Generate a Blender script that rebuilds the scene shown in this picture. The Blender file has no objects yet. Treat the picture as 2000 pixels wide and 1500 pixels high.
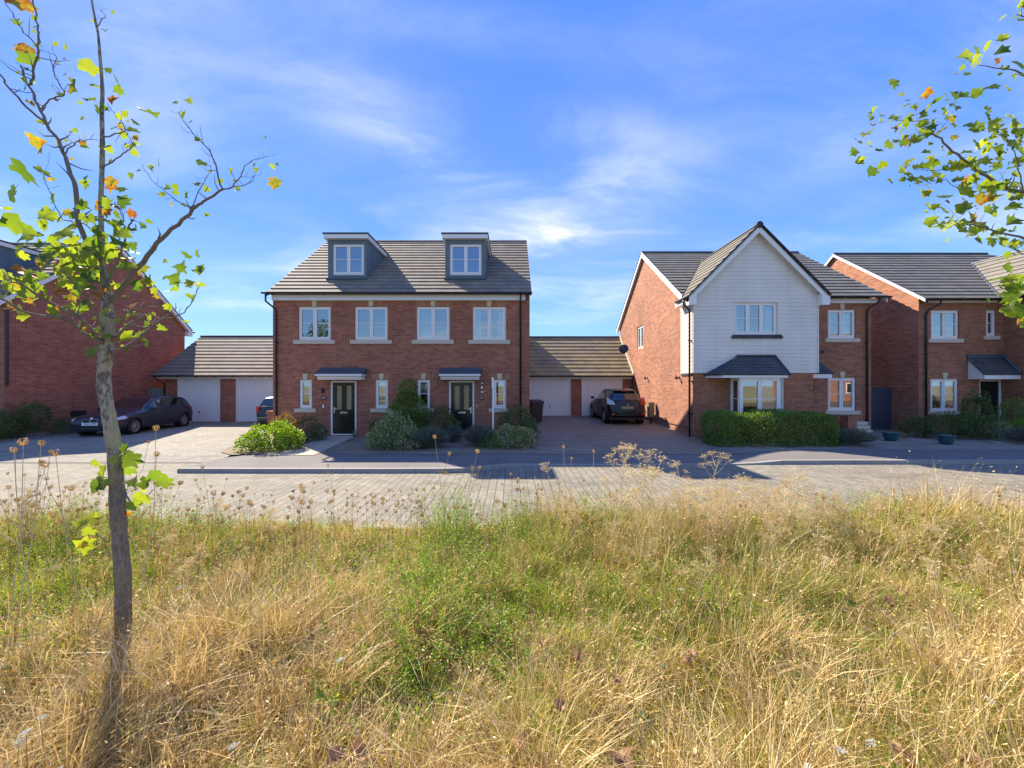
import bpy, math, random
import numpy as np
from mathutils import Matrix, Vector
R = math.radians
random.seed(7); rng = np.random.default_rng(11)
S = bpy.context.scene
COL = S.collection
F, CX, HY, CAMH = 722.0, 1000.0, 750.0, 2.0
def PX(x, Z): return (x - CX) / F * Z
def PZ(y, Z): return CAMH + (HY - y) / F * Z

# ------------------------------------------------------------------ camera, sky, sun, exposure
cam = bpy.data.cameras.new('camera'); camo = bpy.data.objects.new('camera', cam); COL.objects.link(camo)
camo.location = (0, 0, CAMH); camo.rotation_euler = (R(90), 0, 0)
cam.lens = F / 2000 * 36; cam.sensor_width = 36; cam.clip_start = 0.05; cam.clip_end = 6000
S.camera = camo
SUN_A, SUN_B = 0.83, 0.80                       # shadow run per metre of height: +x and -y
sdir = Vector((-SUN_A, SUN_B, 1.0)).normalized()  # towards the sun
SUN_EL = math.asin(sdir.z)
SUN_AZ = math.atan2(sdir.x, sdir.y)
sl = bpy.data.lights.new('sun', 'SUN'); sl.energy = 4.15; sl.angle = R(0.55); sl.color = (1.0, 0.88, 0.70)
so = bpy.data.objects.new('sun', sl); COL.objects.link(so)
so.rotation_euler = sdir.to_track_quat('Z', 'Y').to_euler(); so.location = (-30, 30, 40)
S.view_settings.view_transform = 'Standard'; S.view_settings.look = 'None'
S.view_settings.exposure = 1.47; S.view_settings.gamma = 1
W = bpy.data.worlds.new('World'); S.world = W; W.use_nodes = True
wn, wl = W.node_tree.nodes, W.node_tree.links; wn.clear()
def nw(t, **k):
    n = wn.new(t)
    for a, b in k.items(): setattr(n, a, b)
    return n
sky = nw('ShaderNodeTexSky', sky_type='NISHITA', sun_disc=False, sun_elevation=SUN_EL, sun_rotation=SUN_AZ,
         air_density=1.0, dust_density=0.25, ozone_density=3.0)
tc = nw('ShaderNodeTexCoord'); sep = nw('ShaderNodeSeparateXYZ')
def wmath(op, a, b=None):
    n = nw('ShaderNodeMath', operation=op)
    for i, v in enumerate((a, b)):
        if v is None: continue
        if isinstance(v, (int, float)): n.inputs[i].default_value = v
        else: wl.new(v, n.inputs[i])
    return n.outputs[0]
wl.new(tc.outputs['Generated'], sep.inputs[0])
zz = wmath('ADD', wmath('MAXIMUM', sep.outputs[2], 0.0), 0.16)
cmb = nw('ShaderNodeCombineXYZ')
wl.new(wmath('DIVIDE', sep.outputs[0], zz), cmb.inputs[0]); wl.new(wmath('DIVIDE', sep.outputs[1], zz), cmb.inputs[1])
def wnoise(scale, detail, rough, loc, rot, scl):
    mp = nw('ShaderNodeMapping'); mp.inputs['Location'].default_value = loc; mp.inputs['Rotation'].default_value = rot
    mp.inputs['Scale'].default_value = scl; wl.new(cmb.outputs[0], mp.inputs[0])
    n = nw('ShaderNodeTexNoise'); n.inputs['Scale'].default_value = scale; n.inputs['Detail'].default_value = detail
    n.inputs['Roughness'].default_value = rough; n.inputs['Distortion'].default_value = 0.5
    wl.new(mp.outputs[0], n.inputs['Vector']); return n.outputs['Fac']
c1 = wnoise(0.62, 3, 0.5, (1.3, 4.1, 0), (0, 0, R(20)), (1, 1.3, 1))
c2 = wnoise(1.6, 9, 0.62, (5.3, 2.1, 3), (0, 0, R(35)), (0.75, 1.5, 1))
mr = nw('ShaderNodeMapRange', interpolation_type='SMOOTHSTEP'); mr.inputs[1].default_value = 0.40; mr.inputs[2].default_value = 0.66
wl.new(c1, mr.inputs[0])
mr2 = nw('ShaderNodeMapRange', interpolation_type='SMOOTHSTEP'); mr2.inputs[1].default_value = 0.36; mr2.inputs[2].default_value = 0.8
wl.new(c2, mr2.inputs[0])
cf = wmath('MULTIPLY', wmath('MULTIPLY', mr.outputs[0], mr2.outputs[0]), 0.85)
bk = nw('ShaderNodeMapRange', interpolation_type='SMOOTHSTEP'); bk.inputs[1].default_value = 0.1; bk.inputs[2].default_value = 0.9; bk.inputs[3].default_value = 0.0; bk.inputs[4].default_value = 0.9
wl.new(wmath('MULTIPLY', sep.outputs[1], -1.0), bk.inputs[0])      # pale cloud added out of view behind the camera, to whiten the blue fill
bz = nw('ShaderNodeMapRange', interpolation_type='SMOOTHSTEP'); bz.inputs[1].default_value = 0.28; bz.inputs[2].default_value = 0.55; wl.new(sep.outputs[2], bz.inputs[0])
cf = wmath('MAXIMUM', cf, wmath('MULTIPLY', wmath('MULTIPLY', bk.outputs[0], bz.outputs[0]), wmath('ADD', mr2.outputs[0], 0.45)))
# wispy cloud banks at fixed compass directions (a = x/y, b = z/y)
yy_ = wmath('MAXIMUM', sep.outputs[1], 0.05); pa = wmath('DIVIDE', sep.outputs[0], yy_); pb = wmath('DIVIDE', sep.outputs[2], yy_)
tot = None
for (a_, b_, ra_, rb_, th_, k_) in ((.20, .43, .24, .11, .1, 2.0), (.25, .68, .44, .10, -.1, .42), (-.40, .72, .30, .10, -.55, .5), (.26, .24, .13, .04, .1, .75), (.95, .68, .30, .09, .5, .5), (-.15, .60, .25, .05, -.3, .3), (-.6, .3, .4, .06, .1, .35), (-.05, .95, .5, .07, -.15, .3)):
    dx_ = wmath('SUBTRACT', pa, a_); dz_ = wmath('SUBTRACT', pb, b_); c_, s_ = math.cos(th_), math.sin(th_)
    u_ = wmath('DIVIDE', wmath('ADD', wmath('MULTIPLY', dx_, c_), wmath('MULTIPLY', dz_, s_)), ra_); v_ = wmath('DIVIDE', wmath('SUBTRACT', wmath('MULTIPLY', dz_, c_), wmath('MULTIPLY', dx_, s_)), rb_)
    e2 = wmath('MULTIPLY', wmath('POWER', 2.718, wmath('MULTIPLY', wmath('ADD', wmath('MULTIPLY', u_, u_), wmath('MULTIPLY', v_, v_)), -1.0)), k_)
    tot = e2 if tot is None else wmath('ADD', tot, e2)
wisp = wmath('MULTIPLY', tot, wmath('ADD', wmath('MULTIPLY', mr2.outputs[0], 1.0), 0.12))
wisp = wmath('MULTIPLY', wisp, wmath('GREATER_THAN', sep.outputs[1], 0.06))
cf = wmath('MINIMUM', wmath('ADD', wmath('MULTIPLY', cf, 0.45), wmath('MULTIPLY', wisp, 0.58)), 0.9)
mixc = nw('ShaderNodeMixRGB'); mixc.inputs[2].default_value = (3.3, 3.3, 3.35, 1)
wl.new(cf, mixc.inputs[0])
grad = nw('ShaderNodeValToRGB'); e_ = grad.color_ramp.elements     # clear-air gradient by elevation, blended with the physical sky
for q_ in range(3): e_.new(0.5)
for q_, (p_, c_) in enumerate(((0.0, (1.08, 2.05, 2.85)), (0.16, (0.71, 1.52, 2.8)), (0.34, (0.40, 1.0, 2.72)), (0.6, (0.26, 0.73, 2.58)), (1.0, (0.22, 0.65, 2.4)))):
    e_[q_].position = p_; e_[q_].color = (*[v / 4 for v in c_], 1)
wl.new(wmath('MAXIMUM', sep.outputs[2], 0.0), grad.inputs[0])
sc4 = nw('ShaderNodeMixRGB', blend_type='MULTIPLY'); sc4.inputs[0].default_value = 1; sc4.inputs[2].default_value = (4, 4, 4, 1); wl.new(grad.outputs[0], sc4.inputs[1])
skm = nw('ShaderNodeMixRGB'); skm.inputs[0].default_value = 0.06; wl.new(sc4.outputs[0], skm.inputs[1]); wl.new(sky.outputs[0], skm.inputs[2])
wl.new(skm.outputs[0], mixc.inputs[1])
bg = nw('ShaderNodeBackground'); bg.inputs[1].default_value = 0.15
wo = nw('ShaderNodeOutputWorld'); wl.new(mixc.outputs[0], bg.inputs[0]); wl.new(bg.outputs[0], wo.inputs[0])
S.render.engine = 'CYCLES'
try:
    S.cycles.max_bounces = 8; S.cycles.transparent_max_bounces = 12
except Exception: pass

# ------------------------------------------------------------------ helpers: materials
class NT:
    def __init__(s, name):
        s.m = bpy.data.materials.new(name); s.m.use_nodes = True
        s.n, s.l = s.m.node_tree.nodes, s.m.node_tree.links; s.n.clear()
        s.out = s.n.new('ShaderNodeOutputMaterial')
    def new(s, t, ins=None, **k):
        n = s.n.new(t)
        for a, b in k.items(): setattr(n, a, b)
        for a, v in (ins or {}).items(): s.set(n.inputs[a], v)
        return n
    def set(s, inp, v):
        if isinstance(v, bpy.types.NodeSocket): s.l.new(v, inp)
        else: inp.default_value = v
    def math(s, op, a, b=0.0, c=None, clamp=False):
        n = s.new('ShaderNodeMath', operation=op, use_clamp=clamp); s.set(n.inputs[0], a); s.set(n.inputs[1], b)
        if c is not None: s.set(n.inputs[2], c)
        return n.outputs[0]
    def mix(s, f, a, b, mode='MIX'):
        n = s.new('ShaderNodeMixRGB', blend_type=mode); s.set(n.inputs[0], f)
        for i, v in ((1, a), (2, b)): s.set(n.inputs[i], v if isinstance(v, bpy.types.NodeSocket) else (*v, 1))
        return n.outputs[0]
    def ramp(s, f, stops):
        n = s.new('ShaderNodeValToRGB'); s.set(n.inputs[0], f); e = n.color_ramp.elements
        while len(e) < len(stops): e.new(0.5)
        for i, (p, c) in enumerate(stops):
            e[i].position = p; e[i].color = (*c, 1)
        return n.outputs[0]
    def coord(s, k='UV', scale=(1, 1, 1), loc=(0, 0, 0), rot=(0, 0, 0)):
        t = s.new('ShaderNodeTexCoord'); m = s.new('ShaderNodeMapping', {'Scale': scale, 'Location': loc, 'Rotation': rot})
        s.l.new(t.outputs[k], m.inputs[0]); return m.outputs[0]
    def pos(s, scale=(1, 1, 1)):
        g = s.new('ShaderNodeNewGeometry'); m = s.new('ShaderNodeMapping', {'Scale': scale}); s.l.new(g.outputs['Position'], m.inputs[0]); return m.outputs[0]
    def noise(s, v, scale, detail=3, rough=0.55):
        return s.new('ShaderNodeTexNoise', {'Vector': v, 'Scale': scale, 'Detail': detail, 'Roughness': rough}).outputs['Fac']
    def bump(s, h, strength, dist=0.01):
        return s.new('ShaderNodeBump', {'Height': h, 'Strength': strength, 'Distance': dist}).outputs[0]
    def pbr(s, color, rough=0.8, normal=None, **k):
        p = s.new('ShaderNodeBsdfPrincipled'); s.set(p.inputs['Base Color'], color if isinstance(color, bpy.types.NodeSocket) else (*color, 1))
        s.set(p.inputs['Roughness'], rough)
        if normal: s.l.new(normal, p.inputs['Normal'])
        for a, v in k.items(): s.set(p.inputs[a.replace('_', ' ')], v)
        s.l.new(p.outputs[0], s.out.inputs[0]); return p
def plain(name, c, rough=0.6, var=0.12, scale=6, **k):
    t = NT(name); nz = t.noise(t.pos(), scale, 4)
    col = t.mix(nz, tuple(v * (1 - var) for v in c), tuple(min(1, v * (1 + var)) for v in c))
    t.pbr(col, rough, t.bump(t.noise(t.pos(), scale * 12, 3), 0.06), **k); return t.m
def brick_mat(name, ca, cb, mortar, bw=0.225, rh=0.075):
    t = NT(name); uv = t.coord('UV')
    b = t.new('ShaderNodeTexBrick', {'Vector': uv, 'Scale': 1.0, 'Mortar Size': 0.0055, 'Mortar Smooth': 0.2, 'Bias': 0.0,
              'Brick Width': bw, 'Row Height': rh, 'Color1': (*ca, 1), 'Color2': (*cb, 1), 'Mortar': (*mortar, 1)})
    b2 = t.new('ShaderNodeTexBrick', {'Vector': uv, 'Scale': 1.0, 'Mortar Size': 0.0, 'Bias': 0.25,
              'Brick Width': bw, 'Row Height': rh, 'Color1': (0.88, 0.88, 0.9, 1), 'Color2': (1.1, 1.08, 1.05, 1), 'Mortar': (1, 1, 1, 1)})
    b2.offset_frequency = 2
    n1 = t.noise(t.pos((1, 1, 1)), 0.55, 5, 0.6); n2 = t.noise(t.pos(), 30, 3)
    c = t.mix(1.0, b.outputs[0], b2.outputs[0], 'MULTIPLY')
    c = t.mix(1.0, c, t.ramp(n1, [(0.3, (0.84, 0.82, 0.82)), (0.7, (1.13, 1.1, 1.08))]), 'MULTIPLY')
    c = t.mix(0.35, c, t.ramp(n2, [(0.3, (0.6, 0.6, 0.6)), (0.7, (1.25, 1.25, 1.25))]), 'MULTIPLY')
    h = t.math('SUBTRACT', 1.0, b.outputs[1])
    t.pbr(c, 0.9, t.bump(h, 0.5, 0.006)); return t.m
def tile_mat(name, c1, c2, lichen, lamt=0.35):
    t = NT(name); uv = t.coord('UV')
    b = t.new('ShaderNodeTexBrick', {'Vector': uv, 'Scale': 1.0, 'Mortar Size': 0.012, 'Mortar Smooth': 0.6, 'Brick Width': 1.0, 'Row Height': 1.0,
              'Color1': (*c1, 1), 'Color2': (*c2, 1), 'Mortar': tuple(v * 0.5 for v in c1) + (1,)})
    n = t.noise(t.pos(), 1.3, 6, 0.65); n2 = t.noise(t.pos(), 9, 5, 0.7)
    c = t.mix(t.math('MULTIPLY', t.ramp(n, [(0.42, (0, 0, 0)), (0.7, (1, 1, 1))]), lamt), b.outputs[0], lichen)
    c = t.mix(0.5, c, t.ramp(n2, [(0.3, (0.7, 0.7, 0.7)), (0.7, (1.25, 1.25, 1.25))]), 'MULTIPLY')
    t.pbr(c, 0.85, t.bump(n2, 0.3, 0.01)); return t.m
def leaf_mat(name, stops, trans=0.45, gloss=0.35, tint=(1.3, 1.25, 0.5)):
    t = NT(name); g = t.new('ShaderNodeNewGeometry')
    n = t.noise(t.pos(), 3.0, 3)
    f = t.math('ADD', t.math('MULTIPLY', g.outputs['Random Per Island'], 0.75), t.math('MULTIPLY', n, 0.25))
    col = t.ramp(f, stops)
    p = t.new('ShaderNodeBsdfPrincipled', {'Base Color': col, 'Roughness': 0.5}); p.inputs['Specular IOR Level'].default_value = gloss
    tr = t.new('ShaderNodeBsdfTranslucent', {'Color': t.mix(1.0, col, tint, 'MULTIPLY')})
    mx = t.new('ShaderNodeMixShader', {0: trans}); t.l.new(p.outputs[0], mx.inputs[1]); t.l.new(tr.outputs[0], mx.inputs[2])
    t.l.new(mx.outputs[0], t.out.inputs[0]); return t.m

M = {}
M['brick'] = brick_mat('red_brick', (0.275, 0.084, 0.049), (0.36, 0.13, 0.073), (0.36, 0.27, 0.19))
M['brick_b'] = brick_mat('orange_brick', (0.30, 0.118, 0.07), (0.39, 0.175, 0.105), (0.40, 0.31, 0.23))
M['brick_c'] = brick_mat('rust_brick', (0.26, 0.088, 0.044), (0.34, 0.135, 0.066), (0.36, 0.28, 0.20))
M['arch'] = brick_mat('arch_brick', (0.36, 0.14, 0.06), (0.44, 0.21, 0.10), (0.42, 0.32, 0.24), 0.075, 0.225)
M['tile'] = tile_mat('brown_tile', (0.185, 0.148, 0.112), (0.25, 0.205, 0.158), (0.38, 0.31, 0.19))
M['tile_moss'] = tile_mat('mossy_tile', (0.235, 0.20, 0.135), (0.31, 0.265, 0.18), (0.40, 0.33, 0.10), 0.7)
M['slate'] = tile_mat('slate_tile', (0.15, 0.137, 0.11), (0.205, 0.19, 0.158), (0.27, 0.24, 0.17))
M['grey_tile'] = tile_mat('dark_tile', (0.045, 0.048, 0.055), (0.075, 0.078, 0.085), (0.12, 0.11, 0.09))
t = NT('white_board'); n = t.noise(t.pos((5, 5, 0.4)), 1.0, 5, 0.6); n2 = t.noise(t.pos(), 1.1, 4)
t.pbr(t.mix(1.0, t.ramp(n, [(0.3, (0.69, 0.655, 0.585)), (0.65, (0.74, 0.70, 0.625))]), t.ramp(n2, [(0.3, (0.92, 0.92, 0.91)), (0.7, (1.04, 1.04, 1.03))]), 'MULTIPLY'), 0.55); M['board'] = t.m
M['white'] = plain('white_paint', (0.78, 0.77, 0.75), 0.35, 0.03, 3)
M['pvc'] = plain('white_pvc', (0.82, 0.80, 0.76), 0.3, 0.03, 3)
M['black'] = plain('black_plastic', (0.014, 0.015, 0.018), 0.35, 0.2)
M['lead'] = plain('lead_sheet', (0.065, 0.078, 0.10), 0.55, 0.25)
M['dormer'] = plain('dormer_lead', (0.115, 0.155, 0.18), 0.6, 0.22, 3)
M['stone'] = plain('cast_stone', (0.58, 0.50, 0.34), 0.85, 0.12)
M['stone_grey'] = plain('cast_stone_grey', (0.56, 0.48, 0.37), 0.85, 0.12)
M['soffit'] = plain('soffit', (0.6, 0.6, 0.58), 0.6, 0.05)
M['curtain'] = plain('curtain_cloth', (0.72, 0.72, 0.72), 0.9, 0.05)
M['blind'] = plain('blind_cloth', (0.35, 0.34, 0.30), 0.9, 0.1)
M['door'] = plain('door_paint', (0.012, 0.016, 0.013), 0.25, 0.2)
M['metal'] = plain('steel', (0.6, 0.6, 0.6), 0.3, 0.05, Metallic=1.0)
M['gate'] = plain('gate_paint', (0.045, 0.055, 0.08), 0.6, 0.2)
M['wood'] = plain('weathered_wood', (0.22, 0.20, 0.17), 0.9, 0.25)
M['bin'] = plain('bin_plastic', (0.045, 0.014, 0.018), 0.45, 0.2)
M['teal'] = plain('glazed_teal', (0.02, 0.085, 0.10), 0.2, 0.3)
M['green_box'] = plain('green_box', (0.20, 0.22, 0.10), 0.6, 0.15)
M['frost'] = plain('frosted_glass', (0.30, 0.24, 0.13), 0.15, 0.45, 7)
M['slab'] = plain('path_slab', (0.42, 0.37, 0.27), 0.9, 0.15, 4)
M['kerb'] = plain('kerb_concrete', (0.29, 0.275, 0.25), 0.9, 0.18, 5)
t = NT('asphalt'); nz = t.noise(t.pos(), 60, 4, 0.7); n1 = t.noise(t.pos(), 0.9, 5)
t.pbr(t.mix(1.0, t.ramp(nz, [(0.3, (0.105, 0.098, 0.095)), (0.75, (0.22, 0.205, 0.19))]), t.ramp(n1, [(0.3, (0.85, 0.85, 0.85)), (0.7, (1.12, 1.1, 1.07))]), 'MULTIPLY'), 0.92, t.bump(nz, 0.35, 0.006)); M['asphalt'] = t.m
def paving(name, c1, c2, joint, row, length, strong, rot=0.0):
    t = NT(name); uv = t.coord('Object', rot=(0, 0, rot))
    b = t.new('ShaderNodeTexBrick', {'Vector': uv, 'Scale': 1.0, 'Mortar Size': 0.003, 'Mortar Smooth': 0.1, 'Brick Width': length, 'Row Height': row,
              'Color1': (*c1, 1), 'Color2': (*c2, 1), 'Mortar': (*tuple(v * 0.55 for v in c1), 1)})
    s = t.new('ShaderNodeSeparateXYZ', {0: uv})
    fr = t.math('FRACT', t.math('DIVIDE', s.outputs[1], row)); e = t.math('MINIMUM', fr, t.math('SUBTRACT', 1.0, fr))
    ln = t.math('LESS_THAN', e, strong / row)
    n1 = t.noise(t.pos(), 0.5, 5, 0.6); n2 = t.noise(t.pos(), 25, 4, 0.65)
    brk = t.ramp(t.noise(t.pos(), 4, 4), [(0.3, (0.25, 0.25, 0.25)), (0.6, (1, 1, 1))])
    c = t.mix(t.math('MULTIPLY', ln, brk), b.outputs[0], joint)
    c = t.mix(1.0, c, t.ramp(n1, [(0.3, (0.86, 0.85, 0.84)), (0.7, (1.1, 1.09, 1.06))]), 'MULTIPLY')
    c = t.mix(0.5, c, t.ramp(n2, [(0.3, (0.72, 0.72, 0.72)), (0.7, (1.22, 1.22, 1.22))]), 'MULTIPLY')
    n3 = t.noise(t.pos((0.35, 1.6, 1)), 1.4, 4, 0.7); c = t.mix(1.0, c, t.ramp(n3, [(0.32, (0.74, 0.73, 0.71)), (0.48, (1, 1, 1))]), 'MULTIPLY')
    n4 = t.noise(t.pos(), 7, 2, 0.4); c = t.mix(1.0, c, t.ramp(n4, [(0.22, (0.55, 0.54, 0.53)), (0.3, (1, 1, 1))]), 'MULTIPLY')
    h = t.math('SUBTRACT', 1.0, t.math('MAXIMUM', ln, b.outputs[1]))
    t.pbr(c, 0.9, t.bump(h, 0.5, 0.006)); return t.m
M['road'] = paving('block_paving', (0.195, 0.178, 0.135), (0.262, 0.242, 0.19), (0.05, 0.045, 0.04), 0.16, 0.21, 0.0075, R(90))
M['drive'] = paving('driveway_paving', (0.215, 0.20, 0.16), (0.285, 0.268, 0.22), (0.14, 0.125, 0.105), 0.12, 0.2, 0.004, 0)
M['drive_b'] = paving('brown_paving', (0.20, 0.165, 0.125), (0.27, 0.23, 0.175), (0.15, 0.11, 0.10), 0.1, 0.2, 0.004, 0)
def soil(name, a, b, sc=18, bs=0.7):
    t = NT(name); n = t.noise(t.pos(), sc, 6, 0.7); n2 = t.noise(t.pos(), 1.2, 4)
    c = t.mix(1.0, t.ramp(n, [(0.3, a), (0.7, b)]), t.ramp(n2, [(0.3, (0.8, 0.8, 0.8)), (0.7, (1.2, 1.2, 1.15))]), 'MULTIPLY')
    t.pbr(c, 0.95, t.bump(n, bs, 0.03)); return t.m
M['soil'] = soil('bed_soil', (0.12, 0.085, 0.06), (0.34, 0.26, 0.18))
M['gravel'] = soil('gravel', (0.12, 0.10, 0.08), (0.42, 0.36, 0.29), 26, 0.9)
M['verge'] = soil('verge_thatch', (0.04, 0.028, 0.015), (0.16, 0.11, 0.055), 22, 1.0)
M['field'] = soil('field', (0.14, 0.13, 0.05), (0.26, 0.24, 0.10), 2, 0.2)
t = NT('window_glass')
gl = t.new('ShaderNodeBsdfGlossy', {'Roughness': 0.0, 'Color': (0.95, 0.97, 1, 1)}); tr = t.new('ShaderNodeBsdfTransparent', {'Color': (0.72, 0.78, 0.8, 1)})
fz = t.new('ShaderNodeFresnel', {'IOR': 1.5})
gn = t.new('ShaderNodeBump', {'Height': t.noise(t.pos(), 1.3, 2), 'Strength': 0.012, 'Distance': 0.02}); t.l.new(gn.outputs[0], gl.inputs['Normal'])
mx = t.new('ShaderNodeMixShader', {0: t.math('ADD', t.math('MULTIPLY', fz.outputs[0], 1.2), 0.30, clamp=True)})
t.l.new(tr.outputs[0], mx.inputs[1]); t.l.new(gl.outputs[0], mx.inputs[2]); t.l.new(mx.outputs[0], t.out.inputs[0]); M['glass'] = t.m
t = NT('car_glass'); t.pbr((0.012, 0.016, 0.02), 0.03, Specular_IOR_Level=0.9, Coat_Weight=0.6); M['car_glass'] = t.m
def paint(name, c):
    t = NT(name); t.pbr(c, 0.35, Metallic=0.0, Coat_Weight=0.3, Coat_Roughness=0.06, Specular_IOR_Level=0.35); return t.m
M['paint_grey'] = paint('graphite_paint', (0.022, 0.026, 0.036)); M['paint_black'] = paint('black_paint', (0.004, 0.005, 0.009))
M['paint_green'] = paint('dark_green_paint', (0.015, 0.03, 0.035)); M['paint_white'] = paint('white_car_paint', (0.75, 0.75, 0.75))
M['tyre'] = plain('tyre_rubber', (0.018, 0.018, 0.018), 0.8, 0.2); M['alloy'] = plain('alloy', (0.42, 0.42, 0.42), 0.3, 0.1, Metallic=0.7)
M['red_lens'] = plain('red_lens', (0.45, 0.01, 0.015), 0.12, 0.1); M['clear_lens'] = plain('clear_lens', (0.55, 0.58, 0.6), 0.08, 0.1)
M['plate'] = plain('plate_white', (0.75, 0.75, 0.72), 0.4, 0.03); M['plate_y'] = plain('plate_yellow', (0.34, 0.26, 0.10), 0.4, 0.03)
M['ink'] = plain('ink_black', (0.01, 0.01, 0.01), 0.5, 0.05); M['plaque'] = plain('plaque_slate', (0.03, 0.035, 0.05), 0.4, 0.1)
t = NT('bark'); n = t.noise(t.pos((1, 1, 0.45)), 38, 6, 0.75); n2 = t.noise(t.pos((1, 1, 0.5)), 10, 4, 0.6)
c = t.mix(t.ramp(n, [(0.44, (0, 0, 0)), (0.56, (1, 1, 1))]), (0.15, 0.125, 0.09), (0.46, 0.40, 0.28))
c = t.mix(t.ramp(n2, [(0.52, (0, 0, 0)), (0.6, (0.75, 0.75, 0.75))]), c, (0.42, 0.39, 0.19))
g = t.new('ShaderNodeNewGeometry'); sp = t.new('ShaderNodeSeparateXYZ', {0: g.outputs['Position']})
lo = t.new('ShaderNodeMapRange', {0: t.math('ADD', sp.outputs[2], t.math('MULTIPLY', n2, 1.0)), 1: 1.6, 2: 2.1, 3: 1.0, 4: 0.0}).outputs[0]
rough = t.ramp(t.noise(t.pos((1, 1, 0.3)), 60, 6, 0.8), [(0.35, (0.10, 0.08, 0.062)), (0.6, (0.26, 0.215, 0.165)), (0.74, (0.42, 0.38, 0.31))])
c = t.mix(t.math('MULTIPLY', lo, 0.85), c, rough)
t.pbr(c, 0.92, t.bump(n, 1.0, 0.012)); M['bark'] = t.m
M['twig'] = plain('twig_bark', (0.20, 0.17, 0.14), 0.85, 0.35, 20)
M['stem'] = plain('green_stem', (0.16, 0.16, 0.06), 0.85, 0.3, 20)
M['dry_stem'] = plain('dry_stem', (0.60, 0.48, 0.28), 0.85, 0.25, 20)
M['brown_stem'] = plain('brown_stem', (0.17, 0.10, 0.06), 0.85, 0.25, 20)
M['leaf_plane'] = leaf_mat('plane_leaf', [(0.1, (0.06, 0.12, 0.025)), (0.45, (0.13, 0.20, 0.03)), (0.85, (0.22, 0.28, 0.04))], 0.55, 0.35, (2.0, 1.85, 0.6))
t = NT('turning_leaf'); n = t.noise(t.pos(), 22, 4); g = t.new('ShaderNodeNewGeometry')
col = t.ramp(t.math('ADD', t.math('MULTIPLY', n, .8), t.math('MULTIPLY', g.outputs['Random Per Island'], .3)), [(0.38, (0.17, 0.24, 0.03)), (0.5, (0.36, 0.30, 0.03)), (0.64, (0.32, 0.13, 0.025)), (0.78, (0.20, 0.06, 0.025))])
p = t.new('ShaderNodeBsdfPrincipled', {'Base Color': col, 'Roughness': 0.55}); tr = t.new('ShaderNodeBsdfTranslucent', {'Color': t.mix(1.0, col, (1.5, 1.35, 0.6), 'MULTIPLY')})
mx = t.new('ShaderNodeMixShader', {0: .5}); t.l.new(p.outputs[0], mx.inputs[1]); t.l.new(tr.outputs[0], mx.inputs[2]); t.l.new(mx.outputs[0], t.out.inputs[0]); M['leaf_turn'] = t.m
M['leaf_bright'] = leaf_mat('bright_shrub_leaf', [(0.1, (0.08, 0.17, 0.015)), (0.9, (0.22, 0.36, 0.03))], 0.45, 0.3, (1.8, 1.6, 0.6))
M['leaf_mid'] = leaf_mat('shrub_leaf', [(0.1, (0.05, 0.085, 0.025)), (0.9, (0.15, 0.21, 0.06))], 0.3, 0.3)
M['leaf_hedge'] = leaf_mat('hedge_leaf', [(0.1, (0.08, 0.14, 0.03)), (0.9, (0.25, 0.36, 0.07))], 0.35, 0.3)
M['leaf_pale'] = leaf_mat('pale_leaf', [(0.1, (0.14, 0.19, 0.08)), (0.55, (0.28, 0.33, 0.15)), (0.95, (0.62, 0.60, 0.32))], 0.3, 0.2)
M['leaf_lav'] = leaf_mat('lavender_leaf', [(0.1, (0.10, 0.115, 0.09)), (0.9, (0.21, 0.22, 0.19))], 0.2, 0.2)
M['leaf_red'] = leaf_mat('red_tip_leaf', [(0.1, (0.10, 0.10, 0.03)), (0.5, (0.22, 0.17, 0.06)), (0.9, (0.45, 0.20, 0.13))], 0.35, 0.3)
M['straw'] = leaf_mat('straw', [(0.05, (0.17, 0.095, 0.03)), (0.28, (0.45, 0.30, 0.10)), (0.6, (0.68, 0.51, 0.21)), (0.93, (0.90, 0.77, 0.46))], 0.26, 0.35, (1.1, 1.0, 0.8))
M['green_blade'] = leaf_mat('green_blade', [(0.1, (0.17, 0.26, 0.02)), (0.6, (0.36, 0.44, 0.05)), (0.95, (0.60, 0.55, 0.13))], 0.45, 0.2, (1.3, 1.2, 0.6))
M['herb'] = leaf_mat('herb', [(0.1, (0.075, 0.17, 0.012)), (0.5, (0.19, 0.34, 0.025)), (0.95, (0.40, 0.48, 0.05))], 0.45, 0.2, (1.5, 1.4, 0.5))
M['seed'] = leaf_mat('seed_head', [(0.1, (0.22, 0.13, 0.06)), (0.5, (0.46, 0.30, 0.15)), (0.95, (0.66, 0.50, 0.27))], 0.2, 0.1)
M['seed_green'] = leaf_mat('green_seed_head', [(0.1, (0.16, 0.19, 0.08)), (0.95, (0.36, 0.38, 0.20))], 0.2, 0.1)
M['umbel'] = leaf_mat('straw_umbel', [(0.1, (0.50, 0.38, 0.19)), (0.95, (0.84, 0.71, 0.44))], 0.3, 0.1, (1.05, 1.0, 0.85))
M['white_flower'] = leaf_mat('white_flower', [(0.1, (0.6, 0.6, 0.5)), (0.95, (0.8, 0.8, 0.72))], 0.3, 0.1, (1, 1, 1))
M['dead_leaf'] = leaf_mat('dead_leaf', [(0.1, (0.26, 0.13, 0.07)), (0.95, (0.50, 0.33, 0.22))], 0.25, 0.3, (1.2, 0.9, 0.7))

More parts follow.
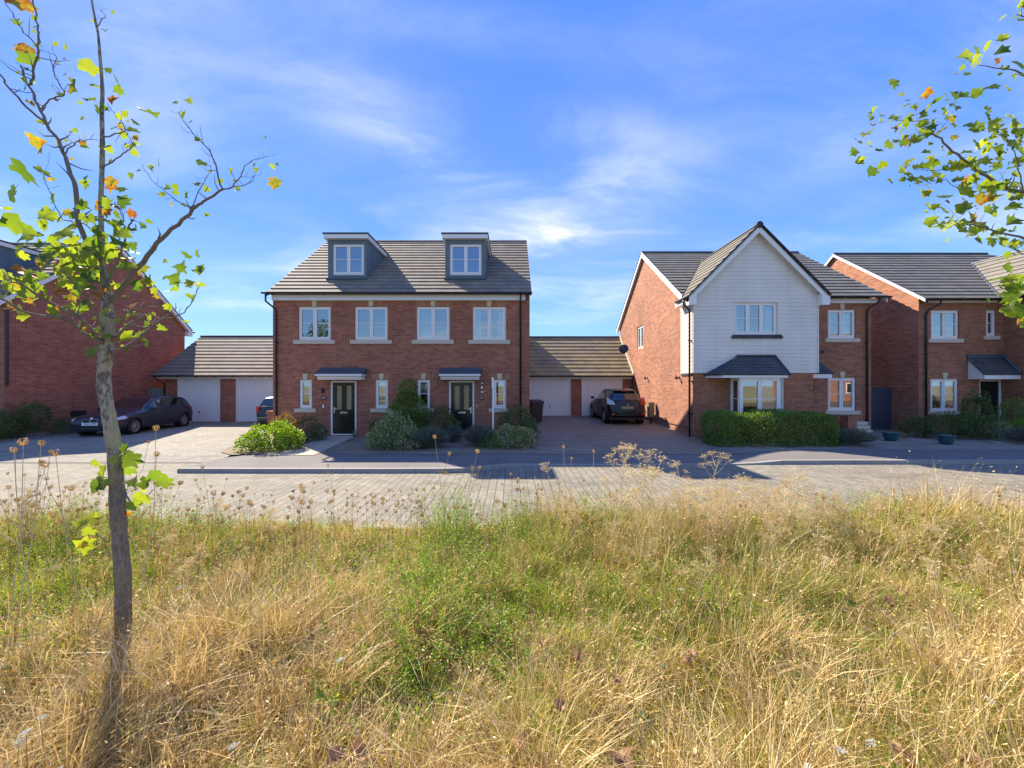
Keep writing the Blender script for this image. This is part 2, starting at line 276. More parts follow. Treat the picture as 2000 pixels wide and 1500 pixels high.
# ------------------------------------------------------------------ helpers: meshes and objects
class MB:
    def __init__(s, xf=None): s.v = []; s.f = []; s.uv = []; s.mi = []; s.xf = xf
    def pt(s, p):
        if s.xf is not None: p = s.xf @ Vector(p)
        s.v.append((p[0], p[1], p[2])); return len(s.v) - 1
    def face(s, pts, uv=None, mi=0):
        s.f.append([s.pt(p) for p in pts]); s.uv.append(uv); s.mi.append(mi); return s
    def box(s, x0, x1, y0, y1, z0, z1, skip=''):
        A = [(x0, y0, z0), (x1, y0, z0), (x1, y1, z0), (x0, y1, z0), (x0, y0, z1), (x1, y0, z1), (x1, y1, z1), (x0, y1, z1)]
        for k, q in (('b', (0, 3, 2, 1)), ('t', (4, 5, 6, 7)), ('f', (0, 1, 5, 4)), ('k', (2, 3, 7, 6)), ('l', (3, 0, 4, 7)), ('r', (1, 2, 6, 5))):
            if k not in skip: s.face([A[i] for i in q])
        return s
    def hull8(s, A):
        for q in ((0, 3, 2, 1), (4, 5, 6, 7), (0, 1, 5, 4), (2, 3, 7, 6), (3, 0, 4, 7), (1, 2, 6, 5)): s.face([A[i] for i in q])
        return s
    def prism(s, poly, d0, d1, axis='y'):
        def m(p, d): return (p[0], d, p[1]) if axis == 'y' else ((d, p[0], p[1]) if axis == 'x' else (p[0], p[1], d))
        n = len(poly); s.face([m(p, d0) for p in poly]); s.face([m(p, d1) for p in reversed(poly)])
        for i in range(n):
            a, b = poly[i], poly[(i + 1) % n]; s.face([m(a, d0), m(a, d1), m(b, d1), m(b, d0)])
        return s
    def tube(s, path, rad, seg=8, cap=True):
        P = [Vector(p) for p in path]; n = len(P)
        if not hasattr(rad, '__len__'): rad = [rad] * n
        up = Vector((0, 0, 1)); rings = []; prev = None
        for i in range(n):
            d = (P[min(i + 1, n - 1)] - P[max(i - 1, 0)]).normalized()
            if prev is None:
                a = d.cross(up if abs(d.z) < 0.9 else Vector((1, 0, 0))).normalized()
            else: a = (prev - d * prev.dot(d)).normalized()
            prev = a; b = d.cross(a)
            rings.append([s.pt(P[i] + (a * math.cos(2 * math.pi * k / seg) + b * math.sin(2 * math.pi * k / seg)) * rad[i]) for k in range(seg)])
        for i in range(n - 1):
            for k in range(seg):
                k2 = (k + 1) % seg; s.f.append([rings[i][k], rings[i][k2], rings[i + 1][k2], rings[i + 1][k]]); s.uv.append(None); s.mi.append(0)
        if cap:
            s.f.append(rings[0][::-1]); s.uv.append(None); s.mi.append(0); s.f.append(rings[-1][:]); s.uv.append(None); s.mi.append(0)
        return s
    def lathe(s, prof, c=(0, 0, 0), seg=16, axis='z'):
        def m(r, h, a):
            x, y = r * math.cos(a), r * math.sin(a)
            q = (x, y, h) if axis == 'z' else ((x, h, y) if axis == 'y' else (h, x, y))
            return (c[0] + q[0], c[1] + q[1], c[2] + q[2])
        rings = [[s.pt(m(r, h, 2 * math.pi * k / seg)) for k in range(seg)] for r, h in prof]
        for i in range(len(prof) - 1):
            for k in range(seg):
                k2 = (k + 1) % seg; s.f.append([rings[i][k], rings[i][k2], rings[i + 1][k2], rings[i + 1][k]]); s.uv.append(None); s.mi.append(0)
        return s
    def ball(s, c, r, seg=10, rings=7):
        rr = r if hasattr(r, '__len__') else (r, r, r)
        g = [[s.pt((c[0] + rr[0] * math.sin(math.pi * i / rings) * math.cos(2 * math.pi * k / seg), c[1] + rr[1] * math.sin(math.pi * i / rings) * math.sin(2 * math.pi * k / seg),
                    c[2] + rr[2] * math.cos(math.pi * i / rings))) for k in range(seg)] for i in range(rings + 1)]
        for i in range(rings):
            for k in range(seg):
                k2 = (k + 1) % seg; s.f.append([g[i][k], g[i + 1][k], g[i + 1][k2], g[i][k2]]); s.uv.append(None); s.mi.append(0)
        return s
    def course(s, o, U, V, N, poly, gauge, th, tw=0.3, v0=None, under=True):
        """overlapping courses (tiles, boards) on a convex polygon given in (u, v) on the plane o + u U + v V"""
        o, U, V, N = Vector(o), Vector(U).normalized(), Vector(V).normalized(), Vector(N).normalized()
        vs = [p[1] for p in poly]; lo, hi = min(vs), max(vs); base = lo if v0 is None else v0
        k = math.floor((lo - base) / gauge + 1e-6)
        while base + k * gauge < hi - 1e-4:
            a, b = base + k * gauge, base + (k + 1) * gauge
            q = clip(clip(poly, 1, a, True), 1, b, False)
            if len(q) >= 3:
                def off(p): return th * (1 - (p[1] - a) / gauge) + 0.002
                s.face([o + U * p[0] + V * p[1] + N * off(p) for p in q], uv=[(p[0] / tw + 0.5 * (k % 2), (p[1] - base) / gauge * 0.9999) for p in q])
                us = [p[0] for p in q if abs(p[1] - a) < 1e-5]
                if len(us) >= 2 and max(us) - min(us) > 1e-4:
                    u0, u1 = min(us), max(us)
                    A, B = o + U * u0 + V * a, o + U * u1 + V * a
                    s.face([A, B, B + N * (th + 0.002), A + N * (th + 0.002)], uv=[(u0 / tw, k + .1), (u1 / tw, k + .1), (u1 / tw, k + .15), (u0 / tw, k + .15)])
            k += 1
        if under: s.face([o + U * p[0] + V * p[1] - N * 0.03 for p in poly])
        return s
def clip(poly, ax, val, keep_above):
    out = []; n = len(poly)
    for i in range(n):
        a, b = poly[i], poly[(i + 1) % n]
        ia = (a[ax] >= val - 1e-9) if keep_above else (a[ax] <= val + 1e-9)
        ib = (b[ax] >= val - 1e-9) if keep_above else (b[ax] <= val + 1e-9)
        if ia: out.append(a)
        if ia != ib:
            t = (val - a[ax]) / (b[ax] - a[ax]); out.append((a[0] + (b[0] - a[0]) * t, a[1] + (b[1] - a[1]) * t))
    return out
ORG = {}
def tag(o, label=None, cat=None, group=None, kind=None):
    for k, v in (('label', label), ('category', cat), ('group', group), ('kind', kind)):
        if v: o[k] = v
    return o
def empty(name, loc, label, cat, group=None, rz=0, local=False):
    o = bpy.data.objects.new(name, None); COL.objects.link(o); o.location = loc; o.rotation_euler = (0, 0, rz); o.empty_display_size = 0.2
    ORG[o.name] = (0, 0, 0) if local else tuple(loc)
    return tag(o, label, cat, group)
def uvmesh(me, mb):
    uvl = me.uv_layers.new(name='UVMap').data; vs = me.vertices
    for p, uv in zip(me.polygons, mb.uv):
        if uv is None:
            n = p.normal
            if abs(n.z) > 0.985: T, B = Vector((1, 0, 0)), Vector((0, 1, 0))
            else:
                T = Vector((0, 0, 1)).cross(n).normalized(); B = n.cross(T)
            for li in p.loop_indices:
                q = Vector(mb.v[me.loops[li].vertex_index]); uvl[li].uv = (q.dot(T), q.dot(B))
        else:
            for li, c in zip(p.loop_indices, uv): uvl[li].uv = c
def build(name, mb, mat, parent=None, smooth=False, org=None, uv=True, bevel=0):
    o0 = org if org is not None else (ORG.get(parent.name, (0, 0, 0)) if parent is not None else (0, 0, 0))
    me = bpy.data.meshes.new(name)
    me.from_pydata([(a - o0[0], b - o0[1], c - o0[2]) for a, b, c in mb.v], [], mb.f)
    for m_ in (mat if isinstance(mat, (list, tuple)) else [mat]): me.materials.append(M[m_] if isinstance(m_, str) else m_)
    if uv: uvmesh(me, mb)
    if any(mb.mi): me.polygons.foreach_set('material_index', mb.mi)
    if smooth: me.polygons.foreach_set('use_smooth', [True] * len(me.polygons))
    o = bpy.data.objects.new(name, me); COL.objects.link(o)
    if parent is not None: o.parent = parent; ORG[o.name] = o0
    elif org is not None: o.location = org
    if bevel:
        b = o.modifiers.new('bevel', 'BEVEL'); b.width = bevel; b.segments = 2; b.limit_method = 'ANGLE'
    return o
def npmesh(name, V, Fq, mat, parent=None, loc=None, extra=None):
    """V (n,3); Fq list of (m,k) index arrays"""
    me = bpy.data.meshes.new(name); V = np.asarray(V, dtype=np.float32)
    if loc is not None: V = V - np.array(loc, dtype=np.float32)
    me.vertices.add(len(V)); me.vertices.foreach_set('co', V.ravel())
    Fq = [np.asarray(f) for f in Fq if len(f)]
    tot = sum(f.size for f in Fq); np_ = sum(len(f) for f in Fq)
    me.loops.add(tot); me.polygons.add(np_)
    me.loops.foreach_set('vertex_index', np.concatenate([f.ravel() for f in Fq]).astype(np.int32))
    cnt = np.concatenate([np.full(len(f), f.shape[1]) for f in Fq]); st = np.concatenate([[0], np.cumsum(cnt)[:-1]])
    me.polygons.foreach_set('loop_start', st.astype(np.int32))
    try: me.polygons.foreach_set('loop_total', cnt.astype(np.int32))
    except Exception: pass
    me.update(calc_edges=True)
    for m_ in (mat if isinstance(mat, (list, tuple)) else [mat]): me.materials.append(M[m_] if isinstance(m_, str) else m_)
    o = bpy.data.objects.new(name, me); COL.objects.link(o)
    if parent is not None: o.parent = parent
    elif loc is not None: o.location = loc
    return o
def struct(name, mb, mat, **k):
    return tag(build(name, mb, mat, **k), kind='structure')
def text_mesh(txt, size, font_align='CENTER'):
    cu = bpy.data.curves.new('text', 'FONT'); cu.body = txt; cu.size = size; cu.align_x = 'CENTER'; cu.align_y = 'CENTER'; cu.extrude = size * 0.02; cu.resolution_u = 2
    o = bpy.data.objects.new('text', cu); COL.objects.link(o); bpy.context.view_layer.update()
    me = bpy.data.meshes.new_from_object(o); COL.objects.unlink(o); bpy.data.objects.remove(o); return me
def text_obj(name, txt, size, mat, parent, loc, rot=(R(90), 0, 0)):
    me = text_mesh(txt, size); me.name = name; me.materials.clear(); me.materials.append(M[mat])
    o = bpy.data.objects.new(name, me); COL.objects.link(o); o.parent = parent
    g = ORG.get(parent.name, (0, 0, 0)); o.location = (loc[0] - g[0], loc[1] - g[1], loc[2] - g[2]); o.rotation_euler = rot; return o

# ------------------------------------------------------------------ ground, road, pavement
g = MB(); g.face([(-900, -300, -0.16), (900, -300, -0.16), (900, 2500, -0.16), (-900, 2500, -0.16)])
struct('ground', g, 'field')
KZ = -0.10
g = MB(); g.face([(-60, 5.42, KZ), (60, 5.42, KZ), (60, 9.86, KZ), (-60, 9.86, KZ)]); struct('road', g, 'road')
# kerb path (x, y, height of kerb top above road) along the far side of the road
kp = [(-7.88, 8.72, .10), (-6, 8.70, .10), (-3, 8.70, .10), (-1.6, 8.72, .10), (-1.1, 8.78, .10), (-.75, 8.92, .095), (-.45, 9.12, .085), (-.1, 9.32, .07),
      (.4, 9.45, .035), (1.1, 9.5, .02), (3, 9.52, .02), (5.6, 9.56, .02), (6.4, 9.6, .05), (7.1, 9.65, .10), (9, 9.68, .10), (13, 9.66, .10), (20, 9.5, .10), (40, 9.4, .10)]
kb = MB(); kw = 0.13
for i in range(len(kp) - 1):
    (x0, y0, h0), (x1, y1, h1) = kp[i], kp[i + 1]
    n = max(1, int(round(math.hypot(x1 - x0, y1 - y0) / 0.9)))
    for j in range(n):
        a, b = j / n, (j + 1) / n; e = 0.004
        ax, ay, ah = x0 + (x1 - x0) * a + e, y0 + (y1 - y0) * a, h0 + (h1 - h0) * a
        bx, by, bh = x0 + (x1 - x0) * b - e, y0 + (y1 - y0) * b, h0 + (h1 - h0) * b
        kb.hull8([(ax, ay, KZ - .05), (bx, by, KZ - .05), (bx, by + kw, KZ - .05), (ax, ay + kw, KZ - .05), (ax, ay + .015, KZ + ah), (bx, by + .015, KZ + bh), (bx, by + kw, KZ + bh), (ax, ay + kw, KZ + ah)])
kb.hull8([(-7.9, 8.72, KZ - .05), (-7.885, 8.72, KZ - .05), (-7.885, 10.3, KZ - .05), (-7.95, 10.3, KZ - .05), (-7.9, 8.72, KZ + .085), (-7.885, 8.72, KZ + .085), (-7.885, 10.3, -.01), (-7.95, 10.3, -.01)])
struct('kerb', kb, 'kerb')
def kerb_at(x):
    for i in range(len(kp) - 1):
        if kp[i][0] <= x <= kp[i + 1][0]:
            t_ = (x - kp[i][0]) / (kp[i + 1][0] - kp[i][0]); return kp[i][1] + (kp[i + 1][1] - kp[i][1]) * t_, kp[i][2] + (kp[i + 1][2] - kp[i][2]) * t_
    return kp[-1][1], kp[-1][2]
def back_at(x):
    if x < -7: return 9.98 + 0.6 * math.sin((x + 7.88) / .88 * math.pi / 2)
    if x < 6: return 10.6 + 0.05 * (x + 7) / 13
    return 10.65 + 0.75 * min(1, (x - 6) / 3.0)
pv = MB(); xs = sorted(set([-7.88 + i * .11 for i in range(9)] + [k[0] for k in kp] + [i * .5 for i in range(-14, 80)]))
xs = [x for x in xs if -7.88 <= x <= 40]
for a, b in zip(xs[:-1], xs[1:]):
    (ya, ha), (yb, hb) = kerb_at(a), kerb_at(b)
    pv.face([(a, ya + kw, KZ + ha - .004), (b, yb + kw, KZ + hb - .004), (b, back_at(b), 0.0), (a, back_at(a), 0.0)])
struct('pavement', pv, 'asphalt')
# verge with edging kerb
g = MB(); nx, ny = 120, 44
def vz(x, y): return -0.07 + 0.035 * math.sin(x * 1.7 + y) + 0.03 * math.sin(y * 2.3 - x * .6) + 0.02 * math.sin(x * 5.1)
X_ = [-60 + 120 * i / nx for i in range(nx + 1)]; Y_ = [-16 + 21.3 * j / ny for j in range(ny + 1)]
for i in range(nx):
    for j in range(ny):
        q = [(X_[i], Y_[j]), (X_[i + 1], Y_[j]), (X_[i + 1], Y_[j + 1]), (X_[i], Y_[j + 1])]
        g.face([(x, y, vz(x, y) if y < 5 else -0.085) for x, y in q])
struct('verge', g, 'verge', smooth=True)
g = MB()
for i in range(-22, 22): g.box(i * .9 + .004, i * .9 + .896, 5.302, 5.418, -.16, -.075)
struct('verge_edging', g, 'kerb')
# driveways
g = MB()
for (a, za), (b, zb__) in (((9.865, -.095), (10.4, -.012)), ((10.4, -.012), (12.5, -.002)), ((12.5, -.002), (23, -.002))): g.face([(-60, a, za), (-7.95, a, za), (-7.95, b, zb__), (-60, b, zb__)])
struct('left_driveway', g, 'drive')
g = MB(); g.box(-30, -7.96, 9.80, 9.93, -.15, -.088); struct('drainage_edge', g, 'asphalt')
def rdz(y): return 0.002 + 0.24 * min(1, max(0, (y - 12.5) / 5.5))
g = MB(); ys = [10.55, 11.5, 12.5, 14, 15.5, 17, 18, 21]
for a, b in zip(ys[:-1], ys[1:]): g.face([(0.62, a, rdz(a)), (6.66, a, rdz(a)), (6.66, b, rdz(b)), (0.62, b, rdz(b))])
struct('right_driveway', g, 'drive_b')
g = MB(); g.face([(-7.9, 10.4, .008), (-7.0, 10.56, .008), (0.62, 10.56, .008), (0.62, 14.2, .02), (-9.0, 14.2, .02), (-8.9, 11.6, .012), (-8.5, 10.8, .01)]); struct('garden_bed', g, 'soil')
g = MB(); g.face([(-6.65, 10.35, .012), (-5.55, 10.35, .012), (-5.85, 13.9, .045), (-6.95, 13.9, .045)]); struct('door_path', g, 'slab')
g = MB(); g.face([(-2.7, 10.45, .012), (-1.55, 10.45, .012), (-1.4, 13.9, .05), (-2.55, 13.9, .05)]); struct('second_door_path', g, 'drive_b')
g = MB(); g.face([(6.66, 10.8, -.002), (40, 11.2, -.002), (40, 22, .02), (6.66, 22, .02)]); struct('gravel_bed', g, 'gravel')
g = MB(); g.face([(-40, 10.2, .012), (-17.4, 10.2, .012), (-17.6, 22, .012), (-40, 22, .012)]); struct('side_bed', g, 'soil')
g = MB(); g.face([(16.2, 12.3, .012), (26, 11.2, .012), (26, 12.4, .012), (17.2, 13.6, .012)]); struct('front_path', g, 'slab')

# ------------------------------------------------------------------ building kit
def wall(mb, a, b, z0, z1, holes=(), reveal=0.12, inward=(0, 1)):
    """vertical wall from a=(x,y) to b, with rectangular holes (u0,u1,z0,z1) in metres along the wall and reveals going inward"""
    L = math.hypot(b[0] - a[0], b[1] - a[1]); ux, uy = (b[0] - a[0]) / L, (b[1] - a[1]) / L
    us = sorted({0, L, *[h[0] for h in holes], *[h[1] for h in holes]}); zs = sorted({z0, z1, *[h[2] for h in holes], *[h[3] for h in holes]})
    def P(u, z, d=0): return (a[0] + ux * u + inward[0] * d, a[1] + uy * u + inward[1] * d, z)
    def UV(u, z): return ((a[0] * ux + a[1] * uy) + u, z)
    for i in range(len(us) - 1):
        for j in range(len(zs) - 1):
            cu, cz = (us[i] + us[i + 1]) / 2, (zs[j] + zs[j + 1]) / 2
            if any(h[0] < cu < h[1] and h[2] < cz < h[3] for h in holes): continue
            q = [(us[i], zs[j]), (us[i + 1], zs[j]), (us[i + 1], zs[j + 1]), (us[i], zs[j + 1])]
            mb.face([P(*p) for p in q], uv=[UV(*p) for p in q])
    for h in holes:
        u0, u1, a0, a1 = h
        for (p, q) in (((u0, a0), (u0, a1)), ((u0, a1), (u1, a1)), ((u1, a1), (u1, a0)), ((u1, a0), (u0, a0))):
            mb.face([P(*p), P(*q), P(*q, reveal), P(*p, reveal)])
    return mb
def window(house, X0, X1, Z0, Z1, y, n=2, sill=None, bar=True, xf=None, curtain=None, fw=0.065, label=None, sill_mat='stone_grey'):
    """window facing -y in a wall at y; sub-parts pane, sill, curtain"""
    m = MB(xf); d0, d1 = y + 0.045, y + 0.115
    m.box(X0, X0 + fw, d0, d1, Z0, Z1); m.box(X1 - fw, X1, d0, d1, Z0, Z1)
    m.box(X0 + fw, X1 - fw, d0, d1, Z1 - fw, Z1); m.box(X0 + fw, X1 - fw, d0, d1, Z0, Z0 + fw * 1.25)
    panes = []; w = (X1 - X0 - 2 * fw); mw = 0.05
    for k in range(n):
        a = X0 + fw + w * k / n; b = X0 + fw + w * (k + 1) / n
        if k: m.box(a - mw / 2, a + mw / 2, d0 + .003, d1 - .003, Z0 + fw * 1.25, Z1 - fw); a += mw / 2
        if k < n - 1: b -= mw / 2
        s = 0.038; zb, zt = Z0 + fw * 1.25, Z1 - fw
        e0, e1 = d0 - 0.018, d1 - 0.02
        m.box(a, a + s, e0, e1, zb, zt); m.box(b - s, b, e0, e1, zb, zt); m.box(a + s, b - s, e0, e1, zt - s, zt); m.box(a + s, b - s, e0, e1, zb, zb + s)
        if bar: m.box(a + s, b - s, e0 + .012, e0 + .03, (zb + zt) / 2 - .011, (zb + zt) / 2 + .011)
        panes.append((a + s, b - s, zb + s, zt - s))
    wo_ = build('window', m, 'pvc', house)
    if label: wo_['label'] = label
    p = MB(xf)
    for a, b, c, d in panes: p.face([(a, d0 + .022, c), (b, d0 + .022, c), (b, d0 + .022, d), (a, d0 + .022, d)])
    build('pane', p, 'glass', wo_)
    if sill:
        s = MB(xf); s.box(X0 - sill, X1 + sill, y - 0.055, y + 0.045, Z0 - 0.15, Z0 - 0.004)
        build('sill', s, sill_mat, wo_, bevel=0.008)
    if curtain == 'sides':
        for (a, b) in ((X0 + .03, X0 + .30), (X1 - .30, X1 - .03)):
            c = MB(xf); k = 8; pts = [(a + (b - a) * i / k, y + .22 + (0.02 if i % 2 else -0.02)) for i in range(k + 1)]
            for p0, p1 in zip(pts[:-1], pts[1:]): c.face([(p0[0], p0[1], Z0), (p1[0], p1[1], Z0), (p1[0], p1[1], Z1), (p0[0], p0[1], Z1)])
            build('curtain', c, 'curtain', wo_)
    elif curtain:
        def pleat(mb, a, b, yy):
            k = max(2, int((b - a) / 0.035)); pts = [(a + (b - a) * i / k, yy + (0.02 if i % 2 else -0.02)) for i in range(k + 1)]
            for p0, p1 in zip(pts[:-1], pts[1:]): mb.face([(p0[0], p0[1], Z0), (p1[0], p1[1], Z0), (p1[0], p1[1], Z1), (p0[0], p0[1], Z1)])
        c = MB(xf)
        if curtain == 'left': pleat(c, X0 + .03, X0 + (X1 - X0) * .5, y + .22)
        elif curtain == 'right': pleat(c, X0 + (X1 - X0) * .62, X1 - .03, y + .22)
        elif curtain == 'full': pleat(c, X0 + .02, X1 - .02, y + .22)
        elif curtain == 'blind':
            c.box(X0 + .02, X1 - .02, y + .2, y + .21, Z0 + (Z1 - Z0) * .5, Z1 - .03)
        elif curtain == 'slats':
            for i in range(int((Z1 - Z0) / .05)):
                z = Z0 + .05 + i * .05
                if z < Z1 - .04: c.face([(X0 + .03, y + .19, z), (X1 - .03, y + .19, z), (X1 - .03, y + .225, z + .022), (X0 + .03, y + .225, z + .022)])
        build('blind' if curtain in ('blind', 'slats') else 'curtain', c, 'curtain', wo_)
    return wo_
def keystone(house, xc, z0, z1, y, halfw=0.62, arch=True, kw0=.07, kw1=.10):
    m = MB(); A = [(xc - kw0, z0 + .004), (xc + kw0, z0 + .004), (xc + kw1, z1), (xc - kw1, z1)]
    m.prism(A, y - 0.035, y + 0.02); build('keystone', m, 'stone', house)
    if arch:
        n = 9; z1b = z1 - .01
        for s in (-1, 1):
            m = MB()
            for i in range(n):
                a, b = kw0 + .012 + (halfw - kw0) * i / n, kw0 + .012 + (halfw - kw0) * (i + .86) / n
                sp = lambda t: 1 + 0.16 * 1
                A = [(xc + s * a, z0 + .006), (xc + s * b, z0 + .006), (xc + s * (b * 1.14 + .02), z1b), (xc + s * (a * 1.14 + .02), z1b)]
                if s < 0: A = A[::-1]
                m.prism(A, y - 0.006, y + 0.01)
            build('brick_arch', m, 'arch', house)
def gutter(house, x0, x1, y, z, brackets=0.95):
    m = MB(); n = 8; r = 0.058
    prof = [(-r * math.cos(math.pi * k / n), -r * math.sin(math.pi * k / n)) for k in range(n + 1)]
    full = prof + [(r - .008, 0), (-r + .008, 0)]
    m.prism([(y + p[0], z + p[1]) for p in full], x0, x1, 'x')
    x = x0 + .4
    while x < x1 - .2: m.box(x - .02, x + .02, y - .064, y + .09, z - .075, z + .006); x += brackets
    return build('gutter', m, 'black', house)
def downpipe(house, pts, r=0.034, clips=()):
    m = MB(); m.tube(pts, r, 10)
    for (x, y, z, dx, dy) in clips: m.box(min(x, x + dx) - .045, max(x, x + dx) + .045, min(y, y + dy) - .045, max(y, y + dy) + .045, z - .02, z + .02)
    return build('downpipe', m, 'black', house, smooth=True)
def slope(name, house, mat, pe0, pe1, pr0, pr1, gauge=0.33, th=0.032, tw=.3, extra=None):
    """roof slope: eave line pe0->pe1 (seen left to right from outside), ridge pr0->pr1"""
    o = Vector(pe0); U = (Vector(pe1) - o).normalized(); q = Vector(pr0) - o; V = (q - U * q.dot(U)).normalized(); N = U.cross(V)
    def uv(p): d = Vector(p) - o; return (d.dot(U), d.dot(V))
    m = MB(); m.course(o, U, V, N, [uv(p) for p in (pe0, pe1, pr1, pr0)], gauge, th, tw)
    return build(name, m, mat, house)
def door(house, X0, X1, Z0, Z1, y, hinge='r', glass=True, col='door', panel=True):
    m = MB(); f = 0.07
    m.box(X0, X0 + f, y + .03, y + .12, Z0, Z1); m.box(X1 - f, X1, y + .03, y + .12, Z0, Z1); m.box(X0 + f, X1 - f, y + .03, y + .12, Z1 - f * .8, Z1); m.box(X0 + f, X1 - f, y + .0, y + .12, Z0, Z0 + .04)
    d = build('door', m, 'white', house)
    a, b, z0, z1 = X0 + f + .004, X1 - f - .004, Z0 + .045, Z1 - f * .8 - .004; w = b - a; h = z1 - z0
    holes = [(w * .16, w * .40, h * .47, h * .94), (w * .60, w * .84, h * .47, h * .94)] if glass else []
    m = MB(); wall(m, (a, y + .06), (b, y + .06), z0, z1, [(p, q, z0 + r_, z0 + s_) for p, q, r_, s_ in holes], 0.03)
    m.box(a, b, y + .095, y + .11, z0, z1)
    for p, q, r_, s_ in holes:
        for (c0, c1, e0, e1) in ((p - .025, q + .025, r_ - .025, r_ - .002), (p - .025, q + .025, s_ + .002, s_ + .025), (p - .025, p - .002, r_, s_), (q + .002, q + .025, r_, s_)):
            m.box(a + c0, a + c1, y + .05, y + .0595, z0 + e0, z0 + e1)
    if panel:
        for p, q in ((w * .14, w * .44), (w * .56, w * .86)): m.box(a + p, a + q, y + .052, y + .0595, z0 + h * .06, z0 + h * .36)
    build('door_leaf', m, col, d)
    if glass:
        m = MB()
        for p, q, r_, s_ in holes: m.face([(a + p, y + .085, z0 + r_), (a + q, y + .085, z0 + r_), (a + q, y + .085, z0 + s_), (a + p, y + .085, z0 + s_)])
        build('glazing', m, 'frost', d)
    m = MB(); m.box(a + w * .33, a + w * .67, y + .045, y + .0595, z0 + h * .395, z0 + h * .43); build('letter_plate', m, 'metal', d)
    hx = a + .06 if hinge == 'r' else b - .06; s = 1 if hinge == 'r' else -1
    m = MB(); m.box(hx - .018, hx + .018, y + .04, y + .0595, z0 + h * .4, z0 + h * .52); m.box(min(hx, hx + s * .11), max(hx, hx + s * .11), y + .015, y + .03, z0 + h * .475, z0 + h * .49); m.box(hx - .01, hx + .01, y + .03, y + .04, z0 + h * .47, z0 + h * .49)
    build('handle', m, 'metal', d)
    return d
def garage_door(house, X0, X1, Z0, Z1, y):
    m = MB(); f = .06
    m.box(X0, X0 + f, y + .02, y + .11, Z0, Z1); m.box(X1 - f, X1, y + .02, y + .11, Z0, Z1); m.box(X0 + f, X1 - f, y + .02, y + .11, Z1 - f, Z1)
    d = build('garage_door', m, 'white', house)
    a, b = X0 + f + .004, X1 - f - .004; n = 26; m = MB(); st = (b - a) / n
    for i in range(n):
        x = a + st * i
        m.face([(x, y + .062, Z0 + .01), (x + st * .72, y + .062, Z0 + .01), (x + st * .72, y + .062, Z1 - f - .004), (x, y + .062, Z1 - f - .004)])
        m.face([(x + st * .72, y + .062, Z0 + .01), (x + st * .8, y + .078, Z0 + .01), (x + st * .8, y + .078, Z1 - f - .004), (x + st * .72, y + .062, Z1 - f - .004)])
        m.face([(x + st * .8, y + .078, Z0 + .01), (x + st, y + .062, Z0 + .01), (x + st, y + .062, Z1 - f - .004), (x + st * .8, y + .078, Z1 - f - .004)])
    build('door_panel', m, 'white', d)
    m = MB(); m.lathe([(0, y + .03), (.035, y + .03), (.035, y + .06)], ((X0 + X1) / 2, 0, Z0 + .52), 10, 'y'); m.box((X0 + X1) / 2 - .012, (X0 + X1) / 2 + .012, y + .02, y + .032, Z0 + .45, Z0 + .59)
    build('handle', m, 'black', d)

# ------------------------------------------------------------------ semi-detached pair (centre)
y = 14.15; HX0, HX1 = PX(533, y), PX(1034.5, y); yb = 22.75; EZ = 5.43; RY = 18.45; RZ = 9.1; EY = 13.85
H1 = empty('semi_detached_house', (HX0, y, 0), 'red brick semi-detached pair with two dormers and two black front doors', 'house')
def pw(x0, x1, y0, y1, Z): return (PX(x0, Z), PX(x1, Z), PZ(y1, Z), PZ(y0, Z))
up = [pw(583, 646, 599, 664, y), pw(693, 757, 599, 664, y), pw(813.6, 878, 599, 664, y), pw(923.5, 988, 599, 664, y)]
dn = [pw(584.6, 609, 741.6, 797.5, y), pw(733, 757.7, 741.6, 797.5, y), pw(815, 840, 741.6, 797.5, y), pw(963.6, 988, 741.6, 797.5, y)]
dr = [(PX(645, y), PX(696, y), 0.045, PZ(744, y)), (PX(876.7, y), PX(926.4, y), 0.045, PZ(744, y))]
wz = MB(); wall(wz, (HX0, y), (HX1, y), -0.1, EZ + .02, [(a - HX0, b - HX0, c, d) for a, b, c, d in up + dn + dr])
sl_ = (RZ - EZ) / (RY - EY)
for X in (HX0, HX1):
    s = 1 if X == HX0 else -1
    zc = EZ + sl_ * (y - EY) - .05; rc = EZ + (y - EY) * sl_ - .05
    P = [(X, y, -.1), (X, yb, -.1), (X, yb, zc), (X, RY, RZ - .05), (X, y, zc)]
    wz.face(P if s < 0 else P[::-1])
wz.face([(HX1, yb, -.1), (HX0, yb, -.1), (HX0, yb, EZ), (HX1, yb, EZ)])
build('wall', wz, 'brick', H1)
ov = 0.06
slope('roof', H1, 'tile', (HX0 - ov, EY, EZ), (HX1 + ov, EY, EZ), (HX0 - ov, RY, RZ), (HX1 + ov, RY, RZ))
slope('roof', H1, 'tile', (HX1 + ov, yb + .3, EZ), (HX0 - ov, yb + .3, EZ), (HX1 + ov, RY, RZ), (HX0 - ov, RY, RZ))
m = MB(); x = HX0 - ov
while x < HX1 + ov: m.tube([(x, RY, RZ + .0), (min(x + .42, HX1 + ov), RY, RZ + .0)], .075, 10); x += .425
build('ridge_tiles', m, 'tile', H1)
for X in (HX0, HX1):
    m = MB(); s = -1 if X == HX0 else 1
    a = X + s * .002; b = X + s * .055
    for (ya, za, yb2, zb2) in ((EY, EZ, RY, RZ), (yb + .3, EZ, RY, RZ)):
        m.hull8([(min(a, b), ya, za - .12), (max(a, b), ya, za - .12), (max(a, b), yb2, zb2 - .12), (min(a, b), yb2, zb2 - .12),
                 (min(a, b), ya, za - .035), (max(a, b), ya, za - .035), (max(a, b), yb2, zb2 - .035), (min(a, b), yb2, zb2 - .035)])
    build('verge_board', m, 'black', H1)
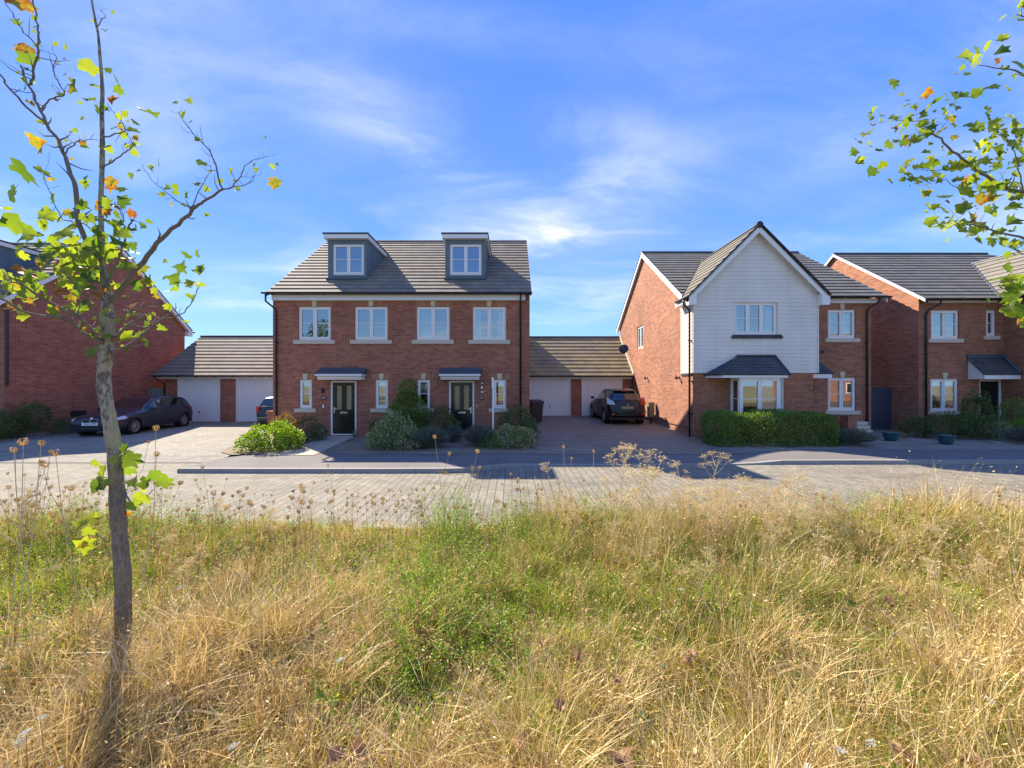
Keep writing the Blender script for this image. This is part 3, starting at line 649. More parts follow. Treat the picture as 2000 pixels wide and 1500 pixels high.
m = MB(); m.box(HX0 + .03, PX(1026, y), y - .13, y - .105, PZ(586, 14.0), EZ - .02); m.box(HX0 + .03, PX(1026, y), y - .104, y - .002, PZ(586, 14.0) + .005, PZ(586, 14.0) + .02)
build('fascia', m, 'white', H1)
m = MB(); m.box(HX0 - .05, HX1 + .05, EY + .02, y - .135, EZ - .05, EZ - .034); build('soffit', m, 'black', H1)
gutter(H1, HX0 - .22, HX1 + .08, EY - .02, EZ - .0)
yy = y - .06
gx = HX0 - .08
downpipe(H1, [(gx, EY, EZ - .06), (gx, EY, EZ - .32), (gx + .14, yy - .03, EZ - .5), (HX0 + .16, yy, EZ - .62), (HX0 + .16, yy, .1)], clips=[(HX0 + .16, yy, z, 0, .03) for z in (.5, 2.0, 3.6)])
dx = PX(1016.6, y)
downpipe(H1, [(dx, EY, EZ - .05), (dx, EY + .02, EZ - .2), (dx, yy, EZ - .4), (dx, yy, .1)], clips=[(dx, yy, z, 0, .03) for z in (.5, 2.0, 3.6)])
for i, (a, b, c, d) in enumerate(up):
    window(H1, a, b, c, d, y, 2, .17, curtain=[None, None, 'left', 'sides'][i]); keystone(H1, (a + b) / 2, d, PZ(586.4, y) - .01, y)
for i, (a, b, c, d) in enumerate(dn):
    window(H1, a, b, c, d, y, 1, .17, curtain=['blind', 'full', 'blind', None][i]); keystone(H1, (a + b) / 2, d, PZ(730, y), y, halfw=.33)
for i, (a, b, c, d) in enumerate(dr): door(H1, a, b, c, d, y, hinge='r' if i == 0 else 'l')
for (cx0, cx1) in ((PX(615, 13.72), PX(707, 13.72)), (PX(857, 13.72), PX(938, 13.72))):
    zf0, zf1 = PZ(741.5, 13.72), PZ(730.5, 13.72)
    m = MB()
    m.prism([(13.72, zf1), (13.72, zf1 - .07), (13.78, zf1 - .1), (13.82, zf0), (y - .002, zf0), (y - .002, zf1)], cx0 + .05, cx1 - .05, 'x')
    m.box(cx0, cx1, 13.70, y - .004, zf1 - .065, zf1 + .002)
    cn = build('canopy', m, 'white', H1)
    m = MB(); zt = PZ(720.5, y)
    m.prism([(13.69, zf1 + .006), (y - .003, zf1 + .006), (y - .003, zt + .02), (y - .02, zt + .02), (13.69, zf1 + .03)], cx0 - .02, cx1 + .02, 'x')
    m.box(cx0 - .02, cx1 + .02, y - .035, y - .004, zt - .06, zt + .05)
    build('canopy_roof', m, 'lead', cn)
def dormer(house, fx0, fx1, fy, zb, zt, rbase, rslope, wx0, wx1, wz0, wz1, tilex=True):
    """flat-roofed dormer; rbase=(y,z) eave point of the roof plane; rslope tangent"""
    yk = rbase[0] + (zt - rbase[1]) / rslope + .1
    m = MB(); wall(m, (fx0, fy), (fx1, fy), zb - .05, zt, [(wx0 - fx0, wx1 - fx0, wz0, wz1)], .1)
    for X in (fx0, fx1):
        P = [(X, fy, zb - .1), (X, yk, zt), (X, fy, zt)]; m.face(P if X == fx1 else P[::-1])
        k = 1
        while fy + k * .55 < yk - .2:
            yq = fy + k * .55; zq = rbase[1] + (yq - rbase[0]) * rslope
            s = .012 if X == fx1 else -.012
            m.box(min(X, X + s), max(X, X + s), yq - .01, yq + .01, zq, zt - .02); k += 1
    d = build('dormer', m, 'dormer', house)
    m = MB(); m.box(fx0 - .10, fx1 + .10, fy - .16, yk + .15, zt + .0, zt + .16); build('dormer_fascia', m, 'white', d)
    m = MB(); m.box(fx0 - .13, fx1 + .13, fy - .19, yk + .35, zt + .163, zt + .215); build('dormer_roof', m, 'black', d)
    window(d, wx0, wx1, wz0, wz1, fy, 2, None)   # becomes part of the dormer
    m = MB(); m.box(fx0 - .02, fx1 + .02, fy - .14, fy - .002, zb - .06, zb + .02); build('apron', m, 'lead', d)
fy = 14.8
for a, b, c, d in ((640.6, 716.5, 650, 711), (869.6, 948, 878.6, 940.5)):
    dormer(H1, PX(a, fy), PX(b, fy), fy, PZ(545, fy), PZ(468, fy) - .0, (EY, EZ), sl_, PX(c, fy), PX(d, fy), PZ(537, fy), PZ(476.5, fy))

# ------------------------------------------------------------------ detached house with white boarded gable
def vboard(mb, poly, y, gauge=.142, v0=2.41):
    mb.course((0, y, 0), (1, 0, 0), (0, 0, 1), (0, -1, 0), poly, gauge, .011, 3.0, v0=v0, under=False)
y1 = 13.5; y2 = 14.5; yb = 22.7; AX0 = 6.64; GX1 = PX(1595, y1); AX1 = PX(1701.5, y2)
EY2, EZ2, RY2, RZ2 = 14.15, 5.36, 18.6, 8.60; s2 = (RZ2 - EZ2) / (RY2 - EY2)
H2 = empty('detached_house', (AX0, y1, 0), 'detached brick house with white boarded front gable and bay window', 'house')
wup = pw(1617, 1671, 605, 661, y2); wdn = pw(1617, 1671.5, 738, 802, y2); bay0, bay1 = PX(1426, y1), PX(1530, y1)
cz = PZ(728.5, y1); gx = PX(1588, y1)
m = MB()
wall(m, (gx, y2), (AX1, y2), -.1, EZ2, [(a - gx, b - gx, c, d) for a, b, c, d in (wup, wdn)])
wall(m, (AX0, y1), (gx, y1), -.1, cz + .05, [(bay0 - AX0, bay1 - AX0, .55, 2.2)])
m.face([(gx, y1, -.1), (gx, y2, -.1), (gx, y2, cz + .05), (gx, y1, cz + .05)])
sw = (18.68, 19.60, 3.82, 5.0)
sm = MB()
# side wall: lower part with window hole, built along y at x = AX0
wall(sm, (AX0, yb), (AX0, y1), -.1, cz, [], .12, (1, 0))
wall(sm, (AX0, yb), (AX0, y2), cz, EZ2, [(yb - sw[1], yb - sw[0], sw[2], sw[3])], .12, (1, 0))
zc = EZ2 + s2 * (y2 - EY2)
sm.face([(AX0, yb, EZ2), (AX0, y2, EZ2), (AX0, y2, zc - .04), (AX0, RY2, RZ2 - .04), (AX0, yb, zc - .04)])
m.face([(AX1, y2, -.1), (AX1, yb, -.1), (AX1, yb, zc - .04), (AX1, RY2, RZ2 - .04), (AX1, y2, zc - .04)])
m.face([(AX1, yb, -.1), (AX0, yb, -.1), (AX0, yb, EZ2), (AX1, yb, EZ2)])
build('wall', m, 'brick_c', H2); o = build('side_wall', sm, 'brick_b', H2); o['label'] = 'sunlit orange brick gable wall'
# boarded gable
gxc = (AX0 + GX1) / 2; ya = y1 - .018; gw = pw(1431, 1518, 590.5, 653.5, y1); gwz0, gwz1 = gw[2], gw[3]
apz = 7.72; gez = 5.17; gov = .27; gs = (apz - gez) / (gxc - AX0 + gov)
def gtop(x): return apz - abs(x - gxc) * gs - .06
m = MB()
x0, x1, a, b = AX0 - .0, GX1, gw[0], gw[1]
vboard(m, [(x0, cz), (x1, cz), (x1, gwz0), (x0, gwz0)], ya); vboard(m, [(x0, gwz0), (a, gwz0), (a, gtop(x0)), (x0, gtop(x0))], ya)
vboard(m, [(b, gwz0), (x1, gwz0), (x1, gtop(x1)), (b, gtop(x1))], ya); vboard(m, [(a, gwz1), (b, gwz1), (b, gtop(x0)), (a, gtop(x0))], ya)
vboard(m, [(x0, gtop(x0)), (x1, gtop(x1)), (gxc, gtop(gxc))], ya)
for (p, q) in (((a, gwz0), (a, gwz1)), ((a, gwz1), (b, gwz1)), ((b, gwz1), (b, gwz0)), ((b, gwz0), (a, gwz0))):
    m.face([(p[0], ya, p[1]), (q[0], ya, q[1]), (q[0], ya + .14, q[1]), (p[0], ya + .14, p[1])])
# returns
m.course((AX0 - .018, 0, 0), (0, -1, 0), (0, 0, 1), (-1, 0, 0), [(-y2, cz), (-y1 + .01, cz), (-y1 + .01, 5.3), (-y2, 5.3)], .142, .012, 3, v0=2.41, under=False)
m.course((GX1 + .018, 0, 0), (0, 1, 0), (0, 0, 1), (1, 0, 0), [(y1, cz), (y2, cz), (y2, 5.3), (y1, 5.3)], .142, .012, 3, v0=2.41, under=False)
m.box(AX0 - .045, AX0 - .0, ya - .03, ya + .02, cz, 5.25); m.box(GX1 + .0, GX1 + .045, ya - .03, ya + .02, cz, 5.25)
m.face([(AX0, ya, cz), (AX0, y2, cz), (GX1, y2, cz), (GX1, ya, cz)])
build('cladding', m, 'board', H2)
# gable bargeboards with box ends
m = MB(); yf = y1 - .24
for s in (-1, 1):
    e = gxc + s * (gxc - AX0 + gov + .02)
    A = [(gxc, apz - .02), (gxc, apz - .27), (e, gez - .25), (e, gez - .02)]
    if s > 0: A = A[::-1]
    m.prism(A, yf, yf + .03)
    A = [(e, gez - .02), (e, gez - .32), (e - s * .28, gez - .32), (e - s * .28, gez + .1)]
    if s > 0: A = A[::-1]
    m.prism(A, yf + .005, y1 - .04)
    sf = [(gxc, yf + .03, apz - .12), (e, yf + .03, gez - .10), (e, ya, gez - .10), (gxc, ya, apz - .12)]
    m.face(sf)
build('bargeboard', m, 'white', H2)
m = MB(); m.lathe([(0, yf - .05), (.10, yf - .05), (.12, yf - .03), (.12, yf + .1)], (gxc, 0, apz - .0), 14, 'y'); build('ridge_end_cap', m, 'black', H2)
rk = apz - 0; yj = EY2 + (apz - EZ2) / s2            # where the cross ridge meets the main roof
yjv = EY2 + (gez - EZ2) / s2 
for s in (-1, 1):
    e = gxc + s * (gxc - AX0 + gov)
    if s < 0: slope('gable_roof', H2, 'slate', (e, yjv, gez), (e, yf - .03, gez), (gxc, yj, apz), (gxc, yf - .03, apz), tw=.3)
    else: slope('gable_roof', H2, 'slate', (e, yf - .03, gez), (e, yjv, gez), (gxc, yf - .03, apz), (gxc, yj, apz), tw=.3)
m = MB()
for s in (-1, 1):
    e = gxc + s * (gxc - AX0 + gov)
    d = (Vector((e, yf - .04, gez)) - Vector((gxc, yf - .04, apz)))
    m.tube([(gxc, yf - .045, apz + .035), (e + s * .02, yf - .045, gez + .035)], .028, 6)
m.tube([(gxc, yf, apz + .02), (gxc, yj, apz + .02)], .06, 8)
e = gxc - (gxc - AX0 + gov); m.tube([(e - .0, yjv, gez + .02), (gxc, yj, apz + .03)], .022, 6)
build('edge_trim', m, 'black', H2)
o2 = .12
m_ = MB()
slope('roof', H2, 'slate', (AX0 - o2, EY2, EZ2), (AX1 + .3, EY2, EZ2), (AX0 - o2, RY2, RZ2), (AX1 + .3, RY2, RZ2))
slope('roof', H2, 'slate', (AX1 + .3, yb + .35, EZ2), (AX0 - o2, yb + .35, EZ2), (AX1 + .3, RY2, RZ2), (AX0 - o2, RY2, RZ2))
m = MB(); m.tube([(AX0 - o2, RY2, RZ2 + .01), (AX1 + .3, RY2, RZ2 + .01)], .07, 10); build('ridge_tiles', m, 'grey_tile', H2)
for xx, w in ((AX0 - o2 - .02, .03), (AX1 + .26, .03)):
    m = MB()
    for (ya_, za_) in ((EY2, EZ2), (yb + .35, EZ2)):
        m.hull8([(xx, ya_, za_ - .22), (xx + w, ya_, za_ - .22), (xx + w, RY2, RZ2 - .22), (xx, RY2, RZ2 - .22), (xx, ya_, za_ - .012), (xx + w, ya_, za_ - .012), (xx + w, RY2, RZ2 - .012), (xx, RY2, RZ2 - .012)])
    build('rake_board', m, 'white', H2)
m = MB()
for (ya_, za_) in ((EY2, EZ2), (yb + .35, EZ2)):
    m.face([(AX0 - o2 + .01, ya_, za_ - .14), (AX0 - .002, ya_, za_ - .14), (AX0 - .002, RY2, RZ2 - .14), (AX0 - o2 + .01, RY2, RZ2 - .14)])
build('rake_soffit', m, 'white', H2)
m = MB()
for (ya_, za_) in ((EY2, EZ2), (yb + .35, EZ2)): m.tube([(AX0 - o2 - .02, ya_, za_ + .02), (AX0 - o2 - .02, RY2, RZ2 + .02)], .02, 6)
build('rake_trim', m, 'black', H2)
fz0 = PZ(592, y2 - .1); m = MB(); m.box(GX1 + .05, AX1 + .1, y2 - .13, y2 - .105, fz0, EZ2 - .03); m.box(GX1 + .05, AX1 + .1, y2 - .104, y2 - .002, fz0 + .004, fz0 + .02); build('fascia', m, 'white', H2)
m = MB(); m.box(AX0 - gov - .02, AX0 - gov + .01, yf + .03, y2 - .1, gez - .2, gez - .03); m.box(AX0 - gov + .012, AX0 - .002, yf + .03, y2 - .1, gez - .2, gez - .185); build('gable_fascia', m, 'white', H2)
gutter(H2, GX1 + .2, AX1 + .42, EY2 - .02, EZ2 - .0)
m = MB(); m.tube([(AX0 - gov - .05, yf, gez - .03), (AX0 - gov - .05, yjv + .35, gez - .03)], .055, 8); build('side_gutter', m, 'black', H2)
yq = 13.62; downpipe(H2, [(AX0 - gov - .05, yq, gez - .05), (AX0 - gov - .05, yq, gez - .25), (AX0 - .12, yq, gez - .42), (AX0 - .10, yq, gez - .55), (AX0 - .10, yq, .05)], clips=[(AX0 - .1, yq, z, .08, 0) for z in (.9, 2.1, 3.6)])
dxx = PX(1691, y2); downpipe(H2, [(dxx + .2, EY2, EZ2 - .05), (dxx + .2, EY2, EZ2 - .2), (dxx + .03, y2 - .08, EZ2 - .4), (dxx, y2 - .06, EZ2 - .6), (dxx, y2 - .06, .05)], clips=[(dxx, y2 - .06, z, 0, .03) for z in (.6, 2.0, 3.6)])
window(H2, *wup, y2, 2, .14, curtain='right'); keystone(H2, (wup[0] + wup[1]) / 2, wup[3], PZ(592, y2), y2, arch=False)
window(H2, *wdn, y2, 2, .14, curtain='slats'); keystone(H2, (wdn[0] + wdn[1]) / 2, wdn[3], PZ(726, y2), y2, arch=False)
window(H2, *gw, y1 - .0, 3, None, curtain='sides')
# side window (faces -x)
xf = Matrix(((0, 1, 0, 0), (-1, 0, 0, 0), (0, 0, 1, 0), (0, 0, 0, 1)))      # local (u,d,z) -> (d, -u, z): facing -x
window(H2, -sw[1], -sw[0], sw[2], sw[3], AX0, 2, None, bar=False, xf=xf)
# scallop tiles under gable window and under cladding return
m = MB(); z1_ = PZ(654, y1); x = PX(1427, y1); xe = PX(1527, y1)
m.box(x + .06, xe - .06, ya - .07, ya - .0, z1_ - .05, z1_ - .0)
n = 11; w = (xe - x) / n
for i in range(n):
    c = x + w * (i + .5)
    m.prism([(c - w * .48, z1_ - .055), (c - w * .48, z1_ - .10)] + [(c + w * .48 * math.cos(math.pi + math.pi * k / 6), z1_ - .10 + .05 * math.sin(math.pi + math.pi * k / 6)) for k in range(1, 6)] + [(c + w * .48, z1_ - .10), (c + w * .48, z1_ - .055)], ya - .06, ya - .035)
build('scalloped_apron', m, 'grey_tile', H2)
m = MB(); n = 12
for i in range(n):
    c = y1 + .05 + (y2 - y1 - .1) * (i + .5) / n; w = (y2 - y1 - .1) / n
    m.prism([(c - w * .45, cz - .01), (c + w * .45, cz - .01), (c + w * .3, cz - .085), (c - w * .3, cz - .085)], AX0 - .04, AX0 - .015, 'x')
build('scalloped_trim', m, 'grey_tile', H2)
# bay window
yB = 12.95; bx0, bx1 = PX(1445, yB), PX(1523, yB); z0, z1 = .72, PZ(738, yB)
m = MB(); m.prism([(bay0 - .05, y1), (bx0, yB), (bx1, yB), (bay1 + .05, y1)], -.1, z0 - .005, 'z'); build('bay_base', m, 'brick_c', H2)
bw_ = window(H2, bx0, bx1, z0, z1, yB - .04, 2, None, curtain='right')
for (pa, pb) in (((bay0, y1), (bx0, yB)), ((bx1, yB), (bay1, y1))):
    L = math.hypot(pb[0] - pa[0], pb[1] - pa[1]); ang = math.atan2(pb[1] - pa[1], pb[0] - pa[0])
    xf = Matrix.Translation((pa[0], pa[1], 0)) @ Matrix.Rotation(ang, 4, 'Z')
    window(H2, .0, L, z0, z1, -.04, 1, None, xf=xf, curtain='sides' if L > .9 else None)
ey = 12.8; ex0, ex1 = PX(1395, ey), PX(1558, ey); ezb = PZ(731.5, ey); tz = PZ(696, y1); tx0, tx1 = PX(1440, y1), PX(1511, y1)
m = MB(); m.prism([(ex0 + .05, y1 - .02), (ex0 + .3, ey + .05), (ex1 - .3, ey + .05), (ex1 - .05, y1 - .02)], z1 + .003, ezb - .004, 'z'); build('bay_fascia', m, 'white', H2)
e0, e1, e2, e3 = (ex0 - .05, y1 - .03, ezb), (ex0 + .26, ey, ezb), (ex1 - .26, ey, ezb), (ex1 + .05, y1 - .03, ezb)
slope('bay_roof', H2, 'grey_tile', e1, e2, (tx0, y1 - .05, tz), (tx1, y1 - .05, tz), .17, .012)
m = MB()
for A in ((e0, e1, (tx0, y1 - .05, tz)), (e2, e3, (tx1, y1 - .05, tz))):
    o_ = Vector(A[0]); U = (Vector(A[1]) - o_).normalized(); q = Vector(A[2]) - o_; V = (q - U * q.dot(U)).normalized()
    m.course(o_, U, V, U.cross(V), [((Vector(p) - o_).dot(U), (Vector(p) - o_).dot(V)) for p in A], .17, .012)
build('bay_roof_side', m, 'grey_tile', H2)
m = MB(); m.tube([e1, (tx0, y1 - .06, tz + .03)], .04, 8); m.tube([e2, (tx1, y1 - .06, tz + .03)], .04, 8); m.tube([(tx0, y1 - .08, tz + .02), (tx1, y1 - .08, tz + .02)], .035, 8)
build('hip_tiles', m, 'grey_tile', H2)
# door canopy beside the projection
yc = 13.75; cx1 = PX(1625, yc); cx0 = gx + .004; zb = PZ(738.5, yc); zt = PZ(730, yc)
m = MB(); m.box(cx0, cx1, yc, y2 - .004, zb, zt); cn = build('canopy', m, 'white', H2)
m = MB(); m.course((cx0, yc - .04, zt + .01), (1, 0, 0), (0, y2 - yc, PZ(690, y2) - zt), (0, -(PZ(690, y2) - zt), y2 - yc), [(0, 0), (cx1 - cx0 + .05, 0), (cx1 - cx0 - .30, 1.1), (0, 1.1)], .17, .012)
m.box(cx0 + .1, PX(1608, y2), y2 - .05, y2 - .004, PZ(690, y2), PZ(684, y2))
build('canopy_roof', m, 'grey_tile', cn)

# ------------------------------------------------------------------ right-hand neighbour
X3 = 16.5; Y3 = 15.0; EY3, EZ3, RY3, RZ3 = 14.65, 5.39, 18.85, 8.62; s3 = (RZ3 - EZ3) / (RY3 - EY3); XE = 28.6; yb3 = 23.0
H3 = empty('neighbour_house', (X3, Y3, 0), 'brick house at the right edge with a lean-to porch canopy', 'house')
u1 = pw(1818, 1873, 606, 662, Y3); u2 = pw(1926, 1945, 606, 656, Y3); d1 = pw(1817, 1872, 740, 803, Y3); dd = (PX(1913, Y3), PX(1957, Y3), .03, PZ(742, Y3)); XP = 19.93
m = MB(); wall(m, (X3, Y3), (XP, Y3), -.1, EZ3, [(a - X3, b - X3, c, d) for a, b, c, d in (u1, u2, d1, dd)])
m.face([(XP, Y3, -.1), (XP, 13.6, -.1), (XP, 13.6, EZ3), (XP, Y3, EZ3)]); m.face([(XP, 13.6, -.1), (24.2, 13.6, -.1), (24.2, 13.6, EZ3), (22.0, 13.6, 7.6), (XP, 13.6, EZ3)])
m.face([(24.2, 13.6, -.1), (24.2, Y3, -.1), (24.2, Y3, EZ3), (24.2, 13.6, EZ3)]); m.face([(24.2, Y3, -.1), (XE, Y3, -.1), (XE, Y3, EZ3), (24.2, Y3, EZ3)])
m.face([(XE, Y3, -.1), (XE, yb3, -.1), (XE, yb3, EZ3), (XE, Y3, EZ3)]); m.face([(XE, yb3, -.1), (X3, yb3, -.1), (X3, yb3, EZ3), (XE, yb3, EZ3)])
build('wall', m, 'brick_c', H3)
m = MB(); zc = EZ3 + s3 * (Y3 - EY3) - .04
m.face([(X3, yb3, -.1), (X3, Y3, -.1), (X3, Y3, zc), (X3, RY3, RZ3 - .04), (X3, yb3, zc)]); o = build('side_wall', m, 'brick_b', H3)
slope('roof', H3, 'slate', (X3 - .1, EY3, EZ3), (XE + .2, EY3, EZ3), (X3 - .1, RY3, RZ3), (24.15, RY3, RZ3))
slope('roof', H3, 'slate', (XE + .2, yb3 + .3, EZ3), (X3 - .1, yb3 + .3, EZ3), (24.15, RY3, RZ3), (X3 - .1, RY3, RZ3))
m = MB(); A = [(XE + .2, EY3, EZ3), (XE + .2, yb3 + .3, EZ3), (24.15, RY3, RZ3)]; o_ = Vector(A[0]); U = Vector((0, 1, 0)); q = Vector(A[2]) - o_; V = (q - U * q.dot(U)).normalized()
m.course(o_, U, V, U.cross(V), [((Vector(p) - o_).dot(U), (Vector(p) - o_).dot(V)) for p in A], .33, .028); build('hip_roof', m, 'slate', H3)
cr = (22.0, 7.72); tj = EY3 + (cr[1] - EZ3) / s3; ge = 5.39; gl_ = 19.34
slope('gable_roof', H3, 'slate', (gl_, EY3, ge), (gl_, 13.3, ge), (cr[0], tj, cr[1]), (cr[0], 13.3, cr[1]))
slope('gable_roof', H3, 'slate', (24.66, 13.3, ge), (24.66, EY3, ge), (cr[0], 13.3, cr[1]), (cr[0], tj, cr[1]))
m = MB(); m.tube([(X3 - .1, RY3, RZ3 + .01), (24.2, RY3, RZ3 + .01)], .07, 10); build('ridge_tiles', m, 'grey_tile', H3)
m = MB(); m.tube([(gl_, EY3, ge + .03), (cr[0], tj, cr[1] + .03)], .035, 6); m.tube([(cr[0], tj, cr[1] + .02), (cr[0], 13.3, cr[1] + .02)], .05, 8); build('valley_lead', m, 'lead', H3)
m = MB(); xx = X3 - .13
for (ya_, za_) in ((EY3, EZ3), (yb3 + .3, EZ3)):
    m.hull8([(xx, ya_, za_ - .13), (xx + .03, ya_, za_ - .13), (xx + .03, RY3, RZ3 - .13), (xx, RY3, RZ3 - .13), (xx, ya_, za_ + .0), (xx + .03, ya_, za_ + .0), (xx + .03, RY3, RZ3 + .0), (xx, RY3, RZ3 + .0)])
build('rake_board', m, 'white', H3)
fz0 = PZ(591, Y3 - .1); m = MB(); m.box(X3 + .25, gl_ + .2, Y3 - .13, Y3 - .105, fz0, EZ3 - .03); m.box(X3 + .25, gl_ + .2, Y3 - .104, Y3 - .002, fz0 + .004, fz0 + .02); build('fascia', m, 'white', H3)
gutter(H3, X3 - .05, gl_ + .05, EY3 - .02, EZ3)
dxx = PX(1806, Y3); downpipe(H3, [(dxx + .25, EY3, EZ3 - .05), (dxx + .25, EY3, EZ3 - .2), (dxx + .05, Y3 - .08, EZ3 - .42), (dxx, Y3 - .06, EZ3 - .6), (dxx, Y3 - .06, .05)], clips=[(dxx, Y3 - .06, z, 0, .03) for z in (.6, 2.0, 3.6)])
window(H3, *u1, Y3, 2, .14, curtain=None); window(H3, *u2, Y3, 1, .12); window(H3, *d1, Y3, 2, .12, curtain='blind'); keystone(H3, (d1[0] + d1[1]) / 2, d1[3], PZ(728, Y3), Y3, arch=False)
door(H3, *dd, Y3, hinge='r', glass=False)
yc = 14.47; cx0 = 18.5; cx1 = XP - .01; zb, zt = PZ(740.5, yc), PZ(731.5, yc); zk = PZ(699, Y3)
m = MB(); m.box(cx0 + .001, cx1, yc, yc + .03, zb, zt); m.prism([(yc + .031, zb), (Y3 - .003, zb), (Y3 - .003, zk), (yc + .031, zt)], cx0, cx0 + .03, 'x'); m.face([(cx0, yc, zb + .01), (cx1, yc, zb + .01), (cx1, Y3, zb + .01), (cx0, Y3, zb + .01)])
cn = build('canopy', m, 'white', H3)
m = MB(); dz = zk - zt; m.course((cx0 - .05, yc - .05, zt + .004), (1, 0, 0), (0, Y3 - yc + .05, dz), (0, -dz, Y3 - yc + .05), [(0, 0), (cx1 - cx0 + .05, 0), (cx1 - cx0 + .05, math.hypot(dz, .58)), (0, math.hypot(dz, .58))], .17, .012)
build('canopy_roof', m, 'grey_tile', cn)
m = MB(); m.box(cx0 - .08, cx1 - .03, Y3 - .04, Y3 - .004, zk, zk + .14); m.tube([(cx1 - .05, yc - .05, zt + .05), (cx1 - .05, Y3 - .05, zk + .08)], .05, 6); build('flashing', m, 'lead', cn)

# ------------------------------------------------------------------ left-hand neighbour
X0 = -19.3; ya0, yb0 = 14.05, 21.8; EY0, EZ0, RY0, RZ0 = 13.75, 5.13, 17.95, 8.80; s0 = (RZ0 - EZ0) / (RY0 - EY0)
H0 = empty('gable_end_house', (X0, ya0, 0), 'brick house at the left edge showing its blank shaded gable wall', 'house')
m = MB(); zc = EZ0 + s0 * (ya0 - EY0) - .04
m.face([(X0, ya0, -.1), (X0, yb0, -.1), (X0, yb0, zc), (X0, RY0, RZ0 - .04), (X0, ya0, zc)])
m.face([(-29.2, ya0, -.1), (X0, ya0, -.1), (X0, ya0, zc), (-29.2, ya0, zc)]); m.face([(X0, yb0, -.1), (-29.2, yb0, -.1), (-29.2, yb0, zc), (X0, yb0, zc)])
m.face([(-29.2, yb0, -.1), (-29.2, ya0, -.1), (-29.2, ya0, zc), (-29.2, RY0, RZ0 - .04), (-29.2, yb0, zc)])
build('wall', m, 'brick', H0)
slope('roof', H0, 'tile', (-29.35, EY0, EZ0), (X0 + .18, EY0, EZ0), (-29.35, RY0, RZ0), (X0 + .18, RY0, RZ0))
slope('roof', H0, 'tile', (X0 + .18, yb0 + .3, EZ0), (-29.35, yb0 + .3, EZ0), (X0 + .18, RY0, RZ0), (-29.35, RY0, RZ0))
m = MB(); m.tube([(-29.3, RY0, RZ0), (X0 + .18, RY0, RZ0)], .075, 10); build('ridge_tiles', m, 'tile', H0)
m = MB(); xx = X0 + .18
for (ya_, za_) in ((EY0, EZ0), (yb0 + .3, EZ0)):
    m.hull8([(xx, ya_, za_ - .22), (xx + .03, ya_, za_ - .22), (xx + .03, RY0, RZ0 - .22), (xx, RY0, RZ0 - .22), (xx, ya_, za_ - .01), (xx + .03, ya_, za_ - .01), (xx + .03, RY0, RZ0 - .01), (xx, RY0, RZ0 - .01)])
    m.face([(X0 + .002, ya_, za_ - .14), (xx, ya_, za_ - .14), (xx, RY0, RZ0 - .14), (X0 + .002, RY0, RZ0 - .14)])
m.box(X0 - .05, X0 + .2, yb0 + .02, yb0 + .3, EZ0 - .3, EZ0 - .05)
build('rake_board', m, 'white', H0)
m = MB()
for (ya_, za_) in ((EY0, EZ0), (yb0 + .3, EZ0)): m.tube([(xx + .02, ya_, za_ + .03), (xx + .02, RY0, RZ0 + .03)], .035, 6)
build('rake_trim', m, 'black', H0)
gutter(H0, -29, X0 + .2, EY0 - .02, EZ0); m = MB(); m.box(-29, X0, ya0 - .13, ya0 - .1, EZ0 - .2, EZ0 - .03); build('fascia', m, 'white', H0)
m = MB(); m.tube([(-29, yb0 + .36, EZ0 - .03), (X0 + .25, yb0 + .36, EZ0 - .03)], .055, 8); build('rear_gutter', m, 'black', H0)
fy = 14.75; zb_ = EZ0 + (fy - EY0) * s0
dormer(H0, -22.35, -20.8, fy, zb_, 7.62, (EY0, EZ0), s0, -22.15, -21.0, zb_ + .15, 7.45)
m = MB(); yv = F * 19.3 / 850; m.box(X0 + .002, X0 + .02, 16.15, 16.75, .55, .82); build('air_vent', m, 'black', H0)
m = MB(); m.box(X0 + .001, X0 + .06, 14.06, 14.14, 1.95, 4.9); build('corner_trim', m, 'bin', H0)

# ------------------------------------------------------------------ garages
def garages(name, label, gx0, gx1, gy, ey, ez, ry, rz, z0, zt, doors, mat, ovl, side):
    G = empty(name, (gx0, gy, z0), label, 'garage')
    ym = 2 * ry - gy
    m = MB(); wall(m, (gx0, gy), (gx1, gy), z0 - .2, ez, [(a - gx0, b - gx0, z0, zt) for a, b in doors], .1)
    for X in (gx0, gx1):
        sl = (rz - ez) / (ry - ey); zc = ez + sl * (gy - ey) - .04
        P = [(X, gy, z0 - .2), (X, ym, z0 - .2), (X, ym, zc), (X, ry, rz - .04), (X, gy, zc)]; m.face(P if X == gx1 else P[::-1])
    m.face([(gx1, ym, z0 - .2), (gx0, ym, z0 - .2), (gx0, ym, ez), (gx1, ym, ez)])
    build('wall', m, 'brick', G)
    slope('roof', G, mat, (gx0 - ovl, ey, ez), (gx1, ey, ez), (gx0 - ovl, ry, rz), (gx1, ry, rz))
    slope('roof', G, mat, (gx1, 2 * ry - ey, ez), (gx0 - ovl, 2 * ry - ey, ez), (gx1, ry, rz), (gx0 - ovl, ry, rz))
    m = MB(); m.tube([(gx0 - ovl, ry, rz + .01), (gx1, ry, rz + .01)], .07, 8); build('ridge_tiles', m, 'grey_tile', G)
    m = MB(); m.box(gx0 - ovl, gx1 - .01, gy - .12, gy - .095, zt + .0, ez - .03); m.box(gx0 - ovl, gx1 - .01, gy - .094, gy - .003, zt + .0, zt + .015); build('fascia', m, 'white', G)
    gutter(G, gx0 - ovl, gx1 - .02, ey - .02, ez, .95)
    for a, b in doors: garage_door(G, a, b, z0, zt, gy)
    return G
gy = 19.55; zt = PZ(740, gy)
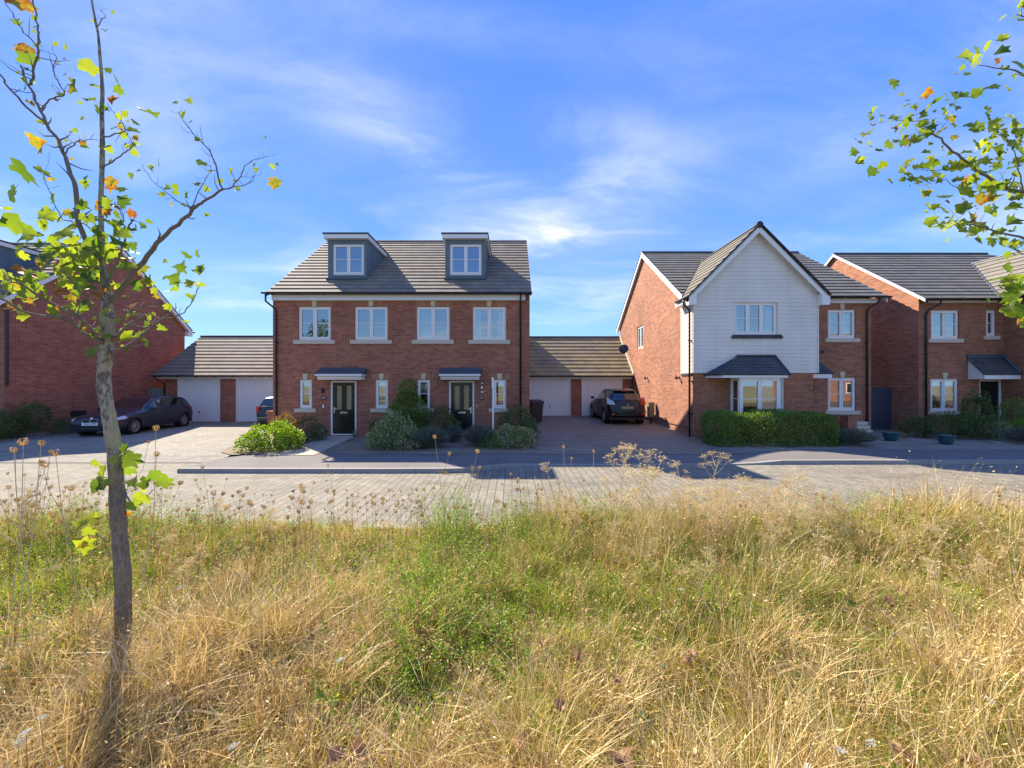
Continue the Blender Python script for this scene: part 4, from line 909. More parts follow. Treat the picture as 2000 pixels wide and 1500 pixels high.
G1 = garages('garage_block', 'brick garage pair with brown tiled roof left of the centre houses', PX(320, gy), PX(545, gy), gy, 19.2, PZ(733.5, 19.2), 22.25, PZ(657.5, 22.25), 0, zt,
        [(PX(346, gy), PX(430, gy)), (PX(460, gy), PX(544, gy))], 'tile', .3, 'l')
gxx = PX(320, gy) + .08; downpipe(G1, [(gxx - .18, 19.2, PZ(733.5, 19.2) - .05), (gxx - .18, 19.2, PZ(733.5, 19.2) - .15), (gxx, gy - .06, PZ(733.5, 19.2) - .42), (gxx, gy - .06, .05)])
gy = 20.4; z0 = .24; zt = PZ(740, gy)
G2 = garages('garage_block', 'brick garage pair with mossy roof between the two nearest houses', PX(1034, gy) - .4, AX0 - .01, gy, 20.08, PZ(734, 20.08), 22.7, PZ(659, 22.7), z0, zt,
        [(PX(1033, gy), PX(1115, gy)), (PX(1136, gy), PX(1216, gy))], 'tile_moss', .0, 'r')
m = MB(); m.hull8([(AX0 - .06, 20.08, 2.44), (AX0 - .012, 20.08, 2.44), (AX0 - .012, 22.7, 4.83), (AX0 - .06, 22.7, 4.83), (AX0 - .06, 20.08, 2.58), (AX0 - .012, 20.08, 2.62), (AX0 - .012, 22.7, 5.0), (AX0 - .06, 22.7, 4.95)])
build('flashing', m, 'stone_grey', G2)

# ------------------------------------------------------------------ things fixed to or standing by the houses
def plaque(x, yy, Z, txt, label):
    X, z = PX(x, Z), PZ(yy, Z); w, h = .17, .12
    P = empty('number_plaque', (X, Z, z), label, 'house number'); m = MB(); m.box(X - w / 2, X + w / 2, Z - .014, Z - .001, z - h / 2, z + h / 2); build('plate', m, 'plaque', P, bevel=.003)
    text_obj('digits', txt, .085, 'white', P, (X, Z - .016, z))
y = 14.15
plaque(632, 777, y, '108', 'number plaque 108 between the small window and left black door of the centre pair'); plaque(940.5, 777, y, '109', 'number plaque 109 under the silver lantern by the right black door')
plaque(1592, 763.5, 14.5, '110', 'number plaque 110 on brick tucked beside the boarded gable'); plaque(1901, 763.5, 15.0, '111', 'number plaque 111 on the right neighbour beside its porch')
X, z = PX(632, y), PZ(761, y)
L = empty('wall_lamp', (X, y, z), 'small black cylinder lamp above the 108 plaque', 'lamp')
m = MB(); m.lathe([(0, -.13), (.035, -.13), (.035, .05), (.02, .06), (0, .06)], (X + .0, y - .09, z), 12); build('lamp_body', m, 'black', L, smooth=True)
m = MB(); m.box(X - .03, X + .03, y - .02, y - .001, z - .06, z + .02); m.box(X - .012, X + .012, y - .06, y - .021, z - .03, z - .01); build('bracket', m, 'black', L)
X, z = PX(631.7, y), PZ(793.5, y); m = MB(); m.box(X - .03, X + .03, y - .022, y - .001, z - .065, z + .065)
tag(build('doorbell', m, 'white', org=(X, y, z), bevel=.006), 'small white doorbell under the 108 plaque', 'doorbell')
X, z = PX(941.6, y), PZ(755, y)
L = empty('wall_lantern', (X, y, z), 'tall silver wall lantern above the 109 plaque', 'lamp')
m = MB(); m.lathe([(0, .17), (.05, .14), (.055, .10), (.045, .09), (.045, -.06), (.05, -.08), (.02, -.12), (0, -.14)], (X, y - .1, z), 12); build('lamp_shade', m, 'metal', L, smooth=True)
m = MB(); m.tube([(X, y - .001, z - .2), (X, y - .06, z - .2), (X, y - .1, z - .12)], .012, 8); m.lathe([(0, y - .02), (.045, y - .02), (.045, y - .001)], (X, 0, z - .2), 12, 'y'); build('bracket', m, 'metal', L)
X, z = PX(855.5, y), PZ(749, y); m = MB(); m.tube([(X, y - .001, z + .1), (X, y - .08, z + .1), (X, y - .1, z + .06), (X, y - .05, z - .02), (X, y - .001, z - .04)], .01, 6)
tag(build('hanging_hook', m, 'black', org=(X, y, z)), 'black iron hook on brick left of the 109 door', 'hook')
X, z = PX(931, y), PZ(793, y); m = MB(); m.box(X - .012, X + .012, y - .02, y - .001, z - .05, z + .05); tag(build('doorbell', m, 'white', org=(X, y, z)), 'tiny white bell push under the 109 plaque', 'doorbell')
# oval lamp and key box of the right neighbour
X, z = PX(1991, 15.0), PZ(750, 15.0)
L = empty('bulkhead_lamp', (X, 15, z), 'white oval bulkhead lamp right of the 111 door', 'lamp')
m = MB(); m.ball((X, 14.93, z), (.075, .07, .11), 12, 8); build('lamp_glass', m, 'white', L, smooth=True); m = MB(); m.lathe([(.0, 14.96), (.095, 14.96), (.095, 14.999)], (X, 0, z), 14, 'y'); build('lamp_base', m, 'metal', L)
X, z = PX(1909, 15.0), PZ(783, 15.0); m = MB(); m.box(X - .06, X + .06, 14.93, 14.999, z - .11, z + .11); m.box(X - .065, X + .065, 14.915, 14.999, z + .112, z + .13)
tag(build('post_box', m, 'black', org=(X, 15, z)), 'small black wall box left of the 111 door', 'box')
# satellite dish
X, Y, z = 6.64, PX(1, 1) and 20.4, 0
Y = 6.42 * F / 221; z = PZ(682, Y)
L = empty('satellite_dish', (6.64, Y, z), 'dark satellite dish on the sunlit orange gable wall', 'satellite dish')
m = MB(); n = 18; dv = Vector((-.35, -.85, .38)).normalized(); q = dv.to_track_quat('Z', 'Y'); c = Vector((6.34, Y, z))
rings = [[c + q @ Vector((r * math.cos(2 * math.pi * k / n), r * 1.08 * math.sin(2 * math.pi * k / n), r * r * .55)) for k in range(n)] for r in (.001, .1, .2, .265)]
for i in range(3):
    for k in range(n): m.face([rings[i][k], rings[i][(k + 1) % n], rings[i + 1][(k + 1) % n], rings[i + 1][k]])
build('dish', m, 'black', L, smooth=True)
m = MB(); m.tube([c - dv * .02, c - dv * .07, (6.5, Y, z - .05), (6.639, Y, z - .05)], .018, 8); build('bracket', m, 'black', L)
m = MB(); m.tube([c + q @ Vector((0, -.26, .05)), c + dv * .3 + Vector((0, 0, -.08))], .012, 6); m.ball(c + dv * .32 + Vector((0, 0, -.06)), .035, 8, 6); build('receiver_arm', m, 'black', L)
for i, (xx, yy) in enumerate(((1259.5, 738), (1320.5, 737.5))):
    Y = 6.5 * F / (xx - 1000); z = PZ(yy, Y)
    L = empty('spot_lamp', (6.64, Y, z), ('black spot lamp on gable wall, the one nearer the garage', 'black spot lamp on gable wall, the one beside the downpipe')[i], 'lamp', 'black spot lamps on the orange gable wall')
    m = MB(); m.lathe([(0, .001), (.05, .001), (.05, .02), (0, .02)], (6.64 - .022, Y, z), 12, 'x'); m.tube([(6.62, Y, z), (6.50, Y, z + .01)], .012, 6); build('bracket', m, 'black', L)
    m = MB(); m.tube([(6.50, Y - .05, z - .04), (6.50, Y + .06, z + .06)], [.055, .035], 10); build('lamp_head', m, 'black', L, smooth=True)
Y = 17.1; X = 6.42
L = empty('meter_cabinet', (X, Y, .2), 'green utility cabinet on a short post against the gable wall', 'cabinet')
m = MB(); m.box(X - .13, X + .13, Y - .1, Y + .1, .48, 1.12); m.box(X - .145, X + .145, Y - .115, Y + .115, 1.122, 1.15); build('cabinet_body', m, 'green_box', L, bevel=.008)
m = MB(); m.box(X - .10, X + .10, Y - .112, Y - .101, .55, 1.05); build('cabinet_door', m, 'green_box', L)
m = MB(); m.box(X - .03, X + .03, Y - .03, Y + .03, .1, .478); build('post', m, 'black', L)
m = MB(); m.tube([(6.61, 16.9, .42), (6.61, 15.6, .35), (6.61, 14.4, .36), (6.61, 13.66, .3)], .012, 6); tag(build('cable', m, 'black', org=(6.61, 15, .3)), 'thin black cable along the foot of the gable wall', 'cable')
# agent sign post, edge on
X, Y = PX(963, 12.2), 12.2
L = empty('agent_sign_post', (X, Y, 0), 'white agent sign post with board seen edge-on beside 109', 'sign post')
m = MB(); m.box(X - .025, X + .025, Y, Y + .05, -.02, PZ(737, Y)); build('post', m, 'white', L, bevel=.003)
m = MB(); m.box(X - .045, X - .027, Y + .0, Y + .75, PZ(780, Y), PZ(757, Y)); build('lower_board', m, 'black', L)
m = MB(); m.box(X - .045, X - .027, Y + .0, Y + .75, PZ(756.5, Y), PZ(737, Y)); build('upper_board', m, 'white', L)
# small service marker
X, Y = PX(628, 13.3), 13.3
L = empty('marker_post', (X, Y, 0), 'short grey-green marker post beside the 108 door path', 'marker post')
m = MB(); m.box(X - .035, X + .035, Y - .03, Y + .03, -.02, .30); build('post', m, 'dormer', L); m = MB(); m.box(X - .07, X + .07, Y - .045, Y + .03, .302, .45); build('marker_head', m, 'stone_grey', L, bevel=.01)
# brick pier by the small car
X0_, Y0_ = PX(522, 15.3), 15.3
L = empty('brick_pier', (X0_, Y0_, 0), 'low red brick pier left of the centre house corner', 'pier')
m = MB(); m.box(X0_, X0_ + .42, Y0_, Y0_ + .42, -.05, .82); build('pier_body', m, 'brick', L); m = MB(); m.box(X0_ - .03, X0_ + .45, Y0_ - .03, Y0_ + .45, .822, .88); build('pier_cap', m, 'brick', L)
# wheelie bin
def wheelie(X, Y, z, label, rz=0):
    L = empty('wheelie_bin', (X, Y, z), label, 'bin', rz=rz, local=True)
    m = MB(); m.hull8([(-.22, -.26, .06), (.22, -.26, .06), (.22, .2, .06), (-.22, .2, .06), (-.28, -.34, .93), (.28, -.34, .93), (.28, .34, .93), (-.28, .34, .93)]); m.box(-.3, .3, -.36, .36, .9, .94); build('bin_body', m, 'bin', L, bevel=.015)
    m = MB(); m.hull8([(-.31, -.38, .95), (.31, -.38, .95), (.31, .38, .97), (-.31, .38, .97), (-.29, -.35, 1.0), (.29, -.35, 1.0), (.29, .36, 1.06), (-.29, .36, 1.06)]); m.tube([(-.25, .4, 1.0), (.25, .4, 1.0)], .018, 8); build('lid', m, 'bin', L, bevel=.01)
    for s in (-1, 1):
        m = MB(); m.lathe([(0, s * .2), (.1, s * .2), (.1, s * .25), (0, s * .25)], (0, .26, .1), 14, 'x'); build('wheel', m, 'tyre', L)
wheelie(1.12, 17.2, rdz(17.2), 'burgundy wheelie bin behind the corner of the centre house', R(8))
# gates
def gate(name, label, x0, x1, Y, z1, mat):
    L = empty(name, (x0, Y, 0), label, 'gate'); m = MB(); n = max(3, int((x1 - x0) / .14)); w = (x1 - x0) / n
    for i in range(n): m.box(x0 + w * i + .004, x0 + w * (i + 1) - .004, Y, Y + .02, .03, z1)
    build('boards', m, mat, L); m = MB()
    for z in (.25, 1.0, 1.6): m.box(x0 + .02, x1 - .02, Y + .021, Y + .06, z, z + .09)
    m.box(x0 + .0, x0 + .07, Y + .061, Y + .13, 0, z1 + .0); m.box(x1 - .07, x1, Y + .061, Y + .13, 0, z1); build('gate_frame', m, mat, L)
    m = MB(); m.box(x0 + .16, x0 + .2, Y - .03, Y - .001, .9, 1.05); build('handle', m, 'metal', L)
gate('side_gate', 'dark blue-grey boarded gate between the two right-hand houses', 14.17, 16.47, 16.05, 1.86, 'gate')
gate('side_gate', 'weathered grey gate left of the left garage wall', -19.28, -18.45, 19.6, 1.82, 'wood')
# pots and planters
for (xx, yb_, w, Z, lb) in ((1739.5, 861, .20, 13.0, 'glazed teal bowl pot, the one nearer the blue-grey gate'), (1847.5, 868, .19, 12.3, 'glazed teal bowl pot below the right-hand downpipe')):
    X = PX(xx, Z); L = empty('bowl_pot', (X, Z, 0), lb, 'plant pot', 'teal bowl pots on the gravel')
    m = MB(); m.lathe([(0, .0), (.11, .0), (.17, .06), (w + .01, .2), (w + .02, .27), (w + .035, .275), (w + .035, .30), (w, .30), (w - .02, .26), (0, .25)], (X, Z, 0), 24); build('bowl', m, 'teal', L, smooth=True)
    m = MB(); m.ball((X, Z, .25), (w - .03, w - .03, .05), 14, 6); build('potting_soil', m, 'soil', L)
L = empty('stepped_stone', (13.2, 14.1, 0), 'stepped grey stone stand below the lower right window', 'stone stand')
for i in range(4):
    m = MB(); m.box(13.0 + i * .03, 13.5 + i * .03, 13.75 + i * .12, 14.35, .02 + i * .14, .14 + i * .14); build('step', m, 'stone_grey', L, bevel=.01)
L = empty('terracotta_planter', (12.72, 13.95, 0), 'plain brown planter block beside the stepped stone stand', 'planter')
m = MB(); m.box(12.55, 12.88, 13.8, 14.15, 0, .78); build('planter_body', m, 'brick', L, bevel=.015); m = MB(); m.box(12.59, 12.84, 13.84, 14.11, .781, .80); build('potting_soil', m, 'soil', L)

# ------------------------------------------------------------------ cars
def smooth(a, k):
    a = np.pad(a, (k, k), mode='edge'); ker = np.ones(2 * k + 1) / (2 * k + 1); return np.convolve(a, ker, mode='valid')
def car(name, label, loc, rz, P, mats, detail):
    R_ = empty(name, loc, label, 'car', rz=rz, local=True)
    Lc, Wd = P['L'], P['W'] / 2; n = 170; ys = np.linspace(0, Lc, n)
    def cv(key, k=3): pts = P[key]; return smooth(np.interp(ys, [p[0] for p in pts], [p[1] for p in pts]), k)
    zt, zb, zl, w, wt = cv('top'), cv('bot', 2), cv('belt'), cv('half', 2), cv('tophalf', 3)
    segs = 7; sub = 7; G = []; SV = []
    for i in range(n):
        W_, b_, l_, t_ = w[i], zb[i], min(zl[i], zt[i] - .03), zt[i]; T_ = min(wt[i], W_ * .97)
        C = np.array([(0, b_), (W_ * .84, b_), (W_ * .965, b_ + .1), (W_, b_ + (l_ - b_) * .6), (W_ * .975, l_), (T_, max(l_ + .01, t_ - .05)), (T_ * .78, t_ - .008), (0, t_ + .015)])
        Cp = np.vstack([2 * C[0] - C[1], C, 2 * C[-1] - C[-2]]); row = []
        for s in range(segs):
            p0, p1, p2, p3 = Cp[s], Cp[s + 1], Cp[s + 2], Cp[s + 3]
            for j in range(sub + (1 if s == segs - 1 else 0)):
                u = j / sub; k_ = .32
                m1, m2 = (p2 - p0) * k_, (p3 - p1) * k_
                if s in (3, 4): m1 = (p2 - p1) * .8 if s == 4 else m1; m2 = (p2 - p1) * .8 if s == 4 else m2
                h = (2 * u**3 - 3 * u**2 + 1) * p1 + (u**3 - 2 * u**2 + u) * m1 + (-2 * u**3 + 3 * u**2) * p2 + (u**3 - u**2) * m2
                row.append(h)
                if i == 0: SV.append(s + u)
        G.append(row)
    G = np.array(G); m_ = G.shape[1]; parts = {}
    wh = P['wheels']; ra = P['arch']; rr = P['r']
    for side in (1, -1):
        for i in range(n - 1):
            for j in range(m_ - 1):
                s = (SV[j] + SV[j + 1]) / 2; yc_ = (ys[i] + ys[i + 1]) / 2; c = (G[i][j] + G[i + 1][j + 1]) / 2
                kind = P['cls'](s, yc_, c[0], c[1], zt[i], zl[i])
                if s < 3.9 and s > .3 and any(math.hypot(yc_ - q, c[1] - rr) < ra for q in wh): continue
                q = [(side * G[i][j][0], ys[i], G[i][j][1]), (side * G[i][j + 1][0], ys[i], G[i][j + 1][1]), (side * G[i + 1][j + 1][0], ys[i + 1], G[i + 1][j + 1][1]), (side * G[i + 1][j][0], ys[i + 1], G[i + 1][j][1])]
                if side < 0: q = q[::-1]
                key = kind if kind in ('body', 'windscreen', 'rear_window', 'roof_panel') else kind + str(side)
                parts.setdefault(key, []).append(q)
    for e, i in ((0, 0), (1, n - 1)):
        ring = [(G[i][j][0], ys[i], G[i][j][1]) for j in range(m_)] + [(-G[i][j][0], ys[i], G[i][j][1]) for j in range(m_ - 2, 0, -1)]
        parts['body'].append(ring[::-1] if e == 0 else ring)
    for key, fs in parts.items():
        m = MB(); idx = {}
        for q in fs:
            f = []
            for p in q:
                k = tuple(round(v, 4) for v in p)
                if k not in idx: idx[k] = m.pt(p)
                f.append(idx[k])
            if len(set(f)) < 3: continue
            m.f.append(f); m.uv.append(None); m.mi.append(0)
        kn = key.rstrip('-1') if key[-1] == '1' else key
        o = build(kn, m, mats[kn], R_, smooth=True, uv=False)
    m = MB(); m.box(-Wd * .86, Wd * .86, .12, Lc - .12, .2, .62); build('underbody', m, 'ink', R_, uv=False)
    for q in wh:
        for s in (-1, 1):
            xo = s * (Wd - .02); xi = s * (Wd - .23)
            m = MB(); m.lathe([(rr * .66, xi), (rr * .93, xi), (rr, xi + s * .03), (rr, xo - s * .03), (rr * .93, xo), (rr * .68, xo)], (0, q, rr), 28, 'x'); wl_ = build('wheel', m, 'tyre', R_, smooth=True, uv=False)
            m = MB(); m.lathe([(rr * .68, xo), (rr * .70, xo - s * .01), (rr * .62, xo - s * .02), (rr * .60, xi)], (0, q, rr), 28, 'x'); m.lathe([(0, xo - s * .01), (rr * .14, xo - s * .012), (rr * .16, xo - s * .04)], (0, q, rr), 12, 'x')
            for k in range(P.get('spokes', 5)):
                a = 2 * math.pi * k / P.get('spokes', 5) + .2; ca, sa = math.cos(a), math.sin(a); hw = rr * P.get('sw', .07)
                def pp(r_, o_, d_): return (xo - s * d_, q + ca * r_ - sa * o_, rr + sa * r_ + ca * o_)
                m.hull8([pp(rr * .12, -hw, .05), pp(rr * .66, -hw * .7, .05), pp(rr * .66, hw * .7, .05), pp(rr * .12, hw, .05), pp(rr * .12, -hw, .02), pp(rr * .66, -hw * .7, .012), pp(rr * .66, hw * .7, .012), pp(rr * .12, hw, .02)])
            build('rim', m, 'alloy', wl_, uv=False)
            m = MB(); m.lathe([(ra * .99, xi), (ra * .99, s * (Wd - .012))], (0, q, rr), 28, 'x'); build('wheel_arch', m, 'ink', R_, uv=False)
    for s in (-1, 1):
        my, mz = P['mirror']; m = MB(); m.ball((s * (Wd + .09), my, mz), (.1, .06, .065), 12, 8); m.tube([(s * (Wd - .04), my + .02, mz - .06), (s * (Wd + .05), my, mz - .03)], .022, 6); build('door_mirror', m, mats['mirror'], R_, smooth=True, uv=False)
    detail(R_, P, mats); return R_
def seams(R_, lines, Wf, mat='ink'):
    m = MB()
    for pts in lines:
        for s in (-1, 1): m.tube([(s * Wf(p), p[0], p[1]) for p in pts], .006, 4)
    build('door_seam', m, mat, R_, uv=False)
# grey hatchback, front towards the street
B = dict(L=4.32, W=1.77, r=.315, arch=.355, wheels=(.80, 3.49), spokes=10, sw=.045, mirror=(1.55, .98),
    top=[(0, .60), (.05, .68), (.25, .76), (.8, .88), (1.3, .97), (1.45, 1.02), (2.0, 1.38), (2.45, 1.45), (3.1, 1.45), (3.8, 1.40), (3.95, 1.32), (4.18, 1.04), (4.27, .95), (4.32, .70)],
    bot=[(0, .30), (.1, .22), (.6, .2), (3.8, .2), (4.2, .26), (4.32, .36)], belt=[(0, .55), (.2, .64), (.8, .80), (1.4, .88), (3.6, .96), (4.1, .92), (4.32, .62)],
    half=[(0, .62), (.04, .70), (.14, .80), (.35, .865), (.8, .885), (3.7, .885), (4.1, .83), (4.26, .76), (4.32, .66)],
    tophalf=[(0, .58), (.3, .74), (1.2, .78), (1.4, .74), (2.1, .60), (2.6, .585), (3.6, .57), (3.8, .58), (4.1, .68), (4.32, .55)])
def cls_b(s, y, x, z, zt, zl):
    if 1.38 < y < 2.10 and s > 5.1: return 'windscreen'
    if 3.82 < y < 4.12 and s > 5.15: return 'rear_window'
    if 4.22 < s < 4.92 and 1.72 < y < 3.86 and z < zt - .055 and z > zl + .015:
        if abs(y - 2.55) < .035 or (y > 3.38 and z - zl > (3.86 - y) * .9 + .02): return 'body'
        return 'side_window'
    if s > 3.1 and s < 5.0 and y > 3.98 and .72 < z < .95: return 'tail_lamp'
    if 2.2 < s < 5.2 and .05 < y < .46 and z > .60 + y * .12 and z < .715 + y * .22 and x > .5: return 'headlamp'
    return 'body'
B['cls'] = cls_b
def det_b(R_, P, mats):
    for s in (-1, 1):
        m = MB(); c = (s * .135, -.012, .60)
        pts = [(c[0] + .115 * math.copysign(abs(math.cos(a)) ** .5, math.cos(a)), c[2] + .062 * math.copysign(abs(math.sin(a)) ** .5, math.sin(a))) for a in [2 * math.pi * k / 20 for k in range(20)]]
        m.prism(pts, -.02, .03); kg = build('grille', m, 'ink', R_, uv=False)
        m = MB(); m.tube([(p[0], -.022, p[1]) for p in pts + pts[:2]], .009, 6, cap=False); build('grille_surround', m, 'alloy', kg, uv=False)
        m = MB(); m.prism([(s * .42, .27), (s * .68, .29), (s * .68, .42), (s * .42, .40)][::s], .02, .06); build('air_intake', m, 'ink', R_, uv=False)
        m = MB(); m.lathe([(0, .015), (.045, .015), (.045, .05)], (s * .55, 0, .345), 12, 'y'); build('fog_lamp', m, 'clear_lens', R_, uv=False)
    m = MB(); m.box(-.36, .36, -.012, .05, .27, .40); build('lower_intake', m, 'ink', R_, uv=False)
    m = MB(); m.box(-.26, .26, -.035, -.014, .435, .545); pl = build('number_plate', m, 'plate', R_, uv=False)
    text_obj('plate_text', 'YK63 UTP', .095, 'ink', pl, (0, -.037, .49))
    m = MB(); m.lathe([(0, .0), (.04, .0), (.04, .02)], (0, .03, .70), 14, 'y'); build('badge', m, 'white', R_, uv=False)
    seams(R_, [[(1.5, .3), (1.45, .6), (1.5, .88)], [(2.62, .3), (2.62, .9)], [(3.3, .55), (3.2, .62), (3.3, .9)]], lambda p: .889 if p[1] < .8 else .875)
    for q in (2.4, ):
        for s in (-1, 1): m = MB(); m.box(s * .885 - .015, s * .885 + .015, q - .1, q + .1, .82, .845); build('handle', m, mats['body'], R_, uv=False)
mt = dict(body='paint_grey', windscreen='car_glass', rear_window='car_glass', side_window='car_glass', tail_lamp='red_lens', headlamp='clear_lens', mirror='paint_grey', roof_panel='paint_grey')
car('parked_car', 'graphite grey hatchback parked nose-out against the shaded gable wall', (-15.85, 13.9, 0), R(8.5), B, mt, det_b)
# dark crossover, tail towards the street
J = dict(L=4.13, W=1.77, r=.345, arch=.40, wheels=(.82, 3.35), spokes=6, sw=.09, mirror=(1.45, 1.12),
    top=[(0, .70), (.06, .82), (.3, .92), (1.1, 1.05), (1.3, 1.12), (1.85, 1.48), (2.3, 1.57), (3.0, 1.55), (3.45, 1.49), (3.6, 1.45), (3.95, 1.10), (4.03, 1.03), (4.09, .98), (4.13, .60)],
    bot=[(0, .36), (.1, .28), (.6, .25), (3.5, .25), (4.0, .30), (4.13, .40)], belt=[(0, .62), (.5, .86), (1.4, 1.0), (3.2, 1.10), (3.9, 1.0), (4.05, .85), (4.13, .55)],
    half=[(0, .60), (.05, .70), (.15, .80), (.4, .875), (3.3, .885), (3.7, .875), (3.98, .82), (4.08, .76), (4.13, .68)],
    tophalf=[(0, .55), (.3, .72), (1.2, .78), (1.8, .62), (2.3, .58), (3.3, .55), (3.6, .54), (3.9, .60), (4.03, .68), (4.13, .6)])
def cls_j(s, y, x, z, zt, zl):
    if 1.22 < y < 1.85 and s > 5.1: return 'windscreen'
    if 3.60 < y < 3.97 and s > 5.2: return 'rear_window'
    if 4.2 < s < 4.9 and 1.5 < y < 3.25 and z < zt - .06 and z > zl + .01:
        return 'body' if abs(y - 2.4) < .04 else 'side_window'
    return 'body'
J['cls'] = cls_j
def det_j(R_, P, mats):
    yE = 4.13
    m = MB(); m.box(-.26, .26, yE + .002, yE + .014, .70, .81); build('number_plate', m, 'plate_y', R_, uv=False)
    m = MB(); m.lathe([(.028, yE - .01), (.048, yE + .006), (.055, yE - .01)], (0, 0, .885), 14, 'y'); m.box(-.055, .055, yE - .02, yE + .006, .877, .893); build('badge', m, 'alloy', R_, uv=False)
    for s in (-1, 1):
        m = MB(); m.box(s * .64 - .07, s * .64 + .07, yE - .06, yE + .016, .42, .49); build('reflector', m, 'red_lens', R_, uv=False)
        m = MB(); m.hull8([(s * .54, 3.95, .88), (s * .84, 3.80, .90), (s * .86, 3.97, .90), (s * .54, 4.115, .88), (s * .60, 3.90, 1.02), (s * .80, 3.62, 1.22), (s * .84, 3.80, 1.20), (s * .62, 4.06, 1.03)][::1]); build('tail_lamp', m, 'red_lens' if s < 0 else 'clear_lens', R_, uv=False)
        m = MB(); m.tube([(s * .5, 2.1, 1.57), (s * .5, 3.3, 1.53)], .015, 6); build('roof_rail', m, 'ink', R_, uv=False)
    m = MB(); m.box(-.70, .70, yE - .14, yE + .02, .50, .535); build('bumper_trim', m, 'black', R_, uv=False)
    m = MB(); m.box(-.5, .5, yE - .1, yE + .008, .40, .47); build('rear_diffuser', m, 'black', R_, uv=False)
    m = MB(); m.box(-.15, .15, 3.66, 3.70, 1.475, 1.525); build('brake_lamp', m, 'red_lens', R_, uv=False)
    m = MB(); m.prism([(3.4, 1.525), (3.68, 1.50), (3.68, 1.485), (3.4, 1.5)], -.5, .5, 'x'); build('spoiler', m, mats['body'], R_, uv=False)
    m = MB(); m.tube([(0, 4.0, 1.08), (.08, 3.86, 1.22), (.3, 3.8, 1.27)], .009, 5); build('wiper', m, 'ink', R_, uv=False)
mt2 = dict(mt); mt2.update(body='paint_black', mirror='paint_black', roof_panel='paint_black')
car('parked_car', 'black compact crossover parked tail-out beside the orange gable wall', (5.1, 20.42, rdz(17.5) - .02), R(180), J, mt2, det_j)
# small dark green car with white roof, mostly behind the centre house
N = dict(L=3.82, W=1.73, r=.31, arch=.35, wheels=(.72, 3.2), spokes=6, sw=.09, mirror=(1.2, 1.0),
    top=[(0, .66), (.06, .76), (.3, .84), (1.0, .93), (1.2, 1.0), (1.6, 1.33), (2.0, 1.41), (3.2, 1.40), (3.4, 1.36), (3.62, 1.02), (3.7, .96), (3.78, .9), (3.82, .6)],
    bot=[(0, .32), (.1, .25), (3.5, .23), (3.82, .33)], belt=[(0, .6), (.5, .8), (1.2, .92), (3.5, .95), (3.7, .86), (3.82, .55)],
    half=[(0, .6), (.08, .72), (.3, .84), (.7, .865), (3.3, .865), (3.6, .82), (3.76, .76), (3.82, .66)], tophalf=[(0, .55), (.4, .74), (1.1, .76), (1.6, .64), (3.3, .6), (3.6, .68), (3.82, .6)])
def cls_m(s, y, x, z, zt, zl):
    if 1.1 < y < 1.6 and s > 5.1: return 'windscreen'
    if 3.41 < y < 3.64 and s > 5.1: return 'rear_window'
    if 4.15 < s < 4.9 and 1.3 < y < 3.35 and z < zt - .06 and z > zl + .01: return 'body' if abs(y - 2.3) < .04 else 'side_window'
    if s > 4.9 and 1.6 <= y <= 3.41: return 'roof_panel'
    return 'body'
N['cls'] = cls_m
def det_m(R_, P, mats):
    for s in (-1, 1):
        m = MB(); m.prism([(s * .60, .70), (s * .74, .70), (s * .72, .96), (s * .60, .96)][::s], 3.68, 3.80); build('tail_lamp', m, 'red_lens', R_, uv=False)
    m = MB(); m.box(-.26, .26, 3.822, 3.835, .62, .73); build('number_plate', m, 'plate_y', R_, uv=False)
    m = MB(); m.box(-.7, .7, 3.79, 3.83, .46, .48); build('bumper_trim', m, 'alloy', R_, uv=False)
mt3 = dict(mt); mt3.update(body='paint_green', mirror='paint_white', roof_panel='paint_white')
car('parked_car', 'small dark car with white roof half hidden by the centre house', (-11.0, 20.75, 0), R(180), N, mt3, det_m)

# ------------------------------------------------------------------ foliage
def runit(n):
    v = rng.normal(size=(n, 3)); return v / np.linalg.norm(v, axis=1, keepdims=True)
def rhomb(P, D, N_, size, asp=.5, fold=.15):
    """leaf quads from base P along D with normal N_"""
    n = len(P); size = np.broadcast_to(size, n)[:, None]; Sd = np.cross(D, N_); Sd /= np.linalg.norm(Sd, axis=1, keepdims=True) + 1e-9
    mid = P + D * size * .5 + N_ * size * fold
    V = np.stack([P, mid - Sd * size * asp * .5, P + D * size, mid + Sd * size * asp * .5], 1).reshape(-1, 3)
    return V, (np.arange(n)[:, None] * 4 + np.array([[0, 1, 2, 3]]))
def lump(D, k, amp):
    ph = rng.uniform(0, 6.3, (k, 3)); fr = rng.uniform(2, 6, (k, 3)); s = 0
    for a, f in zip(ph, fr): s = s + np.sin(D[:, 0] * f[0] + a[0]) * np.sin(D[:, 1] * f[1] + a[1]) * np.sin(D[:, 2] * f[2] + a[2])
    return 1 + amp * s / math.sqrt(k) * 1.4
